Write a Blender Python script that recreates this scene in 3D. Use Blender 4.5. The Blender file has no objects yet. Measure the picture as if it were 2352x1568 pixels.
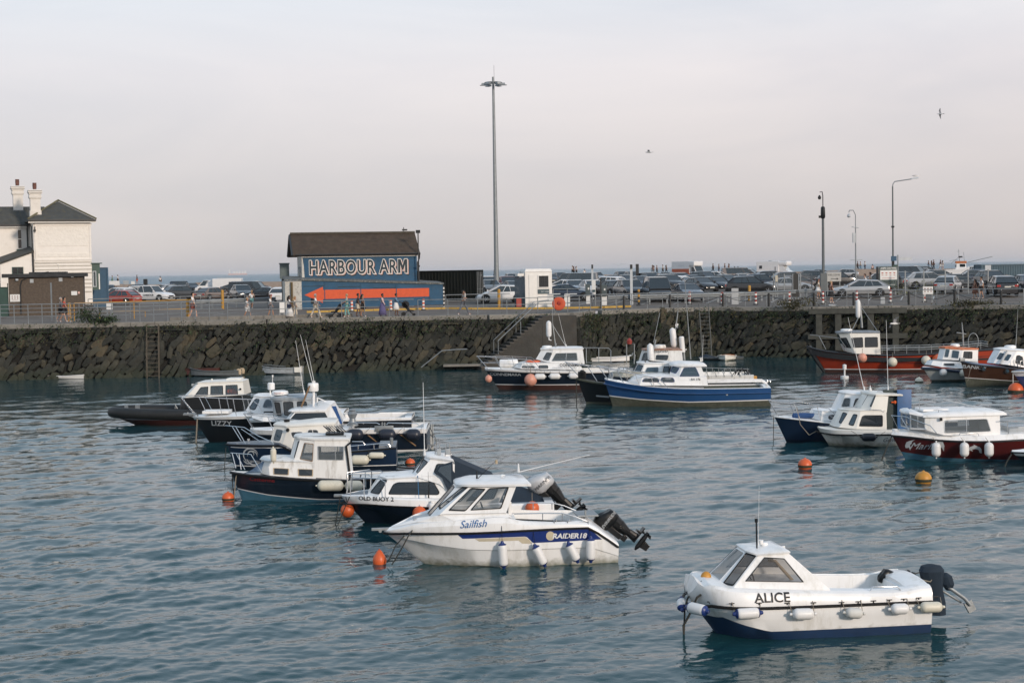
import bpy, bmesh, math, random
from mathutils import Vector as V, Matrix, noise as mnoise
from mathutils.geometry import tessellate_polygon
import numpy as np
R = math.radians; PI = math.pi
random.seed(7)
S = bpy.context.scene
COL = S.collection
# ------------------------------------------------------------------ camera, sky, sun, exposure
FP = 3470.0; CAMH = 6.9                       # focal length in pixels of a 2352 px wide picture
up = V((-0.0167, 1.0, 0.0477)).normalized()
fw = (V((0, 0, -1)) - up * up.dot(V((0, 0, -1)))).normalized()
rt = fw.cross(up)
cam = bpy.data.cameras.new("camera"); cam.sensor_width = 36; cam.lens = 36 * FP / 2352
cam.clip_start = 0.5; cam.clip_end = 90000
co = bpy.data.objects.new("camera", cam); COL.objects.link(co); S.camera = co
M3 = Matrix((rt, fw, up))
co.matrix_world = Matrix.Translation((0, 0, CAMH)) @ M3.to_4x4()
def ray(x, y): return M3 @ V((x - 1176, 784 - y, -FP))
def P(x, y, z=0.0):                            # picture measurement -> point on the level z
    d = ray(x, y); k = (z - CAMH) / d.z; return V((d.x * k, d.y * k, z))
def Q(x, y, Y):                                # picture measurement -> point at distance Y
    d = ray(x, y); k = Y / d.y; return V((d.x * k, Y, CAMH + d.z * k))
SUN_EL, SUN_AZ = 17, 143                       # azimuth measured clockwise from +Y
w = bpy.data.worlds.new("World"); S.world = w; w.use_nodes = True
nt = w.node_tree; nt.nodes.clear(); N = nt.nodes.new; Lk = nt.links.new
out = N("ShaderNodeOutputWorld"); bg = N("ShaderNodeBackground"); sky = N("ShaderNodeTexSky")
sky.sky_type = 'NISHITA'; sky.sun_disc = False; sky.sun_elevation = R(SUN_EL); sky.sun_rotation = R(SUN_AZ)
sky.dust_density = 3; sky.air_density = 1.2
tc = N("ShaderNodeTexCoord"); sep = N("ShaderNodeSeparateXYZ"); Lk(tc.outputs['Generated'], sep.inputs[0])
ramp = N("ShaderNodeValToRGB"); Lk(sep.outputs['Z'], ramp.inputs[0])
stops = [(0.0, (.47, .455, .47)), (0.018, (.57, .54, .53)), (0.07, (.645, .617, .62)), (0.13, (.70, .685, .71)), (0.19, (.70, .745, .80)),
         (0.30, (.58, .70, .81)), (0.6, (.42, .54, .68)), (1.0, (.33, .44, .58))]
el = ramp.color_ramp.elements
el[0].position = 0; el[0].color = (*stops[0][1], 1); el[1].position = 1; el[1].color = (*stops[-1][1], 1)
for p, c in stops[1:-1]:
    e = el.new(p); e.color = (*c, 1)
# cloud veil: long soft streaks, warmer towards the evening side (east-south-east)
mp = N("ShaderNodeMapping"); mp.inputs['Scale'].default_value = (1.3, 1.3, 5.5); Lk(tc.outputs['Generated'], mp.inputs[0])
nz = N("ShaderNodeTexNoise"); nz.inputs['Scale'].default_value = 2.4; nz.inputs['Detail'].default_value = 7; nz.inputs['Roughness'].default_value = .55
nz.inputs['Distortion'].default_value = .5
Lk(mp.outputs[0], nz.inputs['Vector'])
cr = N("ShaderNodeValToRGB"); cr.color_ramp.elements[0].position = .3; cr.color_ramp.elements[0].color = (.91, .925, .95, 1)
cr.color_ramp.elements[1].position = .72; cr.color_ramp.elements[1].color = (1.07, 1.05, 1.035, 1); Lk(nz.outputs[0], cr.inputs[0])
m1 = N("ShaderNodeMix"); m1.data_type = 'RGBA'; m1.blend_type = 'MULTIPLY'; m1.inputs['Factor'].default_value = 1
Lk(ramp.outputs[0], m1.inputs['A']); Lk(cr.outputs[0], m1.inputs['B'])
wr = N("ShaderNodeMapRange"); wr.inputs['From Min'].default_value = -.3; wr.inputs['From Max'].default_value = .42; Lk(sep.outputs['X'], wr.inputs[0])
m2 = N("ShaderNodeMix"); m2.data_type = 'RGBA'; m2.blend_type = 'MULTIPLY'; Lk(wr.outputs[0], m2.inputs['Factor'])
Lk(m1.outputs['Result'], m2.inputs['A']); m2.inputs['B'].default_value = (.995, .965, .955, 1)
sc = N("ShaderNodeMix"); sc.data_type = 'RGBA'; sc.blend_type = 'MIX'; sc.inputs['Factor'].default_value = .94
ms = N("ShaderNodeVectorMath"); ms.operation = 'SCALE'; ms.inputs['Scale'].default_value = .10; Lk(sky.outputs[0], ms.inputs[0])
Lk(ms.outputs[0], sc.inputs['A']); Lk(m2.outputs['Result'], sc.inputs['B'])
Lk(sc.outputs['Result'], bg.inputs[0]); bg.inputs[1].default_value = 1.07; Lk(bg.outputs[0], out.inputs[0])
sl = bpy.data.lights.new("sun", 'SUN'); sl.energy = 2.4; sl.angle = R(7); sl.color = (1.0, .84, .70)
so = bpy.data.objects.new("sun", sl); COL.objects.link(so)
sd = V((math.sin(R(SUN_AZ)) * math.cos(R(SUN_EL)), math.cos(R(SUN_AZ)) * math.cos(R(SUN_EL)), math.sin(R(SUN_EL))))
so.rotation_euler = sd.to_track_quat('Z', 'Y').to_euler()
S.view_settings.view_transform = 'Standard'; S.view_settings.look = 'None'; S.view_settings.gamma = 1; S.view_settings.exposure = 0.16
try: S.cycles.max_bounces = 6; S.cycles.caustics_reflective = False; S.cycles.caustics_refractive = False
except Exception: pass
# ------------------------------------------------------------------ helpers
def tag(o, label=None, cat=None, group=None, kind=None):
    if label: o['label'] = label
    if cat: o['category'] = cat
    if group: o['group'] = group
    if kind: o['kind'] = kind
    return o
def empty(name, loc=(0, 0, 0), rz=0.0, label=None, cat=None, group=None):
    o = bpy.data.objects.new(name, None); COL.objects.link(o); o.location = loc; o.rotation_euler = (0, 0, rz)
    o.empty_display_size = .2
    return tag(o, label, cat, group)
MC = {}
def mat(name, col, rough=.6, metal=0.0, var=.12, vs=3.0, bump=0.0, bs=20.0, dirt=None, da=.5, coat=0.0, rnd=0.0, spec=.5, streak=False, emit=0):
    if name in MC: return MC[name]
    m = bpy.data.materials.new(name); m.use_nodes = True; t = m.node_tree; b = t.nodes["Principled BSDF"]; n = t.nodes.new; l = t.links.new
    b.inputs['Roughness'].default_value = rough; b.inputs['Metallic'].default_value = metal; b.inputs['Coat Weight'].default_value = coat
    b.inputs['Specular IOR Level'].default_value = spec; b.inputs['Coat Roughness'].default_value = .08
    tc = n("ShaderNodeTexCoord"); mpn = n("ShaderNodeMapping"); l(tc.outputs['Object'], mpn.inputs[0])
    nz = n("ShaderNodeTexNoise"); nz.inputs['Scale'].default_value = vs; nz.inputs['Detail'].default_value = 6; nz.inputs['Roughness'].default_value = .6
    l(mpn.outputs[0], nz.inputs['Vector'])
    if streak: mpn.inputs['Scale'].default_value = (1, 1, .22)
    mr = n("ShaderNodeMapRange"); mr.inputs['From Min'].default_value = .3; mr.inputs['From Max'].default_value = .7
    mr.inputs['To Min'].default_value = 1 - var; mr.inputs['To Max'].default_value = 1 + var; l(nz.outputs[0], mr.inputs[0])
    vm = n("ShaderNodeVectorMath"); vm.operation = 'SCALE'; vm.inputs[0].default_value = col[:3]; l(mr.outputs[0], vm.inputs['Scale'])
    last = vm.outputs[0]
    if rnd:
        g = n("ShaderNodeNewGeometry"); r2 = n("ShaderNodeMapRange"); r2.inputs['To Min'].default_value = 1 - rnd; r2.inputs['To Max'].default_value = 1 + rnd
        l(g.outputs['Random Per Island'], r2.inputs[0]); v2 = n("ShaderNodeVectorMath"); v2.operation = 'SCALE'; l(last, v2.inputs[0]); l(r2.outputs[0], v2.inputs['Scale']); last = v2.outputs[0]
    if dirt:
        nd = n("ShaderNodeTexNoise"); nd.inputs['Scale'].default_value = vs * 1.7; nd.inputs['Detail'].default_value = 8; nd.inputs['Roughness'].default_value = .7
        l(mpn.outputs[0], nd.inputs['Vector']); rd = n("ShaderNodeMapRange"); rd.inputs['From Min'].default_value = .52; rd.inputs['From Max'].default_value = .72
        rd.inputs['To Max'].default_value = da; l(nd.outputs[0], rd.inputs[0])
        mx = n("ShaderNodeMix"); mx.data_type = 'RGBA'; l(rd.outputs[0], mx.inputs['Factor']); l(last, mx.inputs['A']); mx.inputs['B'].default_value = (*dirt, 1); last = mx.outputs['Result']
    l(last, b.inputs['Base Color'])
    if bump:
        nb = n("ShaderNodeTexNoise"); nb.inputs['Scale'].default_value = bs; nb.inputs['Detail'].default_value = 5; l(mpn.outputs[0], nb.inputs['Vector'])
        bp = n("ShaderNodeBump"); bp.inputs['Strength'].default_value = bump; bp.inputs['Distance'].default_value = .05; l(nb.outputs[0], bp.inputs['Height']); l(bp.outputs[0], b.inputs['Normal'])
    if emit: b.inputs['Emission Color'].default_value = (*col, 1); b.inputs['Emission Strength'].default_value = emit
    MC[name] = m; return m
def bands(m, freq, depth, axis='Z', mortar=None):             # horizontal boards / courses in relief
    t = m.node_tree; b = t.nodes["Principled BSDF"]; n = t.nodes.new; l = t.links.new
    tc = n("ShaderNodeTexCoord"); w_ = n("ShaderNodeTexWave"); w_.bands_direction = axis; w_.wave_profile = 'SAW'; w_.inputs['Scale'].default_value = freq
    w_.inputs['Distortion'].default_value = .15; l(tc.outputs['Object'], w_.inputs[0])
    bp = n("ShaderNodeBump"); bp.inputs['Strength'].default_value = .7; bp.inputs['Distance'].default_value = depth; l(w_.outputs['Fac'], bp.inputs['Height'])
    l(bp.outputs[0], b.inputs['Normal']); return m
def glassmat(name, col, alpha):
    if name in MC: return MC[name]
    m = mat(name, col, .06, 0, .05, 2, spec=.8); m.node_tree.nodes["Principled BSDF"].inputs['Alpha'].default_value = alpha; return m
class MB:                                                       # mesh builder: many shapes, one mesh
    def __init__(s): s.v = []; s.f = []; s.m = []
    def add(s, vs, fs, mi=0):
        k = len(s.v); s.v += [tuple(p) for p in vs]; s.f += [tuple(i + k for i in f) for f in fs]; s.m += [mi] * len(fs); return s
    def box(s, c, d, mi=0, rz=0.0, ry=0.0, taper=1.0):
        x, y, z = (q / 2 for q in d); rm = Matrix.Rotation(rz, 3, 'Z') @ Matrix.Rotation(ry, 3, 'Y'); c = V(c); vs = []
        for sz in (-1, 1):
            k = taper if sz > 0 else 1
            for sx, sy in ((-1, -1), (1, -1), (1, 1), (-1, 1)): vs.append(c + rm @ V((sx * x * k, sy * y * k, sz * z)))
        return s.add(vs, [(3, 2, 1, 0), (4, 5, 6, 7), (0, 1, 5, 4), (1, 2, 6, 5), (2, 3, 7, 6), (3, 0, 4, 7)], mi)
    def tube(s, pts, r, n=8, mi=0, cap=True):
        pts = [V(p) for p in pts]; rr = r if isinstance(r, (list, tuple)) else [r] * len(pts); vs = []; fs = []; u = None
        for i, p in enumerate(pts):
            a = pts[max(0, i - 1)]; b = pts[min(len(pts) - 1, i + 1)]; d = (b - a); d = d.normalized() if d.length > 1e-9 else V((0, 0, 1))
            if u is None or abs(u.dot(d)) > .98: u = V((0, 0, 1)) if abs(d.z) < .9 else V((1, 0, 0))
            u = (u - d * u.dot(d)).normalized(); w2 = d.cross(u)
            for k in range(n): a2 = 2 * PI * k / n; vs.append(p + (u * math.cos(a2) + w2 * math.sin(a2)) * rr[i])
        for i in range(len(pts) - 1):
            for k in range(n): fs.append((i * n + k, i * n + (k + 1) % n, (i + 1) * n + (k + 1) % n, (i + 1) * n + k))
        if cap: fs.append(tuple(range(n - 1, -1, -1))); fs.append(tuple((len(pts) - 1) * n + k for k in range(n)))
        return s.add(vs, fs, mi)
    def lathe(s, prof, c=(0, 0, 0), n=14, mi=0, ax=None, sx=1, sy=1):  # prof: (r, h) along axis
        c = V(c); q = V(ax).to_track_quat('Z', 'Y').to_matrix() if ax else Matrix.Identity(3); vs = []; fs = []
        for r, h in prof:
            for k in range(n): a = 2 * PI * k / n; vs.append(c + q @ V((r * math.cos(a) * sx, r * math.sin(a) * sy, h)))
        for i in range(len(prof) - 1):
            for k in range(n): fs.append((i * n + k, i * n + (k + 1) % n, (i + 1) * n + (k + 1) % n, (i + 1) * n + k))
        fs.append(tuple(range(n - 1, -1, -1))); fs.append(tuple((len(prof) - 1) * n + k for k in range(n)))
        return s.add(vs, fs, mi)
    def ball(s, c, r, mi=0, n=14, k=9, sz=1.0):
        return s.lathe([(max(.002, r * math.sin(PI * i / k)), -r * sz * math.cos(PI * i / k)) for i in range(k + 1)], c, n, mi)
    def prism(s, poly, h, mi=0, f=lambda a, b, c: V((a, b, c))):  # poly (a,b), extruded 0..h through mapping f
        n = len(poly); vs = [f(a, b, 0) for a, b in poly] + [f(a, b, h) for a, b in poly]
        tri = [tuple(t) for t in tessellate_polygon([[V((a, b, 0)) for a, b in poly]])]
        fs = [tuple(reversed(t)) for t in tri] + [tuple(i + n for i in t) for t in tri] + [(i, (i + 1) % n, (i + 1) % n + n, i + n) for i in range(n)]
        return s.add(vs, fs, mi)
    def build(s, name, mats, parent=None, smooth=False, loc=None, rz=None, bevel=0.0, fix=True, ang=35, solid=0):
        me = bpy.data.meshes.new(name); me.from_pydata(s.v, [], s.f)
        if not isinstance(mats, (list, tuple)): mats = [mats]
        for m_ in mats: me.materials.append(m_)
        me.polygons.foreach_set('material_index', s.m)
        if fix or bevel:
            bm = bmesh.new(); bm.from_mesh(me)
            if bevel:
                bmesh.ops.remove_doubles(bm, verts=bm.verts, dist=1e-5)
                eg = [e for e in bm.edges if len(e.link_faces) == 2 and e.calc_face_angle(0) > R(25)]
                bmesh.ops.bevel(bm, geom=eg, offset=bevel, segments=2, affect='EDGES', profile=.6, clamp_overlap=True)
            bmesh.ops.recalc_face_normals(bm, faces=bm.faces); bm.to_mesh(me); bm.free()
        me.update()
        o = bpy.data.objects.new(name, me); COL.objects.link(o)
        if smooth:
            me.shade_smooth() if hasattr(me, 'shade_smooth') else None
            try: me.set_sharp_from_angle(angle=R(ang))
            except Exception: pass
        if solid:
            md = o.modifiers.new('solid', 'SOLIDIFY'); md.thickness = solid; md.offset = -1
        if parent: o.parent = parent
        if loc is not None: o.location = loc
        if rz is not None: o.rotation_euler = (0, 0, rz)
        return o
def copy_tree(o, loc=None, rz=None, label=None, swap=None, parent=None, group=None):
    c = o.copy(); COL.objects.link(c); c.parent = parent
    if loc is not None: c.location = loc
    if rz is not None: c.rotation_euler = (0, 0, rz)
    if label: c['label'] = label
    if group: c['group'] = group
    if swap and c.type == 'MESH':
        for sl_ in c.material_slots:
            if sl_.material and sl_.material.name in swap: k_ = sl_.material.name; sl_.link = 'OBJECT'; sl_.material = swap[k_]
    for ch in list(o.children): copy_tree(ch, swap=swap, parent=c)
    return c
TXT = {}
def textmesh(s, size, offset=0.0, extr=0.0, shear=0.0, sx=1.0, space=1.0):
    cu = bpy.data.curves.new('lettering', 'FONT'); cu.body = s; cu.size = size; cu.offset = offset; cu.extrude = extr; cu.shear = shear; cu.space_character = space
    cu.resolution_u = 3; cu.align_x = 'CENTER'
    o = bpy.data.objects.new('lettering', cu); COL.objects.link(o); dg = bpy.context.evaluated_depsgraph_get()
    me = bpy.data.meshes.new_from_object(o.evaluated_get(dg)); bpy.data.objects.remove(o); me.materials.clear()
    vs = [(v.co.x * sx, v.co.y, v.co.z) for v in me.vertices]; fs = [tuple(p.vertices) for p in me.polygons]
    return vs, fs
def lettering(s, size, mp_, m_, parent, name='lettering', offset=0.0, shear=0.0, sx=1.0, space=1.0, extr=0.0, z0=0.0, fine=True):
    vs, fs = textmesh(s, size, offset, extr, shear, sx, space)
    if fine:
        bm = bmesh.new(); bv = [bm.verts.new(v) for v in vs]
        for f in fs:
            try: bm.faces.new([bv[i] for i in f])
            except ValueError: pass
        bmesh.ops.triangulate(bm, faces=bm.faces)
        for _ in range(2): bmesh.ops.subdivide_edges(bm, edges=[e for e in bm.edges if e.calc_length() > size * .12], cuts=1)
        bmesh.ops.triangulate(bm, faces=bm.faces); bm.verts.index_update(); vs = [v.co[:] for v in bm.verts]; fs = [tuple(v.index for v in f.verts) for f in bm.faces]; bm.free()
    return MB().add([mp_(x, y, z + z0) for x, y, z in vs], fs).build(name, m_, parent, fix=False)
def lerp(a, b, t): return a + (b - a) * t
def pw(tab, t):                                                # piecewise smooth interpolation
    if t <= tab[0][0]: return tab[0][1]
    for (a, x), (b, y) in zip(tab, tab[1:]):
        if t <= b: return lerp(x, y, (t - a) / (b - a))
    return tab[-1][1]
def arc(c, r, a0, a1, n=8, f=None):
    return [(c[0] + r * math.cos(lerp(a0, a1, i / n)), c[1] + r * math.sin(lerp(a0, a1, i / n))) for i in range(n + 1)]
def rr(u0, v0, u1, v1, r=.12, ru=None):
    ru = ru or r; p = []
    for cx, cy, a in ((u1 - ru, v1 - r, 0), (u0 + ru, v1 - r, PI / 2), (u0 + ru, v0 + r, PI), (u1 - ru, v0 + r, 1.5 * PI)):
        for i in range(4): t = a + PI / 2 * i / 3; p.append((cx + ru * math.cos(t), cy + r * math.sin(t)))
    return p
# ------------------------------------------------------------------ the setting
QZ = 3.7
def sm(a, b, t): t = min(1, max(0, (t - a) / (b - a))); return t * t * (3 - 2 * t)
def gz(x, y):
    r = sm(-28, -6, x)
    return QZ + lerp(.3, .6, r) * sm(111, 136, y) + .32 * r * sm(136, 195, y)
EDGE_PX = [(-500, 757), (-200, 751), (0, 747), (200, 743), (605, 735), (850, 729), (1149, 723.7), (1230, 721.6), (1310, 720), (1350, 715), (1517, 709.6), (1634, 706.5), (1858, 705.7), (2070, 702.8), (2352, 701), (2600, 700), (2900, 698)]
EDGE = [P(x, y, QZ) for x, y in EDGE_PX]
ECUM = [0]
for a, b in zip(EDGE, EDGE[1:]): ECUM.append(ECUM[-1] + (b - a).length)
ELEN = ECUM[-1]
def edge(s_):                                                  # point and outward (towards the water) normal
    s_ = min(max(s_, 0), ELEN - .01)
    for i in range(len(ECUM) - 1):
        if s_ <= ECUM[i + 1]:
            a, b = EDGE[i], EDGE[i + 1]; t = (s_ - ECUM[i]) / (ECUM[i + 1] - ECUM[i]); d = (b - a).normalized(); return a.lerp(b, t), d, V((d.y, -d.x, 0))
def edge_at_px(x):                                             # arc length where the quay edge crosses picture column x
    for i in range(len(EDGE_PX) - 1):
        if x <= EDGE_PX[i + 1][0]: return lerp(ECUM[i], ECUM[i + 1], (x - EDGE_PX[i][0]) / (EDGE_PX[i + 1][0] - EDGE_PX[i][0]))
    return ELEN
def edge_y(X):
    for a, b in zip(EDGE, EDGE[1:]):
        if X <= b.x: return lerp(a.y, b.y, (X - a.x) / (b.x - a.x))
    return EDGE[-1].y
# water -----------------------------------------------------------
def water_mat(name, col, rough, sc1, st1, sc2, st2, sy=1.0, spec=.5):
    m = bpy.data.materials.new(name); m.use_nodes = True; t = m.node_tree; b = t.nodes["Principled BSDF"]; n = t.nodes.new; l = t.links.new
    b.inputs['Base Color'].default_value = (*col, 1); b.inputs['Roughness'].default_value = rough; b.inputs['IOR'].default_value = 1.33; b.inputs['Specular IOR Level'].default_value = spec
    tc = n("ShaderNodeTexCoord"); mp_ = n("ShaderNodeMapping"); mp_.inputs['Scale'].default_value = (.62, 1.0, 1); mp_.inputs['Rotation'].default_value = (0, 0, R(-9)); l(tc.outputs['Object'], mp_.inputs[0])
    prev = None
    for sc_, st, det in ((sc1, st1, 3), (sc2, st2, 2)):
        z = n("ShaderNodeTexNoise"); z.inputs['Scale'].default_value = sc_; z.inputs['Detail'].default_value = det; z.inputs['Roughness'].default_value = .5; z.inputs['Distortion'].default_value = .6
        l(mp_.outputs[0], z.inputs['Vector']); bp = n("ShaderNodeBump"); bp.inputs['Strength'].default_value = 1.0; bp.inputs['Distance'].default_value = st
        l(z.outputs[0], bp.inputs['Height'])
        if prev: l(prev.outputs[0], bp.inputs['Normal'])
        prev = bp
    l(prev.outputs[0], b.inputs['Normal']); return m
rng = np.random.default_rng(5)
rows = [8.0]
while rows[-1] < 122: rows.append(rows[-1] + max(.055, .055 * (rows[-1] / 22) ** 1.55))
rows = np.array(rows); cols = np.linspace(-.86, .86, 1260)
Yg = np.repeat(rows[:, None], len(cols), 1); Xg = np.tan(cols)[None, :] * Yg
H = np.zeros_like(Xg)
warp = .8 * np.sin(Xg * .11 + Yg * .07) + .6 * np.sin(Xg * .05 - Yg * .13 + 2)
for i in range(110):
    lam = .26 * (3.2 / .26) ** (rng.random() ** 1.9); k = 2 * PI / lam
    th = R(-70) + rng.normal(0, R(34)); a = .0116 * lam ** .85 * rng.uniform(.4, 1.1) / (110 / 26) ** .5 * (1 if lam < 3 else .55)
    ph = rng.random() * 6.28; arg = k * (Xg * math.cos(th) + Yg * math.sin(th)) + ph + warp * min(1.2, k * .25)
    fade = np.clip((lam / (Yg / 24 * .105) - 1.1) / 1.2, 0, 1)
    H += a * (np.sin(arg) + .22 * np.sin(2 * arg + .8)) * fade
gust = .78 + .3 * np.sin(Xg * .16 + 1.1 * np.sin(Yg * .09)) * np.sin(Yg * .12 + .7 * np.sin(Xg * .1) + 1)
calm = np.clip((118 - Yg) / 45, .45, 1)
H *= gust * calm * np.clip(.62 + (Yg - 30) / 70, .62, 1.15)
nr, nc = Xg.shape
verts = np.stack([Xg, Yg, H], -1).reshape(-1, 3)
idx = np.arange(nr * nc).reshape(nr, nc)
quads = np.stack([idx[:-1, :-1], idx[:-1, 1:], idx[1:, 1:], idx[1:, :-1]], -1).reshape(-1, 4)
me = bpy.data.meshes.new('harbour_water'); me.vertices.add(len(verts)); me.vertices.foreach_set('co', verts.ravel())
me.loops.add(quads.size); me.loops.foreach_set('vertex_index', quads.ravel().astype(np.int32)); me.polygons.add(len(quads))
me.polygons.foreach_set('loop_start', np.arange(0, quads.size, 4, dtype=np.int32)); me.update(calc_edges=True); me.validate()
me.polygons.foreach_set('use_smooth', np.ones(len(quads), dtype=bool)); me.materials.append(water_mat('harbour water', (.011, .052, .062), .015, 3.6, .014, 11, .003))
wo = bpy.data.objects.new('harbour_water', me); COL.objects.link(wo); tag(wo, kind='structure')
sea = MB(); ys = [270, 330, 450, 700, 1500, 5000, 15000, 45000]
for i in range(len(ys) - 1):
    a, b = ys[i], ys[i + 1]; sea.add([(-a * 1.2, a, 0), (a * 1.2, a, 0), (b * 1.2, b, 0), (-b * 1.2, b, 0)], [(0, 1, 2, 3)])
tag(sea.build('sea', water_mat('open sea', (.018, .11, .165), .3, .9, .5, .2, .8, spec=.22), fix=False), kind='structure')
# land behind the quay edge -----------------------------------------------------------
asph = mat('asphalt', (.118, .098, .080), .85, var=.22, vs=.35, bump=.25, bs=9, dirt=(.13, .115, .10), da=.55)
xs_ = sorted(set([round(x, 2) for x in np.linspace(EDGE[0].x, EDGE[-1].x, 90)] + [e.x for e in EDGE])); fr = [0, .01, .04, .08, .12, .16, .2, .26, .32, .4, .5, .6, .75, .9, 1]
g = MB(); vs = []
for f in fr:
    for X in xs_: y0 = edge_y(X) + .25; Yv = lerp(y0, 287, f); vs.append((X * (1 + f * 1.5), Yv, gz(X * (1 + f * 1.5), Yv)))
nx = len(xs_); g.add(vs, [(j * nx + i, j * nx + i + 1, (j + 1) * nx + i + 1, (j + 1) * nx + i) for j in range(len(fr) - 1) for i in range(nx - 1)])
tag(g.build('ground', asph, smooth=True, fix=False), kind='structure')
# sea wall / shingle bank at the far side
shingle = mat('shingle', (.30, .215, .155), .9, var=.2, vs=1.5, bump=.6, bs=8)
sb = MB()
for i in range(60):
    x0, x1 = -130 + i * 5.0, -125 + i * 5.0
    def zz(x): return 5.35 + .35 * sm(-60, 20, x) + .12 * math.sin(x * .21) + .08 * math.sin(x * .9)
    k = len(sb.v); sb.add([(x0, 279, 4.0), (x1, 279, 4.0), (x1, 283, zz(x1)), (x0, 283, zz(x0)), (x1, 292, zz(x1) - .1), (x0, 292, zz(x0) - .1), (x1, 310, -1), (x0, 310, -1)], [(0, 1, 2, 3), (3, 2, 4, 5), (5, 4, 6, 7)])
tag(sb.build('shingle_bank', shingle, smooth=True), kind='structure')
# coping along the quay edge
conc = mat('concrete', (.20, .19, .17), .85, var=.2, vs=1.2, bump=.3, bs=14, dirt=(.07, .07, .055), da=.7)
cp = MB(); s_ = 0
while s_ < ELEN:
    L_ = random.uniform(1.5, 2.4); p, d, nn = edge(s_ + L_ / 2); cp.box(p + nn * .02 + V((0, 0, -.10 + random.uniform(-.012, .012))), (L_ - .025, .62, .32), rz=math.atan2(d.y, d.x)); s_ += L_
tag(cp.build('quay_coping', conc, bevel=.02), 'weathered concrete coping blocks along the top of the rough stone harbour wall', 'coping')
# harbour wall of leaning rough stones
stone = mat('wall stone', (.029, .029, .024), .85, var=.35, vs=3, bump=.6, bs=9, dirt=(.022, .026, .016), da=.75, rnd=.55)
def wall_mat():
    t = stone.node_tree; b = t.nodes["Principled BSDF"]; src = b.inputs['Base Color'].links[0].from_socket; n = t.nodes.new; l = t.links.new
    gN = n("ShaderNodeNewGeometry"); rp = n("ShaderNodeValToRGB"); rp.color_ramp.interpolation = 'LINEAR'; e = rp.color_ramp.elements
    e[0].color = (.75, .85, .8, 1); e[1].color = (1.15, 1.05, .85, 1)
    e2 = e.new(.55); e2.color = (.95, .97, .95, 1); e3 = e.new(.9); e3.color = (1.25, 1.15, .92, 1); e4 = e.new(.955); e4.color = (1.6, 1.3, .95, 1)
    l(gN.outputs['Random Per Island'], rp.inputs[0]); mx = n("ShaderNodeMix"); mx.data_type = 'RGBA'; mx.blend_type = 'MULTIPLY'; mx.inputs['Factor'].default_value = 1
    l(src, mx.inputs['A']); l(rp.outputs[0], mx.inputs['B'])
    sp = n("ShaderNodeSeparateXYZ"); l(gN.outputs['Position'], sp.inputs[0]); mr = n("ShaderNodeMapRange"); mr.inputs['From Min'].default_value = .2; mr.inputs['From Max'].default_value = 1.0
    mr.inputs['To Min'].default_value = .75; mr.inputs['To Max'].default_value = 0; l(sp.outputs['Z'], mr.inputs[0])
    m2_ = n("ShaderNodeMix"); m2_.data_type = 'RGBA'; l(mr.outputs[0], m2_.inputs['Factor']); l(mx.outputs['Result'], m2_.inputs['A']); m2_.inputs['B'].default_value = (.022, .030, .018, 1)
    l(m2_.outputs['Result'], b.inputs['Base Color'])
wall_mat()
T = []; 
bmx = bmesh.new(); bmesh.ops.create_cube(bmx, size=2); bmesh.ops.subdivide_edges(bmx, edges=bmx.edges, cuts=2, use_grid_fill=True)
bmx.verts.ensure_lookup_table(); TV = np.array([v.co[:] for v in bmx.verts]); TF = [tuple(v.index for v in f.verts) for f in bmx.faces]; bmx.free()
nrm = (np.abs(TV) ** 7).sum(1) ** (1 / 7); TV = TV / nrm[:, None]
S_ST0, S_ST1 = edge_at_px(1228), edge_at_px(1312)              # the span taken by the concrete steps
SV = []; SF = []; cnt = 0
ang = R(57); ca, sa = math.cos(ang), math.sin(ang)
for ia in range(-40, 330):
    for ib in range(-330, 40):
        ua = ia * .78 + (ib % 2) * .39; ub = ib * .40
        s_ = ua * ca - ub * sa; z = ua * sa + ub * ca
        if not (-.35 < z < 3.25) or not (0 < s_ < ELEN): continue
        if S_ST0 - .2 < s_ < S_ST1 + .2: continue
        tiltv = random.gauss(0, R(9)); big = mnoise.noise(V((s_ * .25, z * .4, 0)))
        if random.random() < .04: continue
        k_ = random.choice((1, 1, 1.15, .8, .9, 1.3))
        la = random.uniform(.30, .50) * (1 + .25 * big) * k_; lb = random.uniform(.15, .245) * (1 + .3 * big) * k_; tiltv *= 1.4
        if s_ < edge_at_px(330): tiltv += R(-22) * random.random(); 
        elif s_ > edge_at_px(1700): tiltv -= R(20)
        p, d, nn = edge(s_ + random.gauss(0, .04)); c = p + nn * (.20 + .09 * (QZ - z) + random.uniform(-.1, .12)); c.z = z + random.gauss(0, .04)
        A = ang + tiltv; da = d * math.cos(A) + V((0, 0, math.sin(A))); db = -d * math.sin(A) + V((0, 0, math.cos(A)))
        jit = rng.normal(0, .11, TV.shape); t_ = TV + jit
        w3 = np.array(c)[None] + t_[:, :1] * la * np.array(da)[None] + t_[:, 1:2] * lb * np.array(db)[None] + t_[:, 2:3] * .23 * np.array(nn)[None]
        SV.append(w3); SF += [tuple(q + cnt for q in f) for f in TF]; cnt += len(TV)
wb = MB(); wb.v = [tuple(p) for p in np.concatenate(SV)]; wb.f = SF; wb.m = [0] * len(SF)
s_ = 0                                                         # dark packed fill behind the stones + top courses
while s_ < ELEN - 1.2:
    p0, d0, n0 = edge(s_); p1, d1, n1 = edge(s_ + 1.2); vs = []
    for p, nn in ((p0, n0), (p1, n1)):
        for z in (-1.0, 1.5, 3.0, 3.5): q = p + nn * (.04 + .09 * (QZ - z)); vs.append((q.x, q.y, z))
    wb.add(vs, [(0, 4, 5, 1), (1, 5, 6, 2), (2, 6, 7, 3)], 1)
    s_ += 1.2
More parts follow.
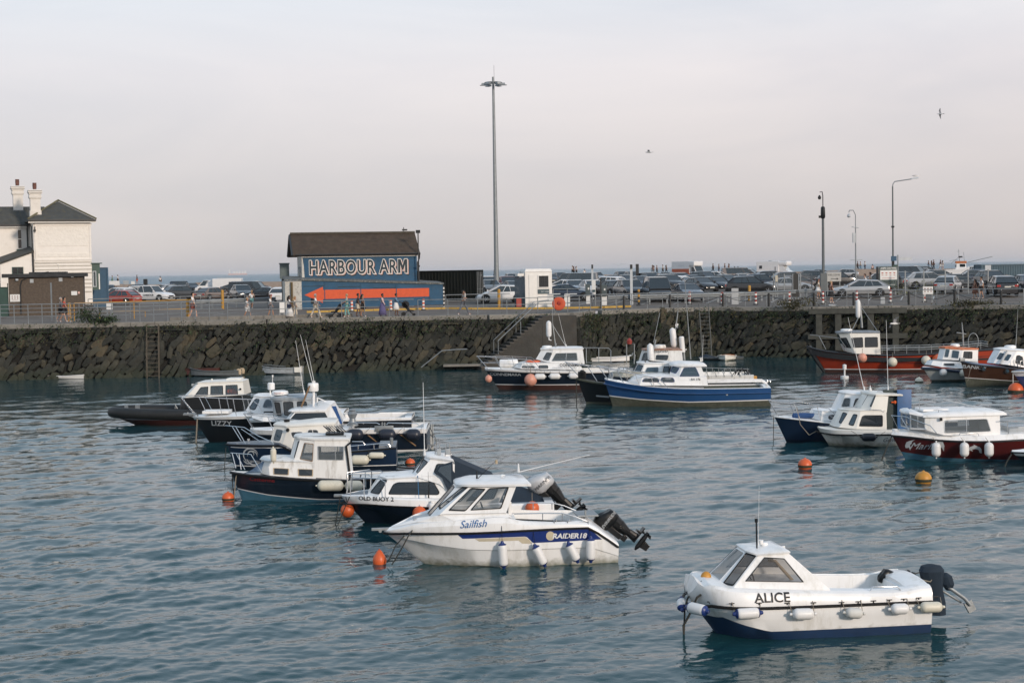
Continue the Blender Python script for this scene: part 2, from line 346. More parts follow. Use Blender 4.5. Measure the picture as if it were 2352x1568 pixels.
for k in range(int(ELEN / .42)):
    for r_ in range(2):
        s_ = k * .42 + r_ * .2; 
        if S_ST0 < s_ < S_ST1: continue
        p, d, nn = edge(s_); c = p + nn * .17; wb.box((c.x, c.y, 3.2 + r_ * .17), (random.uniform(.3, .5), .3, .15), 0, rz=math.atan2(d.y, d.x) + random.gauss(0, .06))
wfill = mat('wall fill', (.010, .010, .008), .95, var=.3, vs=4, bump=.6, bs=10)
wall = wb.build('harbour_wall', [stone, wfill], smooth=True, ang=50, fix=False)
tag(wall, 'dark harbour wall of rough stones laid leaning on one another', 'wall')
# growth on the wall
leafm = mat('wall plants', (.030, .052, .018), .8, var=.45, vs=2.5, rnd=.5); leafm2 = mat('dry growth', (.075, .070, .03), .9, var=.4, vs=3, rnd=.4)
def leaves(mb, c, rad, n, size, flat=None, mi=0):
    for _ in range(n):
        q = V((random.gauss(0, 1), random.gauss(0, 1), random.gauss(0, 1))); q = V((q.x * rad[0], q.y * rad[1], q.z * rad[2])) * .5 + V(c)
        a = V((random.gauss(0, 1), random.gauss(0, 1), random.gauss(0, 1))).normalized(); b = a.cross(V((random.random(), random.random(), 1))).normalized()
        s2 = size * random.uniform(.5, 1.3); mb.add([q - a * s2, q + b * s2 * .5, q + a * s2, q - b * s2 * .5], [(0, 1, 2, 3)], mi)
lv = MB()
s_ = 0
while s_ < ELEN:
    for z, pr in ((3.45, .85), (3.05, .75), (2.65, .55), (2.2, .33), (1.75, .15)):
        dens = mnoise.noise(V((s_ * .16, z * .7, 3))) * 1.2 + (.15 if s_ > edge_at_px(650) else -.1) + (.1 if s_ > edge_at_px(1330) else 0)
        if random.random() < pr + dens * .8 - .12 and not (S_ST0 + 1.2 < s_ < S_ST1):
            p, d, nn = edge(s_); c = p + nn * (.68 + .09 * (QZ - z)); leaves(lv, (c.x, c.y, z + random.uniform(-.2, .1)), (.5, .25, .32), random.randint(14, 34), .075, mi=1 if random.random() < .22 else 0)
    s_ += .38
tag(lv.build('wall_growth', [leafm, leafm2], fix=False), 'green and brown weeds growing thickly over the upper harbour wall', 'weeds', kind='stuff')
# ------------------------------------------------------------------ boat kit
white = mat('gelcoat white', (.80, .80, .79), .32, var=.06, vs=1.6, dirt=(.46, .44, .37), da=.6, coat=.3, streak=True)
def scum_band(m, z1=.16, col=(.17, .17, .11)):                 # tide-mark of slime along the waterline
    t = m.node_tree; b = t.nodes["Principled BSDF"]; src = b.inputs['Base Color'].links[0].from_socket; n = t.nodes.new; l = t.links.new; tc = n("ShaderNodeTexCoord"); sp = n("ShaderNodeSeparateXYZ"); l(tc.outputs['Object'], sp.inputs[0])
    nz = n("ShaderNodeTexNoise"); nz.inputs['Scale'].default_value = 7; nz.inputs['Detail'].default_value = 6; l(tc.outputs['Object'], nz.inputs['Vector']); ad = n("ShaderNodeMath"); ad.operation = 'MULTIPLY_ADD'; ad.inputs[1].default_value = -.28; l(nz.outputs[0], ad.inputs[0]); l(sp.outputs['Z'], ad.inputs[2])
    mr = n("ShaderNodeMapRange"); mr.inputs['From Min'].default_value = -.14; mr.inputs['From Max'].default_value = z1 - .10; mr.inputs['To Min'].default_value = .85; mr.inputs['To Max'].default_value = 0; l(ad.outputs[0], mr.inputs[0])
    mx = n("ShaderNodeMix"); mx.data_type = 'RGBA'; l(mr.outputs[0], mx.inputs['Factor']); l(src, mx.inputs['A']); mx.inputs['B'].default_value = (*col, 1); l(mx.outputs['Result'], b.inputs['Base Color'])
cream = mat('gelcoat cream', (.75, .73, .67), .35, var=.06, vs=1.2, dirt=(.42, .38, .30), da=.5, coat=.2, streak=True)
scum_band(white); scum_band(cream)
worn = mat('worn white paint', (.73, .73, .71), .55, var=.08, vs=1.8, dirt=(.27, .24, .19), da=.85, streak=True)
navy = mat('navy hull', (.006, .012, .024), .3, var=.15, vs=1.4, dirt=(.022, .026, .036), da=.5, coat=.1, streak=True)
navy2 = mat('royal navy hull', (.007, .019, .046), .3, var=.12, vs=1.4, dirt=(.015, .022, .045), da=.5, coat=.1, streak=True)
blackh = mat('black hull', (.007, .008, .010), .35, var=.2, vs=1.4, dirt=(.022, .022, .024), da=.4, coat=.05, streak=True)
blueh = mat('blue hull', (.016, .068, .19), .35, var=.1, vs=1.0, dirt=(.025, .06, .13), da=.5, streak=True, coat=.2)
redh = mat('red hull', (.33, .036, .011), .42, var=.14, vs=1.0, dirt=(.18, .025, .012), da=.6, streak=True)
maroon = mat('maroon hull', (.070, .010, .010), .3, var=.12, vs=1.2, dirt=(.06, .014, .014), da=.5, coat=.3)
woodh = mat('varnished wood hull', (.052, .022, .011), .35, var=.25, vs=2, coat=.3)
antif = mat('blue antifouling', (.018, .05, .15), .6, var=.15, vs=2, dirt=(.02, .035, .05), da=.6)
antif2 = mat('weedy antifouling', (.07, .075, .055), .85, var=.3, vs=4, dirt=(.035, .04, .025), da=.8)
antired = mat('red brown antifouling', (.055, .020, .014), .7, var=.2, vs=3, dirt=(.05, .03, .02), da=.6)
antilb = mat('pale blue antifouling', (.05, .15, .22), .6, var=.15, vs=3, dirt=(.04, .08, .09), da=.6)
wline = mat('white boot line', (.7, .7, .7), .5, var=.05)
rub = mat('black rubber', (.007, .007, .007), .55, var=.2, spec=.25)
steel = mat('stainless steel', (.62, .62, .62), .22, 1.0, var=.05)
galv = mat('galvanised steel', (.26, .28, .29), .5, .6, var=.15, vs=5)
greydeck = mat('grey deck paint', (.20, .22, .24), .7, var=.15, vs=3)
greyp = mat('grey paint', (.33, .36, .38), .45, var=.1, vs=2, dirt=(.2, .19, .17), da=.5, streak=True)
bluedeck = mat('blue deck paint', (.04, .16, .32), .6, var=.12, vs=2)
bluet = mat('blue grey paint', (.13, .19, .27), .6, var=.1)
plast = mat('black plastic', (.008, .009, .010), .35, var=.1, spec=.3)
canvas = mat('navy canvas', (.008, .020, .036), .85, var=.2, vs=2.5, bump=.25, bs=3)
bluecv = mat('blue canvas', (.02, .07, .2), .8, var=.2, bump=.2, bs=3)
ropem = mat('rope', (.23, .20, .16), .9, var=.2, vs=20); ropedk = mat('wet rope', (.035, .035, .03), .8, var=.2, vs=20); ropewh = mat('white rope', (.55, .55, .52), .8)
fendw = mat('fender white', (.70, .70, .69), .42, var=.05, vs=5, dirt=(.5, .49, .44), da=.4); fendy = mat('fender aged', (.60, .57, .47), .45, var=.08, vs=5, dirt=(.4, .37, .28), da=.5)
fendb = mat('fender blue', (.012, .032, .15), .4); fendk = mat('fender dark', (.014, .018, .03), .4, var=.2)
orange = mat('buoy orange', (.60, .105, .025), .42, var=.1, vs=5, dirt=(.42, .09, .03), da=.5); pink = mat('buoy faded', (.62, .28, .20), .5, var=.12, vs=5, dirt=(.6, .45, .38), da=.5)
yellow = mat('buoy yellow', (.50, .23, .03), .5, var=.15, vs=5, dirt=(.25, .17, .05), da=.6); scum = mat('weed', (.03, .035, .02), .9)
glassd = glassmat('dark window glass', (.012, .016, .019), .86); glassc = glassmat('clear window glass', (.10, .13, .15), .42); glassb = glassmat('brown tinted glass', (.045, .035, .026), .62)
glassbl = glassmat('blue tinted glass', (.035, .07, .10), .8)
wood = mat('bare wood', (.20, .12, .06), .65, var=.25, vs=6); woodp = mat('pale wood', (.42, .33, .22), .7, var=.2, vs=5)
inner = mat('cabin lining', (.30, .27, .23), .8); orm = mat('lifejacket orange', (.75, .13, .03), .7)
black = mat('black lettering', (.012, .013, .015), .5); wht = mat('white lettering', (.68, .69, .69), .5); bluel = mat('blue lettering', (.03, .12, .30), .4); gold = mat('tan stripe', (.50, .44, .32), .45)
bluestripe = mat('blue stripe', (.010, .028, .15), .3, coat=.3); redl = mat('dark red lettering', (.25, .02, .02), .6); greyl = mat('grey lettering', (.45, .48, .50), .5)
def zoom(x0, y0, s): return lambda a, b: ((x0 + a / s) / 1.653061, (y0 + b / s) / 1.653061)
class Boat:
    def __init__(b, name, label, zf, bowwl, dl, B, stern=None, Lw=None, cat='boat', group=None, sf=.9, tm=.42, e=2.2, g=.75, bw=0.0, rake=.6, side=1):
        b.zf = zf; b.B = B; b.sf = sf; b.tm = tm; b.e = e; b.g = g; b.bw = bw; b.h = PI + R(dl)
        b.d = V((math.cos(b.h), math.sin(b.h), 0)); b.n = V((-b.d.y, b.d.x, 0)); b.Pb = P(*zf(*bowwl), 0)
        b.Lw = 0
        if stern: b.Lw = -b.l(*stern, B / 2 * sf).x
        else: b.Lw = Lw
        b.loc = b.Pb - b.d * b.Lw; b.root = empty(name, b.loc, b.h, label, cat, group)
    def l(b, zx, zy, yo=0.0):                                  # picture point on the vertical plane yo off the centreline -> local
        r = ray(*b.zf(zx, zy)); C = V((0, 0, CAMH)); k = (yo - (C - b.Pb).dot(b.n)) / r.dot(b.n); p = C + r * k
        return V(((p - b.Pb).dot(b.d) + b.Lw, yo, p.z))
    def W(b, p): p = V(p); return b.loc + b.d * p.x + b.n * p.y + V((0, 0, p.z))
    def plan(b, t):
        if t < b.tm: q = t / b.tm; f = b.sf + (1 - b.sf) * math.sin(q * PI / 2)
        else: q = (t - b.tm) / (1 - b.tm); f = b.bw + (1 - b.bw) * max(0, 1 - q ** b.e) ** b.g
        return f * b.B / 2
    def hull(b, bow, sheer, mats, keel=-.4, p0=.16, p1=.75, boot=.12, line=.03, strake=None, rail=.05, railm=None, rows=None, sub=5, deck=.05, cam=.05, tc=.5, tb=.04, sd=.18, sole=.25, dmats=None, cap=.06, rk=3.0, nt=30, topband=None, rz=0.0, tw=1.0):
        tip = b.l(*bow, b.bw * b.B / 2); b.L = tip.x; b.rake = b.L - b.Lw; tab = []
        for a, c, *rest in sheer:
            if rest: tab.append((c / b.L, rest[0])); continue
            yo = b.B / 2
            for _ in range(4): q = b.l(a, c, yo); yo = b.plan(min(1, max(0, q.x / b.L)))
            tab.append((q.x / b.L, q.z))
        tab.append((1.0, tip.z)); tab.sort(); b.st = tab; b.rk = rk; b.zk = keel
        def smooth(t): return (pw(tab, t - .04) + 2 * pw(tab, t) + pw(tab, t + .04)) / 4 if .05 < t < .96 else pw(tab, t)
        b.zs = smooth
        if rows is None:                                       # round bilge: (z(t), width(t), material of the band below)
            def wd(z): 
                def f(t):
                    u = max(0, (z(t) - keel) / (smooth(t) - keel)); return u ** lerp(p0, p1, t * t)
                return f
            zl = [lambda t: keel, lambda t: -.15, lambda t: boot if callable(boot) is False else boot(t)]
            ml = [0, 0]
            if line: zl.append(lambda t, q=zl[2]: q(t) + line); ml.append(2)
            base = zl[-1]; tb_ = topband or 0
            for i in range(1, sub + 1): zl.append(lambda t, i=i: lerp(base(t), smooth(t) - tb_, i / sub)); ml.append(1)
            if topband: zl.append(smooth); ml.append(3)
            rows = [(z, wd(z), m_) for z, m_ in zip(zl, [0] + ml)]; rows[-1] = (smooth, lambda t: 1.0, rows[-1][2])
        b.rows = rows; ts = [1 - (1 - i / nt) ** 1.35 for i in range(nt + 1)]; ts = sorted(set([0.0, 1.0] + ts)); b.ts = ts; mb = MB()
        for sgn in (1, -1):
            vs = []; fs = []; ms = []; nr_ = len(rows)
            for t in ts:
                for z, wf, m_ in rows: zz_ = z(t); vs.append((b.xat(t, zz_), sgn * b.plan(t) * wf(t), zz_))
            for i in range(len(ts) - 1):
                for j in range(nr_ - 1): fs.append((i * nr_ + j, i * nr_ + j + 1, (i + 1) * nr_ + j + 1, (i + 1) * nr_ + j)); ms.append(rows[j + 1][2])
            k = len(mb.v); mb.add(vs, fs); mb.m[-len(fs):] = ms
        nr_ = len(rows); off = len(ts) * nr_
        for j in range(nr_ - 1):
            mb.add([], []); mb.f.append((j, j + 1, off + j + 1, off + j)); mb.m.append(rows[j + 1][2])
            if b.bw > 0: q = (len(ts) - 1) * nr_; mb.f.append((q + j, q + j + 1, off + q + j + 1, off + q + j)); mb.m.append(rows[j + 1][2])
        b.hullo = mb.build('hull', mats, b.root, smooth=True, ang=28)
        dmats = dmats or [mats[1], greydeck]; db = MB(); prof = []
        def section(t, well):
            y = b.plan(t) * tw; z = smooth(t); yi = max(y - cap, y * .5); x = b.xat(t, z) - (.02 if t == 1 else 0); zd = z - deck
            if well: yc = max(yi - sd, y * .3); return [(x, y, z), (x, yi, z + .012), (x, yi, zd), (x, yc, zd + .01), (x, yc, sole), (x, 0, sole + .01)]
            return [(x, y, z), (x, yi, z + .012), (x, yi, zd), (x, yi * .66, zd + cam * .6), (x, yi * .33, zd + cam * .9), (x, 0, zd + cam)]
        sts = []
        for t in ts:
            if t <= tb: sts.append((t, 0))
            elif t < tc:
                if sts and sts[-1][1] == 0: sts += [(tb, 0), (tb + .001, 1)]
                sts.append((t, 1))
            else:
                if sts and sts[-1][1] == 1: sts += [(tc, 1), (tc + .001, 0)]
                sts.append((t, 0))
        for sgn in (1, -1):
            vs = []; fs = []; ms = []
            for t, wl in sts: vs += [(x, sgn * y, z) for x, y, z in section(t, wl)]
            for i in range(len(sts) - 1):
                for j in range(5): fs.append((i * 6 + j, i * 6 + j + 1, (i + 1) * 6 + j + 1, (i + 1) * 6 + j)); ms.append(0 if j < 3 or j == 3 and sts[i][1] and sts[i + 1][1] else (1 if sts[i][1] == 0 or j == 4 else 2 if len(dmats) > 2 else 0))
            db.add(vs, fs); db.m[-len(fs):] = ms
        db.build('deck', dmats, b.root, smooth=True, ang=30)
        if rail:
            rb = MB()
            for sgn in (1, -1): rb.tube([(b.xat(t, smooth(t)) + .01, sgn * (b.plan(t) + rail * .2), smooth(t) - rail * .6 - (rz(t) if callable(rz) else rz)) for t in ts], rail * .6, 6)
            if b.bw > 0: rb.tube([(b.L + .01, s_ * b.plan(1), smooth(1) - rail * .6 - (rz(1) if callable(rz) else rz)) for s_ in (1, -1)], rail * .6, 6)
            rb.build('rub_rail', railm or rub, b.root, smooth=True)
        return b
    def tab(b, tip, pts, k=1.0, dz=0.0):                        # traced line on the visible side -> table of (t, z)
        b.L = b.l(*tip, b.bw * b.B / 2).x; o_ = []
        for a, c in pts:
            yo = b.B / 2 * k
            for _ in range(4): q = b.l(a, c, yo); yo = k * b.plan(min(1, max(0, q.x / b.L)))
            o_.append((q.x / b.L, q.z + dz))
        return sorted(o_)
    def xat(b, t, z):
        s_ = z / max(.1, b.zs(t)); return t * b.L - b.rake * (1 - s_) * t ** b.rk * 1.0
    def t_of(b, x, z):
        lo, hi = 0, 1.0
        for _ in range(22):
            m_ = (lo + hi) / 2
            if b.xat(m_, z) < x: lo = m_
            else: hi = m_
        return lo
    def ys(b, x, z):                                           # hull half breadth at (x, z)
        t = b.t_of(x, z); pz = pf = None
        for zf_, wf, m_ in b.rows:
            zz_ = zf_(t); f = wf(t)
            if pz is not None and z <= zz_: return b.plan(t) * lerp(pf, f, (z - pz) / max(1e-6, zz_ - pz))
            pz, pf = zz_, f
        return b.plan(t) * pf
    def onhull(b, cx, cz, eps=.012, k=0.0):                    # (right, up) in metres about a point -> stuck on the visible side
        def f(u, v, w_=0): x = cx - u; z = cz + v + k * u; return V((x, b.ys(x, z) + eps + w_, z))
        return f
    def hp(b, zx, zy):                                         # picture point lying on the visible hull side -> local
        yo = b.B / 2
        for _ in range(6): q = b.l(zx, zy, yo); yo = b.ys(min(b.L, max(0, q.x)), q.z)
        return V((q.x, yo, q.z))
    def text(b, s_, zx, zy, size, m_, **kw):
        q = b.hp(zx, zy); k = kw.pop('k', 0.0); return lettering(s_, size, b.onhull(q.x, q.z, k=k), m_, b.root, **kw)
    def decal(b, pts, m_, name='stripe', eps=.006, local=False):
        q = [(p[0], p[1]) if local else (b.hp(*p).x, b.hp(*p).z) for p in pts]
        bm = bmesh.new(); vs = [bm.verts.new((x, z, 0)) for x, z in q]
        for t in tessellate_polygon([[V((x, z, 0)) for x, z in q]]):
            try: bm.faces.new([vs[i] for i in t])
            except ValueError: pass
        for _ in range(2): bmesh.ops.subdivide_edges(bm, edges=[e for e in bm.edges if e.calc_length() > .12], cuts=2)
        for v in bm.verts: x, z = v.co.x, v.co.y; v.co = (x, b.ys(x, z) + eps, z)
        me = bpy.data.meshes.new(name); bmesh.ops.triangulate(bm, faces=bm.faces); bm.to_mesh(me); bm.free(); me.materials.append(m_)
        o = bpy.data.objects.new(name, me); COL.objects.link(o); o.parent = b.root; return o
    def uv(b, q, px, r=.0):
        b0, b1, t1, t0 = [V(p) for p in q]; n_ = (b1 - b0).cross(t0 - b0); out_ = []
        for p in px:
            rw = ray(*b.zf(*p)); rl = V((rw.dot(b.d), rw.dot(b.n), rw.z)); Cw = V((0, 0, CAMH)) - b.loc; C = V((Cw.dot(b.d), Cw.dot(b.n), Cw.z))
            k = (b0 - C).dot(n_) / rl.dot(n_); h = C + rl * k; u = v = .5
            for _ in range(12):
                F = b0.lerp(b1, u).lerp(t0.lerp(t1, u), v); du = (b1 - b0).lerp(t1 - t0, v); dv = (t0 - b0).lerp(t1 - b1, u); e = h - F
                a11, a12, a22 = du.dot(du), du.dot(dv), dv.dot(dv); r1, r2 = du.dot(e), dv.dot(e); dt = a11 * a22 - a12 * a12
                u += (r1 * a22 - r2 * a12) / dt; v += (a11 * r2 - a12 * r1) / dt
            out_.append((min(.985, max(.015, u)), min(.975, max(.025, v))))
        if r:
            W_, H_ = (b1 - b0).length, (t0 - b0).length; o2 = []; n = len(out_)
            for i in range(n):
                a, c, d_ = [V((out_[j % n][0] * W_, out_[j % n][1] * H_)) for j in (i - 1, i, i + 1)]
                r_ = min(r, (a - c).length * .45, (d_ - c).length * .45); p1 = c + (a - c).normalized() * r_; p2 = c + (d_ - c).normalized() * r_
                for k in range(4): t = k / 3; w_ = p1 * (1 - t) ** 2 + c * 2 * t * (1 - t) + p2 * t * t; o2.append((w_.x / W_, w_.y / H_))
            out_ = o2
        return out_
    def cab(b, hb, ht, px={}, m_=None, r=.05, wins=None, **kw):
        hb = [b.l(*p) if len(p) == 3 and not isinstance(p, V) and p[0] > 40 else V(p) for p in hb]; ht = [b.l(*p) if len(p) == 3 and not isinstance(p, V) and p[0] > 40 else V(p) for p in ht]
        W_ = dict(wins or {}); mir = lambda p: V((p.x, -p.y, p.z))
        for k, ws in px.items():
            q = (hb[k], hb[k + 1], ht[k + 1], ht[k]) if k != 'f' else (hb[-1], mir(hb[-1]), mir(ht[-1]), ht[-1])
            W_[k] = W_.get(k, []) + [(b.uv(q, w_[0], r), w_[1]) if isinstance(w_, tuple) and isinstance(w_[1], dict) else b.uv(q, w_, r) for w_ in ws]
        b.hb, b.ht = hb, ht
        return cabin(b.root, hb, ht, W_, m_ or white, **kw)
    def part(b, name, mb_, m_, smooth=True, **kw): return mb_.build(name, m_, b.root if 'par' not in kw else kw.pop('par'), smooth=smooth, **kw)
    def pulpit(b, t0, h0, h1=None, n=4, r=.014, m_=None, over=.08, inset=.06, mid=False, name='bow_rail', t1=1.0, z_end=None, join=True):
        h1 = h1 or h0; mb_ = MB(); ts = [lerp(t0, t1, i / 12) for i in range(13)]
        def pt(t, sg, h, ins=inset): z = b.zs(min(1, t)); return V((b.xat(min(1, t), z) + (over * h / .4 if t > .8 else 0) * ((t - .8) / .2 if t > .8 else 0), sg * max(.04 if join else 0, b.plan(min(1, t)) - ins), z + h))
        def hh(t): q = (t - t0) / (t1 - t0); return lerp(h0, h1, q) * min(1, q / .12 + .0)
        top = [pt(t, 1, hh(t)) for t in ts] + ([pt(t, -1, hh(t)) for t in reversed(ts)] if join else [])
        mb_.tube(top, r, 6)
        if not join: mb_.tube([pt(t, -1, hh(t)) for t in ts], r, 6)
        if mid: mb_.tube([pt(t, 1, hh(t) * .5) for t in ts] + [pt(t, -1, hh(t) * .5) for t in reversed(ts)], r * .7, 6)
        for i in range(1, n + 1):
            t = lerp(t0, t1, i / n * .97 + .02)
            for sg in (1, -1): a = pt(t, sg, hh(t)); c = pt(t - .02, sg, 0); mb_.tube([c, a], r * .9, 6)
        return b.part(name, mb_, m_ or steel)
    def whip(b, p, h, lean=(0, 0), r=.012, m_=None, name='aerial', base=True):
        mb_ = MB(); p = V(p); mb_.tube([p, p + V((lean[0], lean[1], h))], [r, r * .45], 6)
        if base: mb_.lathe([(r * 2.6, 0), (r * 2.6, .04), (r * 1.6, .14), (r * 1.2, .2)], p, 8)
        return b.part(name, mb_, m_ or wht)
    def radar(b, p, r=.24, name='radar_dome'):
        return b.part(name, MB().lathe([(r * .8, 0), (r, .03), (r, .10), (r * .93, .16), (r * .6, .19)], p, 18), white)
def shrink(poly, k):
    cx = sum(p[0] for p in poly) / len(poly); cy = sum(p[1] for p in poly) / len(poly); o_ = []
    for x, y in poly: d = math.hypot(x - cx, y - cy) or 1; o_.append((x - (x - cx) / d * k, y - (y - cy) / d * k))
    return o_
def facet(mb_, q, holes, mi=0):                                # q = b0, b1, t1, t0 ; window openings in (u, v)
    b0, b1, t1, t0 = [V(p) for p in q]
    def F(u, v): return b0.lerp(b1, u).lerp(t0.lerp(t1, u), v)
    loops = [[(0, 0), (1, 0), (1, 1), (0, 1)]] + holes; W_ = (b1 - b0).length; H_ = (t0 - b0).length
    tri = tessellate_polygon([[V((u * W_, v * H_, 0)) for u, v in lp] for lp in loops]); pts = [F(u, v) for lp in loops for u, v in lp]
    mb_.add(pts, [tuple(t) for t in tri], mi); return F, W_, H_
def pane(root, F, W_, H_, poly, ctr, frame, glass, fr=.02, name='window', out=.012, split=None):
    n_ = (F(1, .5) - F(0, .5)).cross(F(.5, 1) - F(.5, 0)).normalized()
    if (F(.5, .5) - ctr).dot(n_) < 0: n_ = -n_
    m2 = [(u * W_, v * H_) for u, v in poly]; G = lambda p, o_: F(p[0] / W_, p[1] / H_) + n_ * o_
    ou = shrink(m2, -.012); inn = shrink(m2, fr); mb_ = MB(); n = len(m2)
    vs = [G(p, -.01) for p in ou] + [G(p, out) for p in ou] + [G(p, out) for p in inn] + [G(p, -.01) for p in inn]
    fs = [(r_ * n + i, r_ * n + (i + 1) % n, ((r_ + 1) % 4) * n + (i + 1) % n, ((r_ + 1) % 4) * n + i) for r_ in range(3) for i in range(n)]
    mb_.add(vs, fs)
    if split is not None: 
        ks = split if isinstance(split, (list, tuple)) else [split]
        us = [p[0] for p in poly]; vsx = [p[1] for p in poly]
        for k in ks: u = lerp(min(us), max(us), k); mb_.tube([F(u, min(vsx)) + n_ * .008, F(u, max(vsx)) + n_ * .008], .012, 6)
    w_ = mb_.build(name, frame, root, smooth=False)
    tri = tessellate_polygon([[V((p[0], p[1], 0)) for p in inn]]); MB().add([G(p, .004) for p in inn], [tuple(t) for t in tri]).build('pane', glass, w_, fix=False)
    return w_
def cabin(root, half_b, half_t, wins, m_, frame=None, glass=None, name='cabin', roof=None, back=True, solid=.03, roofname='roof', frs=.02, rm=None, front=True, skirt=0):
    """half_b / half_t: points on the +y side from aft to fore; facets between neighbours are mirrored; wins: {facet: [polys]}, 'f' front, 'b' back"""
    frame = frame or plast; glass = glass or glassd; hb = [V(p) for p in half_b]; ht = [V(p) for p in half_t]; mir = lambda p: V((p.x, -p.y, p.z)); mb_ = MB(); todo = []
    ctr = (hb[0] + hb[-1] + ht[0] + ht[-1]) / 4; ctr.y = 0
    def do(q, key):
        ws = wins.get(key, []); polys = [w_[0] if isinstance(w_, tuple) and isinstance(w_[1], dict) else w_ for w_ in ws]
        F, W_, H_ = facet(mb_, q, polys)
        for w_, poly in zip(ws, polys):
            kw = w_[1] if isinstance(w_, tuple) and isinstance(w_[1], dict) else {}
            todo.append((F, W_, H_, poly, kw))
    for i in range(len(hb) - 1):
        do((hb[i], hb[i + 1], ht[i + 1], ht[i]), i); do((mir(hb[i]), mir(hb[i + 1]), mir(ht[i + 1]), mir(ht[i])), i if ('m', i) not in wins else ('m', i))
    if front and hb[-1].y > 1e-4: do((hb[-1], mir(hb[-1]), mir(ht[-1]), ht[-1]), 'f')
    if back: do((mir(hb[0]), hb[0], ht[0], mir(ht[0])), 'b')
    if skirt:
        lp = hb + [mir(p) for p in reversed(hb)]; k = len(mb_.v); n = len(lp); mb_.v += [tuple(p) for p in lp] + [(p.x, p.y * 1.03, p.z - skirt) for p in lp]; mb_.f += [(k + i, k + (i + 1) % n, k + n + (i + 1) % n, k + n + i) for i in range(n)]; mb_.m += [0] * n
    if roof is None:
        tp = ht + [mir(p) for p in reversed(ht)]; k = len(mb_.v); mb_.v += [tuple(p) for p in tp]; 
        tri = tessellate_polygon([[V((p.x, p.y, 0)) for p in tp]]); mb_.f += [tuple(i + k for i in t) for t in tri]; mb_.m += [0] * len(tri)
    w0 = mb_.build(name, m_, root, solid=solid)
    for F, W_, H_, poly, kw in todo: kw = dict(kw); pane(root, F, W_, H_, poly, ctr, kw.pop('frame', frame), kw.pop('glass', glass), kw.pop('fr', frs), **kw)
    if roof is not None:
        th, camb, ov, ovf, ova = roof; tp = ht + [mir(p) for p in reversed(ht)]; x0 = min(p.x for p in tp); x1 = max(p.x for p in tp); xm = (x0 + x1) / 2; ym = max(p.y for p in tp)
        def ex(p, k, dz): 
            fx = (p.x - xm) / ((x1 - x0) / 2); fx = max(-1, min(1, fx)); x = xm + (p.x - xm + (ovf if fx > 0 else ova) * fx) * k; return (x, (p.y + math.copysign(ov, p.y)) * k, p.z + dz)
        rb = MB(); vs = []; n = len(tp); lev = [(1.0, 0), (1.0, th), (.93, th + camb * .45), (.7, th + camb * .8), (.35, th + camb)]
        xs0 = xm
        for k, dz in lev:
            for p in tp: q = ex(p, 1, dz); vs.append((xm + (q[0] - xm) * k, q[1] * k, q[2]))
        fs = [(r_ * n + i, r_ * n + (i + 1) % n, (r_ + 1) * n + (i + 1) % n, (r_ + 1) * n + i) for r_ in range(len(lev) - 1) for i in range(n)]
        fs += [tuple(range(n)), tuple((len(lev) - 1) * n + i for i in range(n))]
        rb.add(vs, fs).build(roofname, rm or m_, root, smooth=True, ang=50)
    return w0
FG = 'fenders hanging on the moored boats'
def fender(p, l_, r, ax, label, m_=None, tip=None, rope=None, rope_to=None):
    """p centre in world space"""
    m_ = m_ or fendw; ax = V(ax).normalized(); h = l_ / 2; pr = []
    for i in range(7): a = PI / 2 * i / 6; pr.append((max(.012, r * math.sin(a)), -h + r * .9 * (1 - math.cos(a))))
    pr = [(.022, -h - .05), (.03, -h - .01)] + pr; pr2 = pr + [(a, -b_) for a, b_ in reversed(pr)]
    mb_ = MB(); mb_.lathe(pr2, (0, 0, 0), 14, 0, ax)
    if tip:
        k0 = len(mb_.v)
        for sg in (1, -1): mb_.lathe([(r * .93, sg * (h - r * .38)), (r * .78, sg * (h - r * .20)), (r * .45, sg * (h - r * .02)), (.03, sg * (h + .05))], (0, 0, 0), 14, 1, ax)
    o = mb_.build('fender', [m_, tip or m_], None, smooth=True, loc=p); tag(o, label, 'fender', FG)
    if rope_to:
        for q in rope_to: MB().tube([V((0, 0, 0)) + ax * (h if (V(q) - V(p)).dot(ax) > 0 else -h), V(q) - V(p)], .007, 5).build('rope', rope or ropem, o)
    return o
BG = 'round mooring buoys'
def buoy(p, r, m_, label, sz=1.0, top='eye', group=BG, name='buoy', water=True):
    mb_ = MB(); mb_.ball((0, 0, 0), r, 0, 18, 12, sz)
    o = mb_.build(name, [m_], None, smooth=True, loc=p); tag(o, label, 'buoy', group)
    if top == 'eye': MB().lathe([(r * .2, r * .93 * sz), (r * .15, r * 1.04 * sz), (r * .1, r * 1.1 * sz)], n=8).build('eye', m_, o, smooth=True)
    if water: MB().lathe([(r * .97, -r * .3), (r * 1.012, -r * .1), (r * 1.005, .04 * r)], n=18).build('weed_line', scum, o, smooth=True)
    return o
def rope(pts, label, r=.012, m_=None, sag=0.0, name='mooring_rope'):
    pts = [V(p) for p in pts]; q = []
    for a, b in zip(pts, pts[1:]):
        for i in range(8): t = i / 8; v = a.lerp(b, t); v.z -= sag * 4 * t * (1 - t); q.append(v)
    q.append(pts[-1]); c = q[0].copy(); o = MB().tube([p - c for p in q], r, 5).build(name, m_ or ropedk, None, smooth=True, loc=c)
    return tag(o, label, 'rope', 'mooring ropes')
